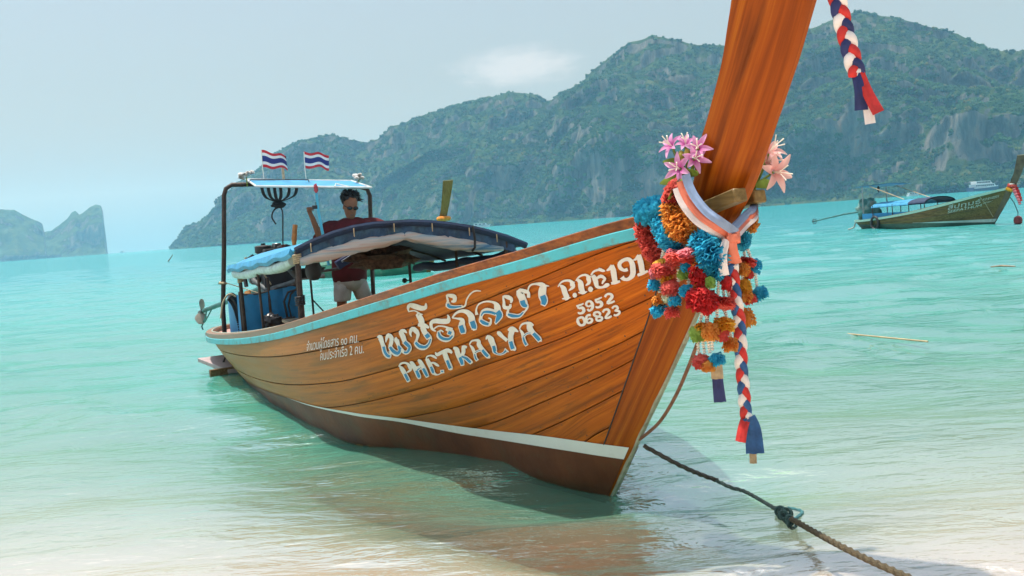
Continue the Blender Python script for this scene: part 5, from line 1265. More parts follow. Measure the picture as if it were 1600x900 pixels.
    ('A2',[[339,970,331,968,332,978,323,975,322,989,313,985,309,999,303,992,294,1007,292,996,277,1012,279,1000,261,1015,267,1001,246,1017,260,998,231,1017,253,992,220,1015,244,989,213,1010,233,989,209,1004,221,991,206,999,212,992],[218,999,263,996,220,992,267,988,222,984,273,976,223,978,274,960,221,970,267,947,216,959,257,936,210,949,247,926,203,941,237,917,193,934,227,911,186,924,223,906,186,912,222,903,190,901,222,898,193,896,224,893],[328,969,337,965,323,965,337,958,315,958,337,948,310,948,337,939,309,937,339,930,311,925,341,919,313,914,343,907,314,905,344,897,315,895,345,887,315,887,345,878,315,880,344,870,315,874,342,863,314,869,341,859],[329,929,325,921,318,935,313,926,301,943,298,934,284,950,283,940,268,954,270,944,253,957,256,947,243,958,246,948],[216,961,256,938,216,961,256,938,216,960,255,938,214,957,253,934,207,950,248,927,199,940,241,916,192,931,236,908,188,923,232,902,186,917,229,897,185,912,226,893,184,910,225,890,184,909,225,889,183,908,224,888],[312,927,342,920,312,926,342,919,312,925,342,918,313,921,342,914,313,913,344,906,314,902,347,893,314,893,348,882,313,887,346,873,311,882,344,867,309,878,342,863,308,875,341,861,307,874,341,860,307,873,340,859],[335,925,329,913,335,925,329,914,333,926,327,914,328,928,322,917,317,934,310,923,302,942,296,931,286,949,284,936,271,953,274,938,259,955,264,940,250,956,255,941,246,956,250,942,245,957,248,942,244,957,247,942]],[[221,953,246,938,214,946,241,931,206,937,235,920,199,928,229,911,195,920,225,905,193,913,222,900,192,909,219,896],[320,920,335,916,321,911,336,908,322,900,339,895,322,890,340,884,320,884,339,876,318,879,336,870,316,875,334,866],[326,924,324,921,315,930,313,927,300,938,298,935,285,945,285,941,272,948,273,944,260,949,262,945,252,950,253,946]]),
    ('P1',[[-74,1229,-79,1226,-81,1236,-87,1232,-92,1246,-98,1241,-105,1255,-109,1248,-119,1262,-121,1252,-134,1267,-134,1256,-149,1269,-146,1257,-162,1270,-156,1257,-175,1269,-164,1255,-186,1265,-169,1251,-194,1258,-168,1247,-198,1249,-165,1241,-199,1243,-163,1234,-199,1239,-164,1228,-196,1229,-168,1229,-185,1218,-171,1230,-170,1211,-164,1223,-154,1206,-150,1214,-142,1202,-140,1207],[-179,1262,-173,1250,-192,1258,-188,1250,-205,1255,-203,1250],[-99,1240,-91,1234,-108,1239,-93,1227,-120,1235,-94,1219,-130,1227,-94,1212,-133,1216,-93,1205,-132,1204,-92,1196,-131,1195,-92,1185,-132,1188,-93,1175,-134,1178,-94,1167,-131,1165,-96,1166,-118,1153,-98,1165,-105,1149,-96,1159,-97,1148,-93,1153],[-78,1160,-77,1155,-86,1163,-83,1154,-96,1166,-93,1153,-107,1168,-104,1153,-119,1168,-116,1156,-131,1168,-130,1160,-140,1168,-140,1163]],[]),
    ('dot1',[[-158,1180,-157,1177,-161,1183,-157,1174,-164,1187,-158,1170,-168,1190,-159,1167,-172,1191,-161,1166,-175,1192,-164,1165,-178,1193,-167,1164,-182,1192,-170,1165,-184,1191,-174,1166,-187,1190,-178,1167,-188,1187,-181,1170,-188,1183,-185,1174,-189,1180,-187,1176]],[]),
    ('P2',[[-210,1262,-215,1258,-217,1268,-222,1264,-227,1277,-232,1271,-239,1285,-243,1277,-252,1291,-254,1282,-267,1296,-267,1285,-280,1298,-278,1287,-291,1299,-284,1286,-300,1297,-289,1284,-308,1293,-290,1282,-313,1286,-289,1278,-316,1278,-286,1272,-316,1271,-284,1265,-315,1265,-285,1259,-312,1256,-286,1255,-304,1245,-288,1254,-291,1237,-283,1248,-278,1233,-274,1241,-268,1230,-266,1235],[-303,1293,-295,1282,-316,1288,-310,1280,-328,1282,-325,1277],[-230,1273,-220,1266,-238,1271,-221,1259,-249,1266,-223,1250,-258,1256,-222,1244,-258,1242,-219,1238,-255,1230,-216,1227,-253,1222,-214,1215,-252,1214,-215,1204,-252,1206,-217,1195,-252,1200,-219,1189],[-206,1197,-202,1192,-215,1198,-209,1189,-227,1199,-220,1185,-237,1200,-232,1183,-246,1201,-246,1187,-257,1201,-258,1193,-266,1201,-266,1197]],[]),
    ('dot2',[[-275,1214,-274,1210,-278,1217,-274,1207,-282,1221,-275,1203,-286,1224,-276,1199,-290,1226,-279,1198,-293,1227,-282,1197,-297,1227,-285,1196,-300,1227,-289,1197,-303,1226,-293,1198,-306,1224,-297,1199,-307,1221,-300,1203,-308,1217,-304,1207,-309,1214,-307,1210]],[]),
    ('E2',[[-320,1291,-329,1287,-325,1297,-334,1292,-333,1304,-340,1299,-343,1312,-348,1304,-356,1318,-358,1308,-370,1322,-370,1311,-383,1325,-380,1312,-395,1325,-387,1311,-405,1323,-394,1308,-412,1321,-402,1306,-417,1319,-409,1306,-420,1315,-416,1307,-423,1313,-420,1309],[-390,1330,-386,1326,-400,1327,-391,1319,-409,1324,-397,1312],[-346,1294,-325,1284,-350,1290,-325,1278,-355,1284,-325,1271,-359,1275,-325,1265,-359,1265,-325,1258,-358,1255,-325,1249,-356,1247,-325,1241,-354,1239,-325,1234,-352,1234,-326,1225,-351,1233,-333,1217,-355,1230,-346,1214,-364,1228,-360,1215,-374,1228,-373,1216,-383,1232,-385,1218,-392,1239,-397,1220,-402,1244,-406,1223,-411,1245,-411,1226,-417,1244,-417,1230,-421,1242,-421,1233],[-351,1274,-355,1265,-359,1280,-364,1269,-372,1288,-376,1273,-388,1293,-382,1274,-401,1289,-387,1273,-410,1281,-395,1269,-415,1271,-398,1266,-409,1261,-398,1268,-401,1255,-393,1265,-396,1251,-386,1259,-391,1247,-381,1253,-385,1243,-377,1247,-381,1239,-375,1242]],[]),
    ('1a',[[-430,1316,-431,1310,-435,1319,-437,1311,-442,1324,-445,1312,-448,1328,-455,1315,-455,1334,-465,1320,-463,1341,-475,1325,-469,1346,-481,1329],[-486,1344,-462,1340,-487,1338,-460,1332,-488,1328,-457,1322,-489,1317,-455,1312,-487,1305,-452,1302,-484,1294,-450,1291,-482,1283,-448,1280,-479,1271,-446,1268,-476,1259,-444,1256,-473,1251,-443,1247],[-434,1249,-432,1235,-441,1251,-439,1236,-451,1253,-448,1236,-461,1255,-459,1238,-471,1257,-470,1241,-482,1258,-481,1245,-490,1259,-489,1247]],[]),
    ('9a',[[-555,1308,-555,1325,-549,1306,-549,1323,-539,1304,-542,1321,-528,1304,-537,1320,-519,1308,-532,1323,-510,1313,-529,1328,-505,1321,-527,1332,-504,1332,-527,1336,-506,1343,-528,1341,-514,1355,-530,1345,-526,1364,-535,1349,-539,1371,-544,1355,-552,1376,-553,1359,-564,1379,-561,1360,-577,1381,-569,1360,-589,1379,-573,1358,-598,1371,-574,1355,-603,1362,-575,1350,-605,1351,-575,1343,-605,1340,-574,1335,-602,1327,-571,1326,-599,1316,-568,1315,-596,1304,-565,1305,-590,1291,-562,1296,-581,1277,-559,1290,-567,1267,-554,1284,-553,1260,-546,1277,-540,1255,-538,1272,-528,1253,-532,1270,-517,1254,-526,1271,-508,1256,-522,1272,-501,1260,-521,1275,-496,1265,-522,1280,-493,1268,-522,1284]],[]),
    ('1b',[[-602,1366,-603,1360,-607,1369,-608,1361,-614,1373,-616,1362,-619,1377,-626,1365,-625,1383,-635,1372,-632,1389,-643,1378,-637,1394,-648,1383],[-655,1393,-631,1389,-656,1386,-629,1381,-656,1377,-627,1371,-656,1366,-625,1361,-656,1356,-623,1351,-654,1345,-622,1340,-653,1334,-621,1330,-650,1322,-619,1319,-648,1310,-617,1307,-646,1302,-616,1299],[-598,1289,-599,1276,-606,1293,-608,1278,-618,1298,-620,1281,-630,1302,-632,1285,-642,1305,-644,1290,-654,1307,-656,1295,-663,1309,-664,1299]],[]),
    ('5a',[[-159,1121,-157,1111,-165,1122,-164,1112,-174,1124,-173,1113,-183,1127,-184,1115,-194,1129,-195,1119,-205,1132,-206,1124,-213,1135,-214,1127],[-174,1118,-160,1114,-175,1111,-161,1106,-177,1104,-162,1099],[-169,1106,-170,1097,-177,1109,-177,1098,-188,1113,-186,1099,-201,1115,-189,1098,-210,1109,-188,1097,-213,1101,-189,1093,-212,1092,-189,1092,-205,1082,-188,1090,-195,1075,-185,1086,-185,1070,-181,1083,-174,1068,-176,1081,-165,1067,-170,1080,-157,1068,-166,1080,-152,1072,-166,1080,-151,1077,-165,1081,-151,1079,-165,1083]],[]),
    ('9b',[[-262,1116,-260,1126,-256,1114,-253,1124,-246,1110,-245,1120,-235,1109,-241,1119,-227,1112,-239,1121,-222,1117,-237,1125,-220,1125,-237,1127,-225,1133,-238,1129,-232,1140,-242,1133,-241,1146,-245,1136,-250,1149,-250,1137,-260,1151,-255,1138,-270,1149,-258,1137,-276,1144,-260,1134,-281,1137,-261,1129,-282,1128,-261,1124,-279,1118,-259,1118,-274,1108,-256,1111,-265,1098,-252,1106,-254,1091,-247,1101,-243,1086,-240,1097,-232,1083,-237,1096,-224,1087,-236,1096,-221,1092,-235,1099,-220,1096,-234,1103]],[]),
    ('5b',[[-296,1155,-294,1146,-302,1157,-300,1146,-310,1159,-309,1148,-318,1161,-319,1150,-328,1164,-330,1155,-338,1167,-340,1160,-346,1170,-348,1164],[-307,1153,-294,1148,-308,1146,-295,1141,-310,1138,-297,1134],[-303,1141,-303,1132,-310,1144,-310,1133,-321,1148,-318,1133,-333,1149,-321,1133,-341,1144,-321,1131,-344,1136,-321,1128,-342,1126,-322,1127,-334,1116,-321,1126,-324,1110,-317,1121,-314,1106,-312,1118,-305,1104,-306,1116,-296,1103,-300,1115,-288,1104,-297,1115,-285,1109,-298,1114,-286,1114,-298,1115,-287,1116,-298,1117]],[]),
    ('2a',[[-361,1170,-372,1164,-365,1174,-375,1168,-372,1181,-380,1173,-381,1186,-384,1176,-391,1190,-389,1178,-402,1191,-397,1178,-411,1190,-401,1177,-418,1186,-402,1175,-422,1178,-402,1172,-420,1168,-402,1171,-411,1158,-399,1168,-402,1151,-392,1162,-393,1145,-384,1156,-385,1139,-376,1149,-377,1134,-367,1142,-377,1137,-362,1130,-376,1139,-372,1126,-385,1140,-382,1128,-393,1142,-393,1130,-401,1144,-403,1134,-410,1147,-412,1138,-416,1149,-418,1141]],[]),
    ('0',[[-160,1043,-160,1056,-154,1041,-154,1054,-147,1039,-144,1051,-145,1037,-133,1045,-143,1035,-125,1036,-142,1029,-120,1027,-142,1025,-119,1018,-142,1019,-121,1009,-144,1014,-127,1002,-146,1011,-135,997,-151,1011,-147,997,-158,1013,-159,999,-163,1015,-171,1004,-165,1018,-180,1011,-167,1021,-187,1020,-169,1025,-191,1029,-169,1031,-190,1039,-168,1039,-187,1048,-167,1044,-182,1055,-166,1044,-173,1058,-163,1043,-165,1057,-159,1042,-160,1056]],[]),
    ('6',[[-233,1058,-238,1072,-227,1058,-232,1072,-219,1058,-221,1071,-214,1057,-209,1067,-211,1054,-199,1060,-207,1048,-191,1051,-205,1042,-185,1042,-202,1036,-183,1032,-201,1029,-183,1023,-201,1025,-188,1015,-204,1025,-198,1012,-211,1027,-210,1014,-217,1029,-221,1017,-220,1031,-230,1023,-224,1035,-238,1031,-224,1035,-242,1041,-224,1036,-238,1047,-221,1039,-230,1050,-218,1040,-220,1050,-214,1039,-211,1046,-208,1035,-203,1041,-203,1032,-198,1038]],[]),
    ('8',[[-284,1054,-288,1062,-277,1053,-281,1063,-266,1052,-273,1065,-255,1054,-269,1067,-250,1061,-268,1068,-251,1069,-268,1071,-257,1079,-267,1071,-268,1085,-271,1073,-280,1088,-279,1076,-291,1089,-285,1077,-299,1087,-288,1075,-305,1082,-291,1072,-308,1075,-292,1071,-303,1066,-292,1070,-296,1060,-288,1066,-289,1054,-283,1062,-280,1049,-278,1060,-273,1046,-269,1057,-271,1045,-260,1051,-271,1044,-255,1042,-270,1041,-255,1034,-270,1039,-260,1028,-275,1039,-269,1026,-283,1041,-281,1027,-289,1042,-292,1030,-291,1044,-302,1037,-293,1047,-309,1046,-294,1047,-310,1055,-293,1047,-303,1060,-287,1049,-294,1060,-282,1051,-288,1061]],[]),
    ('2b',[[-314,1083,-324,1078,-318,1087,-328,1082,-325,1094,-333,1087,-334,1100,-337,1090,-344,1103,-342,1091,-354,1105,-349,1092,-363,1104,-352,1091,-368,1098,-352,1090,-370,1091,-352,1086,-367,1081,-351,1084,-360,1073,-349,1082,-351,1067,-342,1077,-344,1062,-335,1070,-337,1056,-328,1063,-330,1050,-320,1056,-329,1052,-316,1045,-329,1054,-324,1042,-336,1055,-334,1043,-344,1057,-344,1045,-351,1060,-353,1049,-359,1063,-362,1054,-365,1065,-367,1058]],[]),
    ('3',[[-381,1106,-389,1099,-385,1109,-393,1103,-391,1114,-397,1107,-399,1119,-401,1110,-408,1121,-405,1110,-416,1122,-410,1109,-423,1120,-412,1108,-427,1115,-412,1107,-428,1108,-413,1105,-423,1099,-413,1106,-414,1093,-410,1103,-405,1089,-401,1098,-404,1093,-392,1088,-406,1095,-401,1084,-416,1095,-410,1083,-425,1094,-415,1082,-430,1088,-415,1081,-428,1080,-414,1081,-422,1072,-414,1080,-413,1066,-409,1076,-402,1061,-400,1072,-392,1058,-394,1069,-384,1059,-392,1070,-380,1062,-389,1071,-377,1064,-387,1073]],[]),
]
STRANDS = {
    'blue_top': [(-0.871, 0.3, 1.601, 0.05), (-0.94, 0.3, 1.61, 0.056), (-1.029, 0.3, 1.625, 0.046), (-1.087, 0.3, 1.628, 0.03)],
    'blue_low': [(-1.013, 0.3, 1.583, 0.04), (-1.04, 0.3, 1.539, 0.05), (-1.093, 0.3, 1.489, 0.053), (-1.135, 0.293, 1.44, 0.05), (-1.155, 0.288, 1.409, 0.033)],
    'red': [(-0.879, 0.3, 1.572, 0.033), (-0.88, 0.3, 1.525, 0.043), (-0.902, 0.3, 1.475, 0.043), (-0.93, 0.3, 1.424, 0.04), (-0.963, 0.3, 1.381, 0.036), (-0.988, 0.3, 1.362, 0.026)],
    'red_top': [(-1.174, 0.292, 1.727, 0.03), (-1.142, 0.297, 1.691, 0.04), (-1.121, 0.3, 1.65, 0.04)],
    'orange': [(-1.125, 0.3, 1.638, 0.043), (-1.124, 0.299, 1.596, 0.05), (-1.15, 0.292, 1.553, 0.059), (-1.182, 0.285, 1.51, 0.059), (-1.197, 0.281, 1.471, 0.043), (-1.191, 0.282, 1.453, 0.023)],
    'blue_front': [(-1.263, 0.267, 1.489, 0.036), (-1.289, 0.26, 1.453, 0.056), (-1.321, 0.252, 1.409, 0.063), (-1.323, 0.232, 1.363, 0.059), (-1.319, 0.228, 1.322, 0.05), (-1.316, 0.239, 1.288, 0.033)],
    'orange_right': [(-1.239, -0.074, 1.557, 0.02), (-1.237, -0.062, 1.521, 0.03), (-1.235, -0.046, 1.486, 0.03)],
    'blue_right': [(-1.233, -0.03, 1.463, 0.026), (-1.249, 0.004, 1.429, 0.03), (-1.258, 0.024, 1.406, 0.02)],
    'ribbon_left': [(-1.071, 0.3, 1.62, 0.013), (-1.055, 0.3, 1.575, 0.017), (-1.081, 0.3, 1.526, 0.013), (-1.115, 0.298, 1.477, 0.01)],
}
POMS = [
    ('red', (-1.204, 0.303, 1.39), 0.089, 0.026), ('blue', (-1.216, 0.3, 1.351), 0.036, 0.030), ('orange', (-1.278, 0.287, 1.365), 0.030, 0.030), ('red', (-1.137, 0.318, 1.373), 0.036, 0.030), ('yellow', (-1.038, 0.32, 1.355), 0.040, 0.026), ('red', (-1.062, 0.32, 1.331), 0.053, 0.030), ('pink', (-0.98, 0.32, 1.317), 0.030, 0.030), ('blue', (-0.962, 0.32, 1.255), 0.033, 0.026), ('yellow', (-1.069, 0.32, 1.294), 0.033, 0.020), ('red', (-1.1, 0.32, 1.246), 0.046, 0.033), ('green', (-1.185, 0.306, 1.31), 0.026, 0.023), ('blue', (-1.214, 0.297, 1.229), 0.046, 0.030), ('orange', (-1.276, 0.284, 1.245), 0.030, 0.026), ('orange', (-0.998, 0.32, 1.182), 0.036, 0.026), ('cream', (-1.091, 0.32, 1.204), 0.040, 0.023), ('blue', (-1.121, 0.317, 1.186), 0.033, 0.023), ('blue', (-0.987, 0.32, 1.135), 0.043, 0.030), ('red', (-1.098, 0.32, 1.131), 0.036, 0.026), ('crimson', (-1.29, 0.28, 1.192), 0.076, 0.050), ('crimson', (-1.279, 0.285, 1.303), 0.043, 0.059), ('green', (-1.341, 0.27, 1.271), 0.023, 0.026), ('crimson', (-1.337, 0.178, 1.26), 0.026, 0.033), ('red', (-1.329, 0.186, 1.169), 0.046, 0.026), ('yellow', (-1.319, 0.193, 1.07), 0.050, 0.033), ('orange', (-1.319, 0.27, 1.046), 0.040, 0.040), ('red', (-1.316, 0.208, 1.027), 0.036, 0.030), ('green', (-1.248, 0.286, 1.037), 0.040, 0.033), ('yellow', (-1.27, 0.282, 1.065), 0.030, 0.020), ('orange', (-1.306, 0.153, 0.972), 0.036, 0.033), ('orange', (-1.255, 0.01, 1.309), 0.033, 0.033), ('red', (-1.247, -0.018, 1.34), 0.043, 0.020), ('blue', (-1.241, -0.07, 1.317), 0.033, 0.033), ('red', (-1.241, -0.026, 1.278), 0.026, 0.020), ('yellow', (-1.241, -0.003, 1.226), 0.033, 0.033), ('orange', (-1.237, -0.003, 1.186), 0.036, 0.036), ('red', (-1.229, -0.038, 1.158), 0.033, 0.020), ('blue', (-1.228, -0.098, 1.183), 0.040, 0.030), ('orange', (-1.223, -0.022, 1.077), 0.033, 0.043), ('red', (-1.254, 0.282, 0.906), 0.043, 0.026), ('blue', (-1.305, 0.237, 0.911), 0.040, 0.030), ('orange', (-1.288, 0.273, 0.888), 0.036, 0.023)]
BEADS = [((-1.156, 0.289, 1.457), (-1.147, 0.29, 1.407)), ((-1.183, 0.283, 1.454), (-1.177, 0.283, 1.4)), ((-1.198, 0.28, 1.45), (-1.209, 0.277, 1.402)), ((-1.033, 0.3, 1.423), (-1.005, 0.3, 1.368)), ((-1.059, 0.3, 1.417), (-1.043, 0.3, 1.368)), ((-1.132, 0.292, 1.332), (-1.125, 0.292, 1.268)), ((-1.188, 0.279, 1.316), (-1.185, 0.278, 1.251)), ((-1.225, 0.272, 1.331), (-1.228, 0.269, 1.263)), ((-0.975, 0.3, 1.294), (-0.977, 0.3, 1.213)), ((-1.068, 0.3, 1.308), (-1.06, 0.3, 1.234)), ((-1.313, 0.202, 1.273), (-1.305, 0.21, 1.18)), ((-1.312, 0.18, 1.271), (-1.303, 0.169, 1.175)), ((-1.312, 0.162, 1.263), (-1.304, 0.14, 1.184)), ((-1.303, 0.21, 1.156), (-1.296, 0.213, 1.091)), ((-1.302, 0.177, 1.153), (-1.296, 0.155, 1.091)), ((-1.292, 0.12, 1.17), (-1.27, 0.092, 1.112)), ((-1.257, 0.26, 1.138), (-1.231, 0.264, 1.069)), ((-1.275, 0.256, 1.133), (-1.28, 0.253, 1.071)), ((-1.239, -0.01, 1.41), (-1.228, -0.023, 1.354)), ((-1.228, -0.038, 1.411), (-1.222, -0.062, 1.351)), ((-1.235, 0.004, 1.278), (-1.226, -0.003, 1.216)), ((-1.214, -0.09, 1.284), (-1.207, -0.102, 1.206)), ((-1.213, 0.267, 0.994), (-1.214, 0.265, 0.933)), ((-1.243, 0.26, 0.998), (-1.249, 0.258, 0.936)), ((-1.273, 0.253, 0.999), (-1.279, 0.251, 0.94)), ((-1.289, 0.243, 1.005), (-1.283, 0.239, 0.951)), ((-1.292, 0.147, 1.06), (-1.275, 0.12, 0.996))]
SASH_L = [(-1.228, 0.319, 1.733), (-1.242, 0.315, 1.686), (-1.274, 0.307, 1.631), (-1.329, 0.292, 1.57), (-1.379, 0.262, 1.526), (-1.372, 0.199, 1.491), (-1.365, 0.163, 1.471)]
SASH_R = [(-1.365, 0.163, 1.471), (-1.323, 0.088, 1.499), (-1.277, 0.0, 1.536), (-1.276, -0.048, 1.566)]
TAIL1 = [(-1.39, 0.183, 1.463), (-1.386, 0.183, 1.426), (-1.375, 0.17, 1.382), (-1.354, 0.142, 1.341)]
TAIL2 = [(-1.381, 0.187, 1.458), (-1.377, 0.209, 1.408), (-1.373, 0.213, 1.356), (-1.367, 0.202, 1.297)]
BRAID2 = [(-1.346, 0.15, 1.345), (-1.332, 0.136, 1.291), (-1.301, 0.102, 1.169), (-1.273, 0.068, 1.074), (-1.257, 0.054, 0.981), (-1.245, 0.048, 0.888), (-1.222, 0.027, 0.76), (-1.196, 0.0, 0.63), (-1.192, -0.008, 0.59)]
T2R = [(-1.192, -0.004, 0.591), (-1.203, 0.027, 0.548), (-1.212, 0.054, 0.485)]
T2B = [(-1.204, -0.002, 0.593), (-1.197, -0.034, 0.525), (-1.186, -0.05, 0.407)]
T2W = [(-1.178, -0.026, 0.576), (-1.167, -0.05, 0.461), (-1.157, -0.058, 0.35)]
STRIPN = [(-1.291, 0.239, 1.035), (-1.279, 0.221, 0.913), (-1.27, 0.21, 0.815), (-1.259, 0.195, 0.703)]
BRAID1 = [(-1.901, 0, 2.557), (-1.91, 0, 2.479), (-1.925, 0, 2.399), (-1.927, -0.02, 2.323), (-1.936, -0.03, 2.244), (-1.946, -0.04, 2.179), (-1.953, -0.05, 2.126), (-1.965, -0.05, 2.091)]
# ---- painted names on the bow: white strokes with blue lower halves
letter_w = M('lettering_white', (0.74, 0.70, 0.66), 0.55, 0.07, 30, 0.1)
letter_b = M('lettering_blue', (0.012, 0.20, 0.42), 0.5, 0.12, 30, 0.1)
def strip_mesh(mb, data, out):
    rows = []
    for i in range(0, len(data), 4):
        a = skin(data[i] / 1000, data[i + 1] / 1000, 1, out); b_ = skin(data[i + 2] / 1000, data[i + 3] / 1000, 1, out)
        rows.append([a, (a + b_) / 2, b_])
    mb.grid(rows)
name_part = None
for nm, wh, bl in LETTERS:
    mb = MB()
    for i, d in enumerate(wh): strip_mesh(mb, d, .0075 + .0004 * i)
    me_ = part('letter', mb, letter_w, boat, angle=180)
    if bl:
        for i, d in enumerate(bl):
            mb = MB(); strip_mesh(mb, d, .0098 + .0004 * i)
            part('letter_shade', mb, letter_b, me_, angle=180)
def text_on(txt, u0, z0, u1, z1, size_x, size_z, parent, mat_, place, name='lettering', slant=0.0):
    """set a line of text along a surface: place(u, z) -> point"""
    cu = bpy.data.curves.new('txt', 'FONT'); cu.body = txt; cu.resolution_u = 3; cu.fill_mode = 'FRONT'
    ob = bpy.data.objects.new('txt', cu); COL.objects.link(ob)
    bpy.context.view_layer.update()
    dg = bpy.context.evaluated_depsgraph_get()
    me = bpy.data.meshes.new_from_object(ob.evaluated_get(dg))
    xs = [v.co.x for v in me.vertices]; x0, x1 = min(xs), max(xs)
    mb = MB(); vv = []
    for v in me.vertices:
        f = (v.co.x - x0) / (x1 - x0); y = v.co.y
        u = u0 + (u1 - u0) * f + slant * y; z = z0 + (z1 - z0) * f + y * size_z
        vv.append(place(u, z))
    mb.add(vv, [tuple(p.vertices) for p in me.polygons])
    bpy.data.objects.remove(ob); bpy.data.meshes.remove(me); bpy.data.curves.remove(cu)
    return part(name, mb, mat_, parent, angle=180)
hull_place = lambda u, z: skin(u, z, 1, .0075)
text_on('จำนวนผู้โดยสาร ๑๐ คน.', 2.93, .700, 1.94, .828, 1, .105, boat, letter_w, hull_place, slant=-.05)
text_on('คนประจำเรือ 2 คน.', 2.66, .642, 1.90, .752, 1, .105, boat, letter_w, hull_place, slant=-.05)

# ------------------------------------------------------------------ offerings tied round the prow
PETAL = {
    'red': M('crepe_red', (0.90, 0.14, 0.11), 0.8, 0.35, 30, 0.4, 90, trans=0.4),
    'pink': M('crepe_pink', (0.90, 0.28, 0.32), 0.8, 0.25, 30, 0.4, 90, trans=0.4),
    'orange': M('crepe_orange', (1.0, 0.40, 0.08), 0.8, 0.25, 30, 0.4, 90, trans=0.4),
    'yellow': M('crepe_yellow', (0.95, 0.50, 0.05), 0.8, 0.2, 30, 0.4, 90, trans=0.4),
    'green': M('crepe_green', (0.42, 0.62, 0.14), 0.8, 0.2, 30, 0.4, 90, trans=0.4),
    'blue': M('crepe_blue', (0.05, 0.54, 0.85), 0.8, 0.35, 30, 0.4, 90, trans=0.35),
    'crimson': M('crepe_crimson', (0.70, 0.035, 0.035), 0.8, 0.35, 30, 0.4, 90, trans=0.35),
    'cream': M('crepe_cream', (0.75, 0.78, 0.55), 0.8, 0.12, 30, 0.4, 90, trans=0.4),
}
bead_m = M('bead_white', (0.78, 0.76, 0.66), 0.4, 0.08)
bead_d = M('bead_dark', (0.03, 0.05, 0.10), 0.5, 0.3)
def catmull(pts, n):
    P = [Vector(p) for p in pts]; out = []
    for i in range(len(P) - 1):
        p0, p1, p2, p3 = P[max(i - 1, 0)], P[i], P[i + 1], P[min(i + 2, len(P) - 1)]
        for j in range(n):
            t_ = j / n
            out.append(.5 * ((2 * p1) + (-p0 + p2) * t_ + (2 * p0 - 5 * p1 + 4 * p2 - p3) * t_ * t_ + (-p0 + 3 * p1 - 3 * p2 + p3) * t_ ** 3))
    out.append(P[-1])
    return out
def ruffle(pts, seed):
    """a garland of crepe rosettes threaded close together: crinkled discs along a line"""
    rng = random.Random(seed)
    P4 = [(Vector(p[:3]), p[3]) for p in pts]
    line = catmull([p[0] for p in P4], 12); rad = np.interp(np.linspace(0, 1, len(line)), np.linspace(0, 1, len(P4)), [p[1] for p in P4])
    # resample about every 9 mm
    acc = [0]
    for i in range(1, len(line)): acc.append(acc[-1] + (line[i] - line[i - 1]).length)
    n = max(3, int(acc[-1] / .0065))
    mb = MB()
    for k in range(n + 1):
        s_ = acc[-1] * k / n
        i = min(max(np.searchsorted(acc, s_) - 1, 0), len(line) - 2)
        t_ = (s_ - acc[i]) / max(1e-6, acc[i + 1] - acc[i])
        c = line[i].lerp(line[i + 1], t_); d = (line[i + 1] - line[i]).normalized(); r_ = rad[i] * rng.uniform(.9, 1.12)
        a = d.orthogonal().normalized(); b_ = d.cross(a)
        nseg = 30; vs_ = [c]; ph = rng.random() * 6
        for ring_, (fr_, wob) in enumerate(((.55, .004), (1.0, .009))):
            for j in range(nseg):
                th = 2 * math.pi * j / nseg + ph
                rr = r_ * 1.15 * fr_ * (1 + (.13 * math.sin(j * 2.9 + ph * 3) + rng.uniform(-.20, .14)) * ring_)
                off = wob * math.sin(j * math.pi * .98 + ph) + rng.uniform(-.005, .005)
                vs_.append(c + (a * math.cos(th) + b_ * math.sin(th)) * rr + d * off)
        fs_ = [(0, 1 + j, 1 + (j + 1) % nseg) for j in range(nseg)]
        fs_ += [(1 + j, 1 + nseg + j, 1 + nseg + (j + 1) % nseg, 1 + (j + 1) % nseg) for j in range(nseg)]
        mb.add(vs_, fs_)
    return mb
def pom(c, rx, rz, seed, mb=None):
    """a crepe rosette hanging mouth down: layered frilled skirts"""
    rng = random.Random(seed); mb = mb or MB(); c = Vector(c)
    tilt = Matrix.Rotation(rng.uniform(-.35, .35), 3, 'X') @ Matrix.Rotation(rng.uniform(-.35, .35), 3, 'Y')
    for L_ in range(7):
        f = L_ / 6; nseg = 36; ph = rng.random() * 6
        vs_ = [c + tilt @ Vector((0, 0, rz * (.95 - 1.1 * f)))]
        for ring_, fr_ in enumerate((.55, 1.0)):
            for j in range(nseg):
                th = 2 * math.pi * j / nseg + ph
                rr = rx * fr_ * (.72 + .32 * math.sin(math.pi * (.15 + .7 * f))) * (1 + rng.uniform(-.20, .14) * ring_)
                h_ = rz * (.95 - 1.35 * f - .42 * fr_) + ring_ * (.13 * rz * math.sin(j * 2.6) + rng.uniform(-.2, .2) * rz)
                vs_.append(c + tilt @ Vector((math.cos(th) * rr, math.sin(th) * rr, h_)))
        fs_ = [(0, 1 + j, 1 + (j + 1) % nseg) for j in range(nseg)]
        fs_ += [(1 + j, 1 + nseg + j, 1 + nseg + (j + 1) % nseg, 1 + (j + 1) % nseg) for j in range(nseg)]
        mb.add(vs_, fs_)
    return mb
G = {}
def garland(key, label, at):
    G[key] = thing('flower_garland', label, 'garland', at, BOAT, 'flower garlands tied round the prow')
garland('hull', 'red and blue crepe garland with small tassels hanging over the varnished bow planks', (-1.0, .30, 1.1))
garland('mid', 'orange and red crepe garland hanging from the top of the sash on the prow', (-1.18, .29, 1.15))
garland('front', 'thick blue crepe garland with crimson rosettes hanging below the sash knot', (-1.32, .25, .9))
garland('right', 'short orange and blue garland with tassels hanging off the far side of the stem', (-1.24, -.02, 1.1))
for key, st in (('hull', ('blue_top', 'blue_low', 'red')), ('mid', ('red_top', 'orange')), ('front', ('blue_front',)), ('right', ('orange_right', 'blue_right'))):
    for s_ in st:
        colr = 'blue' if 'blue' in s_ else ('orange' if 'orange' in s_ else 'red')
        part('strand', ruffle(STRANDS[s_], hash_ := sum(map(ord, s_))), PETAL[colr], G[key], angle=180)
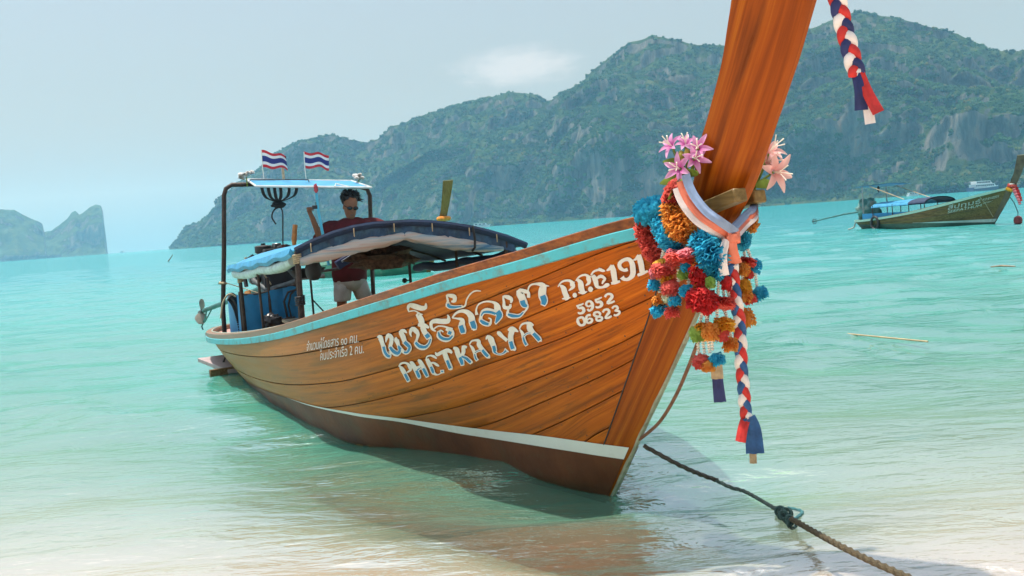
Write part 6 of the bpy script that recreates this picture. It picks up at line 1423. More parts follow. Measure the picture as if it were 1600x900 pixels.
part('ribbon', MB().tube([p[:3] for p in STRANDS['ribbon_left']], .012, 8, flat=.4), M('lavender_satin', (0.62, 0.50, 0.62), 0.4, 0.1), G['hull'])
def pom_owner(c):
    if c[1] < .06: return 'right'
    if c[0] > -1.14 and c[2] > 1.1: return 'hull'
    if c[2] > 1.2 and c[0] > -1.25: return 'mid'
    return 'front'
for i, (colr, c, rx, rz) in enumerate(POMS):
    part('rosette', pom(c, rx * 1.0, rz * 1.2, 300 + i), PETAL[colr], G[pom_owner(c)], angle=180)
    rng = random.Random(i)
    if rx > .05:       # big clusters: extra blooms side by side
        for q in range(2):
            part('rosette', pom((c[0] + rng.uniform(-.05, .05), c[1] + .02, c[2] + rng.uniform(-.02, .02)), rx * .55, rz, 600 + i * 3 + q), PETAL[rng.choice([colr, 'pink' if colr == 'red' else colr])], G[pom_owner(c)], angle=180)
for i, (a, b_) in enumerate(BEADS):
    a, b_ = Vector(a), Vector(b_); n = max(3, int((b_ - a).length / .011))
    prof = []
    d = (b_ - a).normalized(); ax1 = d.orthogonal().normalized(); ax2 = d.cross(ax1)
    mb = MB(); rings = []
    for k in range(n):
        for f, r_ in ((.05, .003), (.25, .0085), (.6, .0092), (.85, .006), (.95, .003)):
            p = a + (b_ - a) * ((k + f) / n)
            rings.append([p + (ax1 * math.cos(t_) + ax2 * math.sin(t_)) * r_ for t_ in [2 * math.pi * j / 7 for j in range(7)]])
    mb.loft(rings)
    for fi in range(len(mb.f)):
        if (fi // 7) % 15 in (14, 13): mb.m[fi] = 1
    part('bead_string', mb, [bead_m, bead_d], G[pom_owner((a.x, a.y, a.z))])

# sash: three bands of cloth knotted in front of the stem
def cloth_band(pts, width, mb=None, fold=.25, seed=0, n=8, taper=1.0, side_=None, cols=7, mi=0):
    mb = mb or MB(); line = catmull(pts, n); rows = []
    for i, p in enumerate(line):
        d = (line[min(i + 1, len(line) - 1)] - line[max(i - 1, 0)]).normalized()
        out = Vector((-.75, .65, 0)).normalized()
        sd = side_ if side_ is not None else d.cross(out).normalized()
        f = i / (len(line) - 1); w_ = width * (1 + (taper - 1) * f)
        row = []
        for j in range(cols):
            g_ = j / (cols - 1) - .5
            row.append(p + sd * g_ * w_ + out * fold * width * math.cos(g_ * math.pi) * .6 + out * fold * width * .28 * math.sin(j * 2.2 + f * 3 + seed))
        rows.append(row)
    mb.grid(rows, mi); mb.grid([[q - Vector((-.75, .65, 0)).normalized() * .004 for q in r_] for r_ in rows], mi, flip=True)
    return mb
satin = {'white': M('satin_white', (0.70, 0.64, 0.63), 0.45, 0.12, 12, 0.25, 20), 'coral': M('satin_coral', (0.62, 0.16, 0.09), 0.42, 0.15, 12, 0.25, 20), 'slate': M('satin_slate', (0.19, 0.27, 0.42), 0.42, 0.2, 12, 0.25, 20),
         'blue': M('cotton_blue', (0.015, 0.085, 0.24), 0.7, 0.3, 18, 0.3, 60), 'navy': M('cotton_navy', (0.012, 0.022, 0.11), 0.7, 0.3, 18, 0.3, 60), 'red': M('cotton_red', (0.50, 0.022, 0.018), 0.7, 0.3, 18, 0.3, 60), 'cotton': M('cotton_white', (0.72, 0.69, 0.68), 0.7, 0.1, 18, 0.3, 60), 'straw': M('straw_cloth', (0.36, 0.28, 0.17), 0.8, 0.3, 25, 0.4, 60)}
sash = thing('sash', 'white, coral and slate satin sash knotted round the prow', 'sash', (-1.36, .16, 1.30), BOAT)
SL = [Vector(p) for p in SASH_L]; SR = [Vector(p) for p in SASH_R]
for k, (nm, off) in enumerate((('slate', -.040), ('coral', -.004), ('white', .034))):
    dn = Vector((.35, .25, -.9)).normalized()
    part('band', cloth_band([p + Vector((off * .95, -abs(off) * .1, -abs(off) * .0 - off * .75 * (1 - .6 * i / 6))) * 1.0 + Vector((-.002 * k, .002 * k, 0)) for i, p in enumerate(SL)], .040, seed=k), satin[nm], sash, angle=180)
    part('band', cloth_band([p + Vector((0, -.002 * k, -off * .55)) for p in SR] + [Vector((-1.15, -.16, 1.60 - off * .4))], .036, seed=k + 4), satin[nm], sash, angle=180)
part('knot', MB().ball((-1.385, .165, 1.468), (.034, .034, .036), 14, 10, lump=.5, seed=2), satin['coral'], sash)
part('tail', cloth_band([Vector(p) for p in TAIL1], .055, fold=.35, seed=1, taper=1.35), satin['coral'], sash, angle=180)
part('tail', cloth_band([Vector(p) + Vector((-.004, .01, 0)) for p in TAIL2], .035, fold=.35, seed=5, taper=1.25), satin['white'], sash, angle=180)

def braid(path, pitch, amp, r_, name, label, at, mats, tails):
    line = catmull(path, 14)
    acc = [0]
    for i in range(1, len(line)): acc.append(acc[-1] + (line[i] - line[i - 1]).length)
    t_ = thing(name, label, 'rope', at, BOAT)
    for k in range(3):
        pts, rr = [], []
        n = int(acc[-1] / .008)
        for q in range(n + 1):
            s_ = acc[-1] * q / n
            i = min(max(int(np.searchsorted(acc, s_)) - 1, 0), len(line) - 2)
            f = (s_ - acc[i]) / max(1e-6, acc[i + 1] - acc[i]); p = line[i].lerp(line[i + 1], f)
            d = (line[i + 1] - line[i]).normalized(); sd = d.cross(Vector((-.75, .65, 0))).normalized(); out = sd.cross(d)
            ph = 2 * math.pi * (s_ / pitch + k / 3)
            pts.append(p + sd * amp * math.sin(ph) + out * amp * .55 * math.sin(2 * ph))
            rr.append(r_ * (.92 + .12 * math.sin(ph * 2 + 1)))
        part('strand', MB().tube(pts, rr, 9, flat=.85), satin[mats[k]], t_, angle=180)
    for nm, pp, w_, tp in tails:
        part('tassel', cloth_band([Vector(p) for p in pp], w_, fold=.35, seed=len(nm), taper=tp), satin[nm], t_, angle=180)
    return t_
braid(BRAID1, .165, .020, .023, 'braided_cloth_rope', 'short red, white and blue braid blowing from the prow tip at the top', (-2.0, -.06, 1.9), ('navy', 'red', 'cotton'),
      (('navy', [(-1.965, -.045, 2.10), (-1.985, -.04, 2.03), (-1.985, -.04, 1.95)], .040, 1.3), ('red', [(-1.972, -.055, 2.10), (-2.01, -.055, 2.015), (-2.06, -.055, 1.93)], .036, 1.3), ('cotton', [(-1.962, -.065, 2.085), (-1.99, -.065, 1.99), (-2.005, -.065, 1.893)], .034, 1.2)))
# the prow tip that the braid is tied to lies above the frame
part('prow_tie', MB().tube([(-1.69, .20, 2.66), (-1.80, .16, 2.62), (-1.955, .05, 2.58), (-1.965, -.05, 2.58), (-1.80, -.17, 2.62), (-1.69, -.21, 2.66)], .022, 8), satin['red'], stem)
part('prow_tie_knot', MB().ball((-1.945, 0, 2.565), (.04, .04, .04), 12, 8, lump=.5), satin['navy'], stem)
braid(BRAID2, .20, .016, .020, 'braided_cloth_rope', 'long red, white and blue braid hanging below the garlands towards the water', (-1.19, 0, .35), ('blue', 'red', 'cotton'),
      (('red', T2R, .045, 1.1), ('blue', T2B, .070, 1.25), ('straw', T2W, .034, 1.0)))
ck = thing('cloth_strip', 'navy and straw cloth strip hanging under the lowest rosettes', 'cloth', (-1.26, .2, .70), BOAT)
sn = [Vector(p) for p in STRIPN]
part('upper_strip', cloth_band(sn[1:3], .055, fold=.3, seed=3), satin['straw'], ck, angle=180)
part('lower_strip', cloth_band([sn[2] + Vector((0, 0, .01)), sn[2].lerp(sn[3], .5), sn[3]], .048, fold=.3, seed=6, taper=1.2), satin['navy'], ck, angle=180)

# lilies
def petal_mat(name, tip, base):
    if name in MATS: return MATS[name]
    m, ns, ls, b = new_mat(name)
    a = node(ns, 'ShaderNodeAttribute', attribute_name='along'); r_ = ramp(ns, [(0.0, base), (0.55, tuple((x + y) / 2 for x, y in zip(tip, base))), (1.0, tip)])
    ls.new(a.outputs['Fac'], r_.inputs['Fac']); ls.new(r_.outputs['Color'], b.inputs['Base Color']); b.inputs['Roughness'].default_value = .6
    tr = node(ns, 'ShaderNodeBsdfTranslucent'); ls.new(r_.outputs['Color'], tr.inputs['Color']); ms = node(ns, 'ShaderNodeMixShader'); ms.inputs['Fac'].default_value = .3
    ls.new(b.outputs[0], ms.inputs[1]); ls.new(tr.outputs[0], ms.inputs[2]); ls.new(ms.outputs[0], ns['Material Output'].inputs['Surface'])
    MATS[name] = m
    return m
lily_p = petal_mat('lily_pink', (0.80, 0.46, 0.70), (0.58, 0.08, 0.38)); lily_w = petal_mat('lily_pale', (0.82, 0.58, 0.55), (0.80, 0.36, 0.34))
leaf_g = M('plastic_leaf', (0.20, 0.30, 0.05), 0.5, 0.35, 20, 0.2, 40, trans=0.35)
def lily(root, c, d, size, mat_, seed):
    rng = random.Random(seed); c, d = Vector(c), Vector(d).normalized(); a = d.orthogonal().normalized(); b_ = d.cross(a)
    for k in range(6):
        th = 2 * math.pi * k / 6 + rng.uniform(-.15, .15) + seed; rad = a * math.cos(th) + b_ * math.sin(th); tan = d.cross(rad)
        rows, al = [], []
        opn = rng.uniform(.75, 1.15)
        for i in range(8):
            f = i / 7; w_ = size * .23 * math.sin(math.pi * (.06 + .90 * f)) ** .8 * (1 - .25 * f)
            p = c + d * size * (.75 * f - .42 * f * f * opn * 1.2) + rad * size * (.10 + .95 * f ** 1.4 * opn)
            rows.append([p - tan * w_ + d * w_ * .35, p - tan * w_ * .4 - d * .002, p, p + tan * w_ * .4 - d * .002, p + tan * w_ + d * w_ * .35]); al += [f] * 5
        mb = MB().grid(rows); o = part('petal', mb, mat_, root, angle=180)
        at_ = o.data.attributes.new('along', 'FLOAT', 'POINT'); at_.data.foreach_set('value', al)
    for k in range(4):
        th = k * 1.6 + seed; q = a * math.cos(th) + b_ * math.sin(th)
        part('stamen', MB().tube([c, c + d * size * .6 + q * size * .1, c + d * size * 1.0 + q * size * .35], [.0022, .002, .0035], 5), bead_m, root)
def leaf(root, c, d, L_, w_, seed):
    d = Vector(d).normalized(); sd = d.cross(Vector((.5, -.6, .3))).normalized(); n_ = d.cross(sd); rows = []
    for i in range(8):
        f = i / 7; p = Vector(c) + d * L_ * f - Vector((0, 0, 1)) * L_ * .35 * f * f; wd = w_ * math.sin(math.pi * (.08 + .88 * f))
        rows.append([p - sd * wd + n_ * wd * .3, p, p + sd * wd + n_ * wd * .3])
    part('leaf', MB().grid(rows), leaf_g, root, angle=180)
f1 = thing('lily_bouquet', 'bright pink artificial lilies with green leaves tied beside the prow', 'flowers', (-1.12, .22, 1.72), BOAT)
for i, (c, d, s_) in enumerate((((-1.085, .25, 1.905), (-.1, .75, .5), .068), ((-1.150, .22, 1.905), (-.5, .4, .7), .060), ((-1.215, .20, 1.880), (-.6, .55, .25), .068), ((-1.150, .26, 1.795), (-.45, .85, .15), .075), ((-1.205, .22, 1.835), (-.8, .3, .1), .070))):
    lily(f1, c, d, s_, lily_p, 11 + i)
    part('flower_stalk', MB().tube([c, Vector(c).lerp(Vector((-1.14, .215, 1.74)), .5) + Vector((0, 0, -.02)), (-1.14, .215, 1.735)], .006, 6), leaf_g, f1)
for i, (c, d) in enumerate((((-1.14, .22, 1.75), (.5, .6, .2)), ((-1.14, .22, 1.75), (-.6, .5, .1)), ((-1.15, .22, 1.76), (-.9, .2, .5)), ((-1.14, .23, 1.745), (-.2, .9, -.3)), ((-1.13, .22, 1.80), (.3, .5, .5)), ((-1.16, .215, 1.74), (-.8, .35, -.4)))):
    leaf(f1, c, d, .13, .030, i)
for i, c in enumerate(((-1.13, .235, 1.855), (-1.165, .225, 1.86), (-1.10, .24, 1.83))):
    part('bud', MB().ball(c, (.017, .017, .028), 10, 8), M('bud_green', (0.42, 0.40, 0.06), 0.5, 0.2), f1)
f2 = thing('lily_bouquet', 'pale pink artificial lilies peeping out on the far side of the prow', 'flowers', (-1.17, -.19, 1.66), BOAT)
for i, (c, d, s_) in enumerate((((-1.19, -.235, 1.85), (-.70, -.15, .55), .090), ((-1.215, -.235, 1.755), (-.85, .05, -.10), .100), ((-1.18, -.22, 1.80), (-.6, -.4, .25), .08))):
    lily(f2, c, d, s_, lily_w, 31 + i)
    part('flower_stalk', MB().tube([c, (-1.15, -.18, 1.70), (-1.14, -.17, 1.66)], .006, 6), leaf_g, f2)
leaf(f2, (-1.16, -.17, 1.69), (-.4, -.4, .3), .10, .028, 9)

# ------------------------------------------------------------------ lines on the bow
def twisted(path, r_, n=10, pitch=.05, grow=None, depth=.22):
    """laid rope: a three-lobed section turning along its path"""
    line = catmull(path, n); mb = MB(); rings = []; up = None; s_ = 0
    for i, p in enumerate(line):
        d = line[min(i + 1, len(line) - 1)] - line[max(i - 1, 0)]
        if i: s_ += (p - line[i - 1]).length
        d.normalize(); a = d.cross(Vector((0, 0, 1)) if abs(d.z) < .9 else Vector((0, 1, 0))).normalized(); b_ = d.cross(a)
        rings.append([p + (a * math.cos(t_) + b_ * math.sin(t_)) * r_ * (1 + depth * math.cos(3 * t_ - s_ / pitch * 2 * math.pi)) for t_ in [2 * math.pi * j / 12 for j in range(12)]])
    return mb.loft(rings)
solo('bow_line', MB().tube(catmull([(-1.10, .10, 1.16), (-1.046, .10, 1.011), (-.983, .09, .966), (-.817, .05, .8), (-.643, .02, .625), (-.445, .0, .455), (-.235, .0, .325)], 8), .0095, 8), M('brown_rope', (0.20, 0.085, 0.045), 0.75, 0.3, 30, 0.5, 150), 'thin brown bow line curving from the garlands down to the stem foot', 'rope', (-.235, 0, .325), BOAT)
hawser_d = M('wet_rope', (0.055, 0.045, 0.03), 0.55, 0.4, 40, 0.6, 200); hawser = M('mooring_rope', (0.085, 0.065, 0.032), 0.85, 0.35, 40, 0.7, 200); weed = M('algae', (0.035, 0.085, 0.075), 0.7, 0.5, 30, 0.8, 80)
moor = thing('mooring_rope', 'heavy mooring rope running from the stem through the water towards the beach', 'rope', (1.3, 4.9, .0))
part('wet_length', twisted([(.69, 5.66, .27), (.87, 5.587, .165), (1.0, 5.64, .085), (1.105, 5.66, .035)], .012, 12), hawser_d, moor)
part('slack_length', twisted([(1.09, 5.66, .040), (1.16, 5.58, .012), (1.223, 5.493, .006), (1.281, 5.165, .014), (1.304, 4.99, .03)], .010, 14), M('grey_green_rope', (0.10, 0.14, 0.12), 0.8, 0.4, 40, 0.6, 200), moor)
part('dry_length', twisted([(1.296, 4.83, .045), (1.309, 4.247, .12), (1.343, 3.877, .16), (1.379, 3.552, .2), (1.387, 3.178, .25), (1.40, 2.2, .34)], .0130, 40, pitch=.06), hawser, moor)
mb = MB()
kn = random.Random(5)
for k in range(9):
    c = Vector((1.292 + kn.uniform(-.02, .02), 4.90 + kn.uniform(-.09, .09), .03 + kn.uniform(-.01, .02))); r_ = kn.uniform(.010, .024); ax0 = Vector((kn.uniform(-1, 1), 3, kn.uniform(-1, 1))).normalized(); a = ax0.orthogonal().normalized(); b_ = ax0.cross(a)
    mb.tube([c + (a * math.cos(t_) + b_ * math.sin(t_)) * r_ for t_ in [2 * math.pi * j / 14 for j in range(14)]], .008, 7, closed=True)
mb.ball((1.292, 4.90, .015), (.018, .08, .016), 14, 10, lump=.5)
o = part('knot', mb, weed, moor); o['kind'] = 'stuff'
part('loose_end', twisted([(1.29, 4.86, .02), (1.36, 4.93, .025), (1.40, 5.02, .02), (1.36, 5.12, .012)], .008, 10), M('teal_twine', (0.04, 0.16, 0.17), 0.8, 0.3), moor)

# ------------------------------------------------------------------ stern gear: flags, flower bunches, straps, tyre, basin, coil
flag_c = [M('flag_red', (0.55, 0.035, 0.05), 0.75, 0.1, 10, 0.2, 60, trans=.3), M('flag_white', (0.78, 0.77, 0.76), 0.75, 0.05, 10, 0.2, 60, trans=.3), M('flag_blue', (0.03, 0.045, 0.20), 0.75, 0.1, 10, 0.2, 60, trans=.3)]
def flag(base, top, fly, hgt, sag, seed, label):
    base, top = Vector(base), Vector(top); t_ = thing('flag', label, 'flag', tuple(base), BOAT, 'striped flags on the stern frame')
    part('flagpole', MB().tube([base, base.lerp(top, .5) + Vector((0, .006, 0)), top], .006, 6), bead_m, t_)
    mb = MB(); n = 18; rows = []
    st = [0, 1 / 6, 1 / 3, 2 / 3, 5 / 6, 1]
    for i in range(n + 1):
        f = i / n
        p = top.lerp(top + Vector(fly), f) + Vector((.035 * math.sin(f * 7 + seed) * f, 0, sag * f * f + .014 * math.sin(f * 9 + seed)))
        hh = hgt * (1 - .12 * f) + .01 * math.sin(f * 6 + seed)
        rows.append([p - Vector((-.02 * g_ * math.sin(f * 5 + seed), .01 * math.sin(f * 8 + seed) * g_, g_ * hh)) for g_ in st])
    for j, mi in enumerate((0, 1, 2, 1, 0)):
        mb.grid([[r_[j], r_[j + 1]] for r_ in rows], mi)
    part('flag_cloth', mb, flag_c, t_, angle=180)
flag((7.9, .248, 2.36), (7.9, .250, 2.762), (-.06, -.30, -.055), .215, -.03, .6, 'red, white and blue striped flag nearest the dark frame corner')
flag((7.9, -.296, 2.345), (7.9, -.298, 2.725), (-.06, -.31, -.02), .215, -.03, 2.4, 'red, white and blue striped flag further along the stern frame')
ml = thing('masthead_light', 'small white and orange light staff between the two flags', 'lamp', (7.9, -.003, 2.38), BOAT)
part('staff', MB().box((7.9, -.003, 2.52), (.03, .03, .28)), M('orange_white', (0.62, 0.42, 0.25), 0.6, 0.3, 18), ml)
part('globe', MB().ball((7.9, -.0, 2.675), (.03, .03, .035), 12, 9), bead_m, ml)
part('cap', MB().box((7.895, -.025, 2.655), (.05, .06, .05)), black_m, ml)
for i, (c, lb) in enumerate((((7.8, .486, 2.39), 'small bunch of white artificial flowers at the dark pipe corner of the stern frame'), ((7.8, -.971, 2.31), 'bunch of white artificial flowers at the sun board end above the boatman'))):
    t_ = thing('flower_bunch', lb, 'flowers', c, BOAT)
    rng = random.Random(40 + i)
    part('stalk', MB().tube([(c[0], c[1], c[2] - .08), (c[0], c[1], c[2] + .04)], .008, 6), leaf_g, t_)
    for k in range(7):
        part('blossom', pom((c[0] + rng.uniform(-.04, .04), c[1] + rng.uniform(-.075, .075), c[2] + .05 + rng.uniform(-.02, .045)), .034, .026, 900 + k + i * 20), M('white_petals', (0.80, 0.79, 0.76), 0.7, 0.05, trans=.2), t_, angle=180)
sb = thing('strap_bundle', 'black webbing straps gathered and hanging under the sun board', 'straps', (7.7, .12, 1.53), BOAT)
for i, y in enumerate((.33, .25, .17, .09, -.02, -.12)):
    kx = Vector((7.7, .14 + .012 * (i - 2.5), 2.075)); t0 = Vector((7.7, y, 2.29))
    mid = t0.lerp(kx, .5) + Vector((0, (y - .14) * .35, -.03))
    rows = []
    for p in catmull([t0, mid, kx], 6):
        rows.append([p + Vector((-.004, -.020, 0)), p + Vector((.004, -.020, 0)), p + Vector((.004, .020, 0)), p + Vector((-.004, .020, 0))])
    part('strap', MB().loft(rows), black_m, sb)
part('gather', MB().ball((7.7, .14, 2.055), (.035, .085, .045), 14, 9, lump=.5), black_m, sb)
part('rope_loop', MB().tube(catmull([(7.7, .12, 2.03), (7.7, .20, 1.99), (7.7, .235, 1.90), (7.7, .19, 1.81)], 8), .010, 7), black_m, sb)
part('drop_line', MB().tube(catmull([(7.7, .12, 2.03), (7.7, .095, 1.95), (7.7, .11, 1.75), (7.7, .128, 1.53)], 8), .009, 7), black_m, sb)
part('hook', MB().box((7.7, .128, 1.51), (.04, .05, .07)), M('dark_red_block', (0.16, 0.04, 0.03), 0.6, 0.3), sb)
solo('wooden_handle', MB().tube([(7.5, .032, 1.50), (7.5, .025, 1.60), (7.5, -.004, 1.785)], [.018, .034, .030], 10), M('orange_wood', (0.55, 0.20, 0.05), 0.5, 0.3, 14), 'orange wooden tiller handle standing up over the engine', 'handle', (7.5, .03, 1.5), BOAT)
ty = thing('tyre_fender', 'cut length of knobbly black tyre leaning in the stern', 'tyre', (7.6, .73, .42), BOAT)
tp = catmull([(7.6, .868, .96), (7.6, .835, .93), (7.6, .785, .82), (7.6, .755, .66), (7.6, .735, .45)], 8)
part('tread', MB().tube(tp, .062, 12, flat=.6), black_m, ty)
for i in range(2, len(tp) - 1, 1):
    for sd in (-1, 1):
        d = (tp[i + 1] - tp[i]).normalized(); a = Vector((1, 0, 0)); out = d.cross(a)
        part('tread_block', MB().box(tp[i] + out * .040 * sd + Vector((-.036, 0, 0)), (.022, .038, .022)), black_m, ty)
part('binding', MB().tube(catmull([(7.55, .80, .95), (7.53, .88, .99), (7.56, .95, .90), (7.58, .985, .75), (7.58, .995, .70)], 7), .011, 7), rope_y, ty)
cb_ = thing('black_coil', 'black bagged coil lying against the blue engine screen', 'bag', (7.18, .43, .50), BOAT)
part('bag', MB().ball((7.17, .45, .615), (.10, .125, .105), 18, 12, lump=.45, seed=8), M('black_plastic', (0.02, 0.02, 0.022), 0.28, 0.4), cb_)
part('strap_end', MB().tube(catmull([(7.10, .36, .62), (7.08, .27, .65), (7.10, .22, .60), (7.12, .20, .66)], 6), .02, 8), black_m, cb_)
bs = thing('basin', 'shallow black plastic basin held on a pole beside the canopy post', 'basin', (5.5, .42, 1.19), BOAT)
mb = MB()
rings = []
for (sx, sy, z) in ((.13, .115, 1.19), (.16, .165, 1.265), (.175, .178, 1.275), (.175, .178, 1.285), (.155, .16, 1.283), (.125, .11, 1.205)):
    rings.append([(5.5 + sx * c_, .405 + sy * s_, z) for c_, s_ in ((-1, -.8), (-.8, -1), (.8, -1), (1, -.8), (1, .8), (.8, 1), (-.8, 1), (-1, .8))])
mb.loft(rings); part('tray', mb, M('black_tray', (0.015, 0.018, 0.02), 0.45, 0.3), bs)
part('pole', MB().tube([(5.5, .36, .29), (5.5, .365, 1.20)], .012, 8), iron, bs)
part('brace', MB().tube([(5.5, .365, .95), (5.5, .10, .62), (5.5, .05, .55)], .008, 6), iron, bs)

# ------------------------------------------------------------------ the boatman
skin_m = M('skin', (0.25, 0.105, 0.058), 0.6, 0.12, 12, 0.1, 80, spec=0.2)
shirt_m = M('maroon_shirt', (0.09, 0.007, 0.010), 0.9, 0.2, 10, 0.3, 40)
shorts_m = M('grey_shorts', (0.40, 0.37, 0.33), 0.85, 0.15, 12, 0.4, 30)
hair_m = M('black_hair', (0.008, 0.007, 0.007), 0.6, 0.3)
man = thing('person', 'person in maroon T-shirt, pale shorts and sunglasses at the stern, one hand raised', 'person', (7.2, -.62, .29), BOAT)
def skinned(name, verts, edges, root, mat_, parent, lv=2):
    me = bpy.data.meshes.new(name); ox, oy, oz = ORG[parent.name]
    me.from_pydata([(v[0] - ox, v[1] - oy, v[2] - oz) for v in verts], edges, [])
    o = bpy.data.objects.new(name, me); COL.objects.link(o); o.parent = parent; ORG[o.name] = ORG[parent.name]
    bm = bmesh.new(); bm.from_mesh(me); ly = bm.verts.layers.skin.verify(); bm.verts.ensure_lookup_table()
    for i, v in enumerate(verts):
        rx = v[3]; ry = v[4] if len(v) > 4 else v[3]
        bm.verts[i][ly].radius = (rx, ry); bm.verts[i][ly].use_root = (i == root)
    bm.to_mesh(me); bm.free(); me.materials.append(mat_)
    m1 = o.modifiers.new('skin', 'SKIN'); m1.use_smooth_shade = True; m1.branch_smoothing = .6
    m2 = o.modifiers.new('sub', 'SUBSURF'); m2.levels = lv; m2.render_levels = lv
    return o
V = [(7.20, -.62, 1.08, .15, .13), (7.18, -.65, 1.28, .15, .13), (7.12, -.68, 1.55, .17, .13), (7.08, -.67, 1.74, .06), (7.06, -.66, 1.83, .058),          # 0-4 trunk, neck
     (7.14, -.42, 1.73, .07), (7.11, -.25, 1.57, .048), (7.05, -.235, 1.62, .046), (7.02, -.155, 1.86, .033), (7.01, -.135, 1.90, .034),                       # 5-9 raised arm
     (7.12, -.98, 1.73, .07), (7.02, -1.19, 1.52, .05), (6.84, -1.10, 1.40, .036), (6.76, -1.05, 1.37, .034),                                                # 10-13 other arm
     (7.20, -.52, 1.02, .105), (7.13, -.47, .76, .068), (7.22, -.47, .40, .042), (7.22, -.47, .335, .038), (7.08, -.46, .318, .034),                           # 14-18 leg
     (7.20, -.73, 1.02, .105), (7.14, -.79, .76, .068), (7.22, -.79, .40, .042), (7.22, -.79, .335, .038), (7.08, -.80, .318, .034)]                           # 19-23 leg
E_ = [(0, 1), (1, 2), (2, 3), (3, 4), (2, 5), (5, 6), (6, 7), (7, 8), (8, 9), (2, 10), (10, 11), (11, 12), (12, 13), (0, 14), (14, 15), (15, 16), (16, 17), (17, 18), (0, 19), (19, 20), (20, 21), (21, 22), (22, 23)]
# raised hand: palm and curled fingers closing round a small dark handset
hb = len(V)
palm = (7.005, -.125, 1.935, .030, .022); V.append(palm); E_.append((9, hb))
for k in range(4):
    a = len(V); y0 = -.158 + k * .021; ln = (.85, 1.0, .95, .75)[k]
    V += [(7.002, y0, 1.965, .0095), (6.972, y0 - .002, 1.965 + .020 * ln, .009), (6.952, y0, 1.958 + .006 * ln, .0085), (6.958, y0 + .001, 1.935, .008)]
    E_ += [(hb, a), (a, a + 1), (a + 1, a + 2), (a + 2, a + 3)]
a = len(V); V += [(6.985, -.095, 1.935, .010), (6.960, -.090, 1.955, .009), (6.948, -.105, 1.968, .008)]; E_ += [(hb, a), (a, a + 1), (a + 1, a + 2)]
# other hand resting on the canopy
hb2 = len(V); V.append((6.70, -1.005, 1.36, .028, .018)); E_.append((13, hb2))
for k in range(4):
    a = len(V); y0 = -1.035 + k * .020
    V += [(6.665, y0, 1.362, .009), (6.630, y0, 1.365, .0085), (6.605, y0, 1.352, .008)]; E_ += [(hb2, a), (a, a + 1), (a + 1, a + 2)]
a = len(V); V += [(6.69, -.965, 1.362, .010), (6.66, -.945, 1.358, .009)]; E_ += [(hb2, a), (a, a + 1)]
skinned('body', V, E_, 0, skin_m, man)
# head, shaped and tilted down
hc = Vector((7.03, -.655, 1.955)); tilt = Matrix.Rotation(R(-22), 3, 'Y') @ Matrix.Rotation(R(4), 3, 'X')
rings = []
for (z, rx, ry, ox) in ((-.135, .030, .030, -.045), (-.120, .052, .045, -.040), (-.095, .068, .055, -.030), (-.06, .080, .062, -.018), (-.02, .088, .068, -.008), (.03, .095, .073, 0), (.075, .095, .074, .004), (.11, .082, .065, .006), (.135, .055, .045, .006), (.147, .02, .018, .006)):
    rx, ry = rx * 1.12, ry * 1.14
    rings.append([hc + tilt @ Vector((ox + rx * math.cos(t_), ry * math.sin(t_), z)) for t_ in [2 * math.pi * j / 20 for j in range(20)]])
head = part('head', MB().loft(rings), skin_m, man, angle=180)
fwd = lambda x, y, z: hc + tilt @ Vector((x * 1.13, y * 1.13, z))
part('nose', MB().loft([[fwd(-.085, -.008, .025), fwd(-.080, .008, .025), fwd(-.075, 0, .03)], [fwd(-.104, -.014, -.025), fwd(-.104, .014, -.025), fwd(-.080, 0, -.02)], [fwd(-.092, -.018, -.038), fwd(-.092, .018, -.038), fwd(-.075, 0, -.04)]]), skin_m, head)
part('mouth', MB().ball(fwd(-.088, 0, -.068), (.010, .026, .009), 10, 7, rot=tilt), M('lips', (0.10, 0.035, 0.03), 0.5, 0.1), head)
for s_ in (-1, 1):
    part('ear', MB().ball(fwd(.01, .073 * s_, -.005), (.022, .010, .033), 10, 8, rot=tilt), skin_m, head)
sg = part('sunglasses', MB().ball(fwd(-.091, -.034, .022), (.016, .036, .025), 12, 8, rot=tilt).ball(fwd(-.091, .034, .022), (.016, .036, .025), 12, 8, rot=tilt).tube([fwd(-.098, -.012, .028), fwd(-.098, .012, .028)], .006, 6).tube([fwd(-.085, .062, .026), fwd(.0, .074, .02)], .005, 6).tube([fwd(-.085, -.062, .026), fwd(.0, -.074, .02)], .005, 6), M('black_lens', (0.006, 0.006, 0.007), 0.15, 0.1, bump=0), head); sg['kind'] = 'stuff'
mb = MB().ball(fwd(.040, 0, .100), (.100, .104, .088), 22, 14, lump=.6, seed=3, rot=tilt)
hr = random.Random(9)
for k in range(190):
    d = Vector((hr.uniform(-.45, 1), hr.uniform(-1, 1), hr.uniform(-.1, 1))).normalized()
    p = fwd(.035 + d.x * .085, d.y * .085, .095 + d.z * .075); q = p + tilt @ (d * hr.uniform(.015, .06) + Vector((hr.uniform(-.02, .02), hr.uniform(-.035, .01), hr.uniform(-.01, .02))))
    mb.tube([p, p.lerp(q, .5) + Vector((0, 0, .006)), q], [.013, .009, .002], 5)
o = part('hair', mb, hair_m, head, angle=180); o['kind'] = 'stuff'
part('hair_bun', MB().ball(fwd(.06, .055, .175), (.04, .035, .035), 12, 8, lump=.6), hair_m, head)
def cloth_loft(mb, secs, n=20, seed=0, crease=.03):
    """stack of elliptical sections (x, y, z, rx, ry) with slight creases"""
    rings = []
    for k, (x, y, z, rx, ry) in enumerate(secs):
        ring = []
        for j in range(n):
            t_ = 2 * math.pi * j / n
            q = 1 + crease * mnoise.noise(Vector((math.cos(t_) * 2.2, math.sin(t_) * 2.2, k * .9 + seed)))
            ring.append((x + rx * math.cos(t_) * q, y + ry * math.sin(t_) * q, z))
        rings.append(ring)
    return mb.loft(rings)
mb = MB()
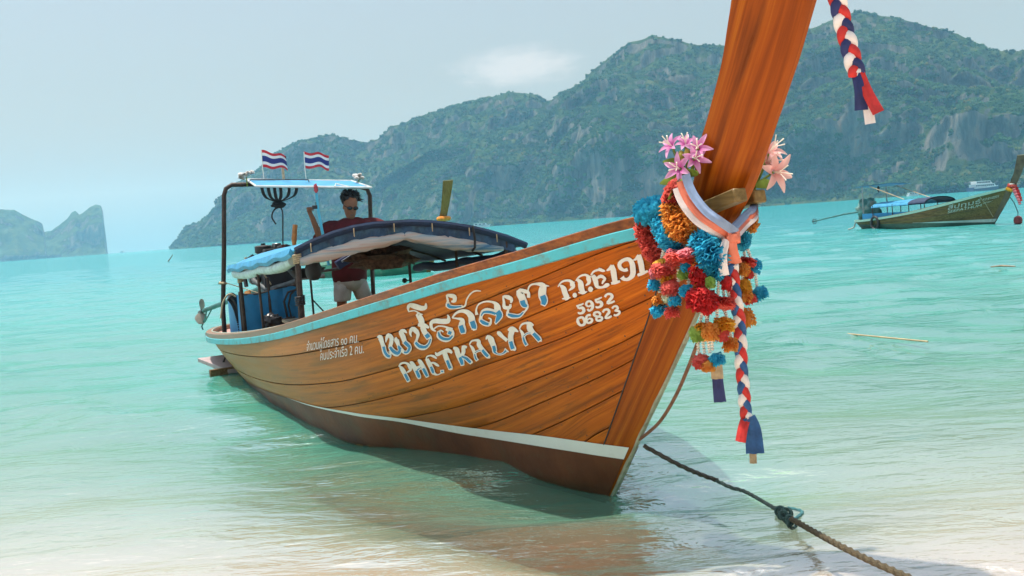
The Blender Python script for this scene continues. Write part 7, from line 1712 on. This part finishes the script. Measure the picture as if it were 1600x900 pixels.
cloth_loft(mb, [(7.20, -.62, 1.02, .165, .215), (7.20, -.62, 1.12, .175, .225), (7.18, -.645, 1.28, .185, .245), (7.14, -.67, 1.45, .18, .275), (7.12, -.68, 1.58, .165, .31), (7.11, -.69, 1.70, .145, .325), (7.10, -.685, 1.775, .115, .24), (7.08, -.67, 1.825, .075, .095)], crease=.10)
mb.tube(catmull([(7.12, -.50, 1.70), (7.14, -.38, 1.70), (7.12, -.30, 1.615), (7.10, -.235, 1.56)], 4), [.10] * 4 + [.098] * 4 + [.092] * 5, 14)
mb.tube(catmull([(7.12, -.86, 1.71), (7.12, -1.0, 1.705), (7.08, -1.11, 1.635), (7.03, -1.20, 1.55)], 4), [.10] * 4 + [.098] * 4 + [.092] * 5, 14)
o = part('shirt', mb, shirt_m, man, angle=180); o['kind'] = 'stuff'
mb = MB()
cloth_loft(mb, [(7.20, -.62, 1.10, .160, .205), (7.20, -.62, 1.0, .165, .215), (7.195, -.622, .93, .150, .210), (7.19, -.625, .89, .09, .12)], crease=.08)
cloth_loft(mb, [(7.195, -.525, 1.0, .125, .115), (7.18, -.51, .90, .125, .112), (7.155, -.49, .80, .118, .108), (7.15, -.485, .775, .105, .098)], seed=4, crease=.12)
cloth_loft(mb, [(7.195, -.725, 1.0, .125, .115), (7.18, -.745, .90, .125, .112), (7.155, -.775, .80, .118, .108), (7.15, -.78, .775, .105, .098)], seed=7, crease=.12)
o = part('shorts', mb, shorts_m, man, angle=180); o['kind'] = 'stuff'
text_on('NURS', 0, 0, 1, 0, 1, .085, man, M('yellow_print', (0.55, 0.33, 0.05), 0.7, 0.1), lambda u, z: Vector((7.105 - .165 * math.cos((u - .5) * 1.1) - .01 + .5 * max(0, z + .06) ** 1.5, -.56 - .22 * u, 1.60 + z)), name='shirt_print')
solo('handset', MB().box((6.945, -.128, 1.972), (.03, .06, .045)).tube([(6.945, -.145, 1.99), (6.945, -.147, 2.03)], .005, 6), black_m, 'small black handset held in the raised hand', 'handset', (6.945, -.128, 1.95), BOAT)
wb = thing('waist_bag', 'navy waist bag with white lettering slung on the hip', 'bag', (7.02, -.50, 1.20), BOAT)
part('pouch', MB().box((6.995, -.47, 1.30), (.09, .26, .11), Matrix.Rotation(R(-28), 3, 'X')), M('navy_nylon', (0.02, 0.03, 0.09), 0.6, 0.3), wb)
part('stripe', MB().box((6.945, -.48, 1.325), (.012, .17, .022), Matrix.Rotation(R(-28), 3, 'X')), M('pale_print', (0.50, 0.55, 0.62), 0.6, 0.3, 60), wb)

man.location = man.location + (BOAT.to_3x3() @ Vector((.20, 0, 0)))
# ------------------------------------------------------------------ other boats in the bay
def longtail(label, origin, psi, sx, sy, sz, hull_m, rail_m, band, canopy_u, canopy_m, front_m, post_m, post_top, group='long-tail boats moored in the bay', low=None):
    F = Matrix.Translation(origin) @ Matrix.Rotation(R(90 + psi), 4, 'Z')
    t_ = thing('longtail_boat', label, 'boat', (0, 0, 0), F, group)
    S = lambda v: Vector((v[0] * sx, v[1] * sy, v[2] * sz))
    mb = MB()
    for side in (1, -1):
        rows = []
        for s_ in stations(0, 1, 40):
            row = []
            for q in stations(0, 1, 9):
                ug = -1.1 + s_ * 10.4; z = -.15 + (sheer_z(ug) + .15) * q; u0 = stem_u(z) + .01; u = u0 + (9.38 - u0) * s_
                row.append(S(skin(u, z, side)))
            rows.append(row)
        mb.grid(rows, flip=(side < 0)); mb.grid([[p + Vector((0, -.03 * side, 0)) for p in r_] for r_ in rows], flip=(side > 0))
    h_ = part('hull', mb, hull_m, t_, angle=60)
    for side in (1, -1):
        rows = []
        for s_ in stations(0, 1, 40):
            u = -1.1 + 10.48 * s_; w = sheer_w(u); zs = sheer_z(u) - (.09 * w if side < 0 else 0)
            r4 = [S((u, (w + .035) * side, zs - .10)), S((u, (w + .035) * side, zs + .01)), S((u, max(0, w - .06) * side, zs + .01)), S((u, max(0, w - .06) * side, zs - .05))]
            rows.append(r4 if side > 0 else r4[::-1])
        part('gunwale_rail', MB().loft(rows), rail_m, t_)
    for k in (1, 2, 3):
        f_ = k / 4.3
        part('plank_seam', MB().tube([S(skin(u, sheer_z(u) * (1 - f_), 1, .004)) for u in stations(stem_u(1.3 * (1 - f_)) + .35, 9.2, 40)], .010, 5), dark_in, h_)
    if band:
        rows = strip(lambda u: .27, lambda u: .12 + .035 * max(0, min(u, 4)), -.2, 4.2, .012, 30, 3, 1)
        part('waterline_stripe', MB().grid([[S(p) for p in r_] for r_ in rows]), band, h_, angle=180)
        rows = strip(lambda u: .115 + .035 * max(0, min(u, 4)), lambda u: -.1, -.2, 9.2, .010, 40, 4, 1)
        part('bottom_paint', MB().grid([[S(p) for p in r_] for r_ in rows]), low or brown_p, h_, angle=180)
    rings = []
    for z in stations(-.1, post_top, 24):
        uf = stem_u(z); ua = rab_u(z) if z < 1.5 else aft_u_hi(min(z, 3.1)) - (.18 * max(0, z - 3.1)); wa = half_breadth(ua, z) + .012 if z < 1.5 else aft_w_hi(min(z, 3.1))
        rings.append([S(p) for p in ((uf, .025, z), (ua, wa, z), (ua + .03, 0, z), (ua, -wa, z), (uf, -.025, z))])
    pp = part('prow_post', MB().loft(rings), post_m, t_)
    c3 = sum((Vector(p) for p in rings[-1]), Vector()) / 5
    part('post_cap', MB().loft([[p + Vector((0, 0, .001)) for p in rings[-1]], [p + Vector((0, 0, .03)) for p in rings[-1]]]), pale_wood, pp)
    if canopy_u:
        a0, a1, zc, hw = canopy_u
        def arc(u, k=1.0, dz=0): return [S((u, hw * k * math.cos(th), zc + dz + .26 * math.sin(th) - .02 * (u - a0))) for th in [math.pi * j / 12 for j in range(13)]]
        us_ = stations(a0 + 1.2, a1, 6)
        mb = MB().grid([arc(u) for u in us_]); mb.grid([arc(u, .985, -.02) for u in us_], flip=True); cn = part('canopy', mb, canopy_m, t_, angle=60)
        us_ = stations(a0, a0 + 1.22, 4)
        mb = MB().grid([arc(u, 1.03, .02) for u in us_]); mb.grid([arc(u, 1.0, -.03) for u in us_], flip=True); part('front_hood', mb, front_m, cn, angle=60)
        for u in (a0 + .1, a0 + 1.2, (a0 + a1) / 2 + .4, a1 - .1):
            for sd in (1, -1):
                part('canopy_post', MB().tube([S((u, hw * .97 * sd, .55)), S((u, hw * .97 * sd, zc + .03))], .022, 6), iron, cn)
    return t_, S, F
weather_hull = wood('weathered_hull', (0.10, 0.065, 0.025), (0.21, 0.13, 0.05), (0.32, 0.21, 0.09), rough=0.6, coat=0.0, wear=((0.04, 0.03, 0.015), .7))
mint = M('mint_rail', (0.36, 0.58, 0.47), 0.5, 0.15, 6, 0.2, dirt=((0.2, 0.2, 0.12), 0.5, 6))
bt, S2, F2 = longtail('weathered brown long-tail boat with blue canopy anchored beyond the prow', (21.3, 43.6, 0), 22.8, .87, .95, .97, weather_hull, mint, M('mint_white', (0.55, 0.66, 0.60), 0.5, 0.1), (3.4, 7.4, 1.18, .98), sky_tarp, navy, M('grey_post', (0.13, 0.09, 0.055), 0.6, 0.4, 5, 0.3, 20), 2.98, low=M('green_bottom', (0.04, 0.10, 0.07), 0.6, 0.3))
pl2 = lambda u, z: S2(skin(u, z, 1, .012))
lt2 = M('lettering_pale', (0.62, 0.66, 0.58), 0.6, 0.1)
text_on('สีปทุมธ์', 1.95, .80, .35, 1.02, 1, .26, bt, lt2, pl2, slant=-.1)
text_on('SEEPATHUM', 2.0, .64, .38, .86, 1, .17, bt, lt2, pl2, slant=-.1)
text_on('P.P.E10201', .25, 1.10, -.48, 1.22, 1, .16, bt, lt2, pl2, slant=-.1)
text_on('5852 00417', .28, .97, -.15, 1.04, 1, .09, bt, lt2, pl2, slant=-.1)
# side curtain, stern roof, engine under a tarpaulin, tyre, shaft
part('side_curtain', MB().grid([[S2((u, .90, z)) for z in (.52, .62, .74, .82)] for u in stations(4.6, 8.2, 10)]), tarp, bt, angle=180)
rf = part('stern_roof', MB().grid([[S2((u, y, 2.24 + .03 * math.sin(y * 2) - .02 * (u - 6.5))) for y in stations(-.85, .85, 6)] for u in stations(6.2, 8.9, 6)]).grid([[S2((u, y, 2.21 + .03 * math.sin(y * 2) - .02 * (u - 6.5))) for y in stations(-.85, .85, 6)] for u in stations(6.2, 8.9, 6)], flip=True), sky_tarp, bt)
for sd in (1, -1):
    part('roof_leg', MB().tube([S2((8.2, .82 * sd, .5)), S2((8.2, .82 * sd, 2.2))], .03, 7), M('grey_pipe', (0.32, 0.34, 0.34), 0.5, 0.2), rf)
    part('roof_stay', MB().tube([S2((7.6, .82 * sd, 2.2)), S2((5.0, .86 * sd, 1.42))], .02, 6), pale_wood, rf)
part('hanging_rag', MB().ball(S2((7.3, .5, 2.02)), (.06, .06, .16), 8, 7, lump=.6), black_m, rf)
mb = MB().ball(S2((8.55, .15, .98)), (.55, .52, .52), 22, 14, lump=.55, seed=6)
part('engine_cover', mb, M('camo_tarp', (0.09, 0.26, 0.24), 0.7, 0.5, 3.5, 0.5, 9, dirt=((0.50, 0.42, 0.34), 0.9, 2.6)), bt, angle=180)
part('drive_shaft', MB().tube([S2((8.8, .2, .95)), S2((10.2, .5, .84)), S2((12.3, .95, .55))], [.05, .045, .035], 8), teal_metal, bt)
part('propeller', MB().tube([S2((12.25, .95, .55)) + Vector((0, .13 * math.cos(t_), .13 * math.sin(t_))) for t_ in [2 * math.pi * j / 14 for j in range(14)]], .018, 6, closed=True).ball(S2((12.3, .95, .55)), .05, 8, 6), iron, bt)
part('stern_rope', MB().tube(catmull([S2((9.35, .2, .5)), S2((9.55, .3, .3)), S2((9.6, .35, .12)), S2((9.9, .5, .02))], 5), .035, 7), M('pale_rope', (0.50, 0.45, 0.38), 0.8, 0.2), bt)
part('anchor_line', MB().tube([S2((.35, .60, 1.40)), S2(skin(.15, 1.0, 1, .02)), S2(skin(-.05, .35, 1, .02))], .014, 5), rope_y, bt)
c = S2(skin(6.9, .33, 1, .06)); tq = MB()
tq.tube([c + Vector((math.cos(t_) * .24, .02, math.sin(t_) * .30)) for t_ in [2 * math.pi * j / 24 for j in range(24)]], .065, 9, closed=True)
solo('tyre', tq, black_m, 'black tyre fender hanging on the side of the anchored weathered boat', 'tyre', tuple(c - Vector((0, 0, .35))), F2)
g2 = thing('flower_garland', 'red, yellow and pink garland tied on the prow of the anchored weathered boat', 'garland', tuple(S2((-1.2, .2, 1.0))), F2)
for i, (colr, pts) in enumerate((('red', [(-1.05, .16, 1.72), (-1.25, .14, 1.68), (-1.38, .0, 1.66)]), ('yellow', [(-1.0, .2, 1.60), (-1.2, .17, 1.50), (-1.34, .03, 1.55)]), ('pink', [(-1.30, .10, 1.55), (-1.42, .10, 1.30), (-1.55, .10, 1.05), (-1.62, .10, .85)]), ('crimson', [(-1.36, .02, 1.58), (-1.50, .02, 1.30), (-1.60, .02, 1.0)]))):
    part('strand', MB().tube(catmull([S2(p) for p in pts], 6), [.085 - .002 * k + .02 * math.sin(k * 2.3) for k in range(6 * (len(pts) - 1) + 1)], 8), PETAL[colr], g2)
part('ribbon', MB().tube([S2((-1.02 - .09 * math.cos(t_) - .18, .19 * math.sin(t_), 1.77)) for t_ in [2 * math.pi * j / 14 for j in range(14)]], .03, 6, closed=True), bead_m, g2)
by = thing('mooring_buoy', 'small dark red buoy floating under the prow of the anchored boat', 'buoy', tuple(S2((-1.1, -.3, -.05))), F2)
part('float', MB().lathe(S2((-1.1, -.3, .16)), [(.05, -.2), (.16, -.14), (.18, 0), (.15, .12), (.06, .18)], 14), M('buoy_red', (0.22, 0.03, 0.03), 0.5, 0.3), by)
part('ring', MB().tube([S2((-1.1, -.3, .36)), S2((-1.12, -.3, .5)), S2((-1.0, -.2, .95)), S2((-.95, -.02, 1.2))], .018, 6), black_m, by)

green_h = M('green_hull', (0.05, 0.27, 0.17), 0.5, 0.25, 2.0, 0.2, dirt=((0.35, 0.45, 0.30), 0.5, 2.2))
gb, S3, F3 = longtail('green long-tail boat moored behind the canopy of the large boat', (-2.95, 36.6, 0), 46.0, .74, .95, 1.05, green_h, M('pale_green_rail', (0.45, 0.62, 0.45), 0.5, 0.2), None, (4.2, 7.6, 1.62, .95), sky_tarp, sky_tarp, wood('green_boat_post', (0.16, 0.10, 0.03), (0.27, 0.18, 0.05), (0.36, 0.26, 0.09), axis='Z', coat=0.1), 3.12)
part('prow_cloth', MB().tube([S3((-1.28 + .22 * math.cos(t_), .21 * math.sin(t_), 1.86)) for t_ in [2 * math.pi * j / 14 for j in range(14)]], .085, 8, closed=True), M('saffron_cloth', (0.70, 0.25, 0.03), 0.8, 0.3), gb)

# small craft far out
white_b = M('white_gelcoat', (0.75, 0.76, 0.76), 0.35, 0.05, 2, 0.0, coat=0.3); glass_b = M('dark_glass', (0.02, 0.03, 0.04), 0.1, 0.1, 1, 0.0); blue_b = M('navy_hull', (0.02, 0.06, 0.14), 0.4, 0.2, 1, 0.0)
def motor_boat(label, x, y, head, L_, decks=1, hull_mat=None, group='small craft under the cliffs'):
    F = Matrix.Translation((x, y, 0)) @ Matrix.Rotation(R(head), 4, 'Z'); t_ = thing('motor_boat' if decks < 2 else 'ferry', label, 'boat' if decks < 2 else 'ferry', (0, 0, 0), F, group)
    W_ = L_ * .13; H_ = L_ * (.10 if decks > 1 else .12)
    rings = []
    for s_ in stations(0, 1, 12):
        f = (1 - s_ ** 2.6); w_ = W_ * max(.04, f); top = H_ * (1 + .35 * s_ ** 2)
        rings.append([(-L_ / 2 + L_ * s_ * (.94 if True else 1), -w_ * .8, -.3), (-L_ / 2 + L_ * s_, -w_, top), (-L_ / 2 + L_ * s_, w_, top), (-L_ / 2 + L_ * s_ * .94, w_ * .8, -.3)])
    part('hull', MB().loft(rings), hull_mat or white_b, t_, angle=40)
    for side in (-1, 1):
        part('hull_stripe', MB().grid([[(-L_ / 2 + L_ * s_, side * (W_ * max(.04, 1 - s_ ** 2.6) * 1.0 + .02), H_ * (.72 + .3 * s_ * s_)), (-L_ / 2 + L_ * s_, side * (W_ * max(.04, 1 - s_ ** 2.6) + .03), H_ * (.92 + .32 * s_ * s_))] for s_ in stations(0, .95, 10)]), white_b if hull_mat else blue_b, t_, angle=180)
    z = H_
    for d in range(decks):
        a, b_ = -L_ * (.42 - .05 * d), L_ * (.22 - .12 * d); w_ = W_ * (.85 - .1 * d); h_ = L_ * (.075 if decks > 1 else .11)
        mb = MB().loft([[(a, -w_, z), (b_ + h_, -w_, z), (b_ + h_, w_, z), (a, w_, z)], [(a, -w_, z + h_), (b_, -w_ * .95, z + h_), (b_, w_ * .95, z + h_), (a, w_, z + h_)]])
        cb2 = part('cabin', mb, white_b, t_)
        n = 9 if decks > 1 else 3
        for side in (-1, 1):
            for k in range(n):
                x0 = a + (b_ - a) * (k + .12) / n; x1 = a + (b_ - a) * (k + .88) / n
                part('window', MB().box(((x0 + x1) / 2, side * w_ * .985, z + h_ * .55), (x1 - x0, .12, h_ * .5)), glass_b, cb2)
        part('windscreen', MB().box((b_ + h_ * .45, 0, z + h_ * .55), (.12, w_ * 1.7, h_ * .55), Matrix.Rotation(R(-45), 3, 'Y')), glass_b, cb2)
        part('deck_roof', MB().box(((a + b_) / 2 - L_ * .01, 0, z + h_ + .06), ((b_ - a) + L_ * .06, w_ * 2.15, .14)), white_b, cb2)
        z += h_ + .12
    part('mast', MB().tube([(-L_ * .1, 0, z), (-L_ * .12, 0, z + L_ * .09)], .06, 6), white_b, t_)
    return t_
motor_boat('long white passenger ferry with dark windows moored under the cliffs', 384, 800, 22, 31, 2, blue_b)
motor_boat('white speedboat partly hidden behind the second boat prow', 462, 850, 15, 15)
motor_boat('tiny white speedboat under the cliffs beside the big prow', 355, 1085, 30, 10)
motor_boat('long white speedboat just above the dark canopy edge', -24, 930, 8, 17)
motor_boat('white speedboat half hidden behind the blue canopy of the anchored boat', 345, 845, 20, 12)
motor_boat('white boat at the foot of the hazy island cliff', -1150, 2820, 10, 22)
motor_boat('small white boat in open water right of the hazy island', -1085, 2800, 160, 16)
motor_boat('tiny boat on the open horizon left of the ridge foot', -800, 2700, 20, 12)

# floating bamboo and driftwood
solo('bamboo_pole', MB().tube(catmull([(3.87, 12.74, -.03), (3.87, 11.93, .005), (4.1, 11.2, .018), (4.38, 10.53, .022)], 8), [.006] * 8 + [.009] * 8 + [.010] * 9, 8), M('bamboo', (0.45, 0.34, 0.20), 0.6, 0.2, 8), 'long pale bamboo pole floating just right of the braided rope', 'pole', (4.1, 11.2, 0))
solo('driftwood', MB().tube([(9.8, 20.3, .0), (9.92, 20.1, .02), (10.07, 19.83, .01)], [.012, .022, .012], 7), M('driftwood', (0.30, 0.22, 0.15), 0.8, 0.3), 'short brown stick floating below the anchored boat', 'driftwood', (9.9, 20.1, 0))
solo('driftwood', MB().tube([(-43.9, 128, -.1), (-43.4, 127.8, .35), (-43.0, 127.6, .8)], [.07, .06, .04], 7), dark_wood, 'thin dark stake standing in open water at the far side', 'stake', (-43.6, 127.8, 0))
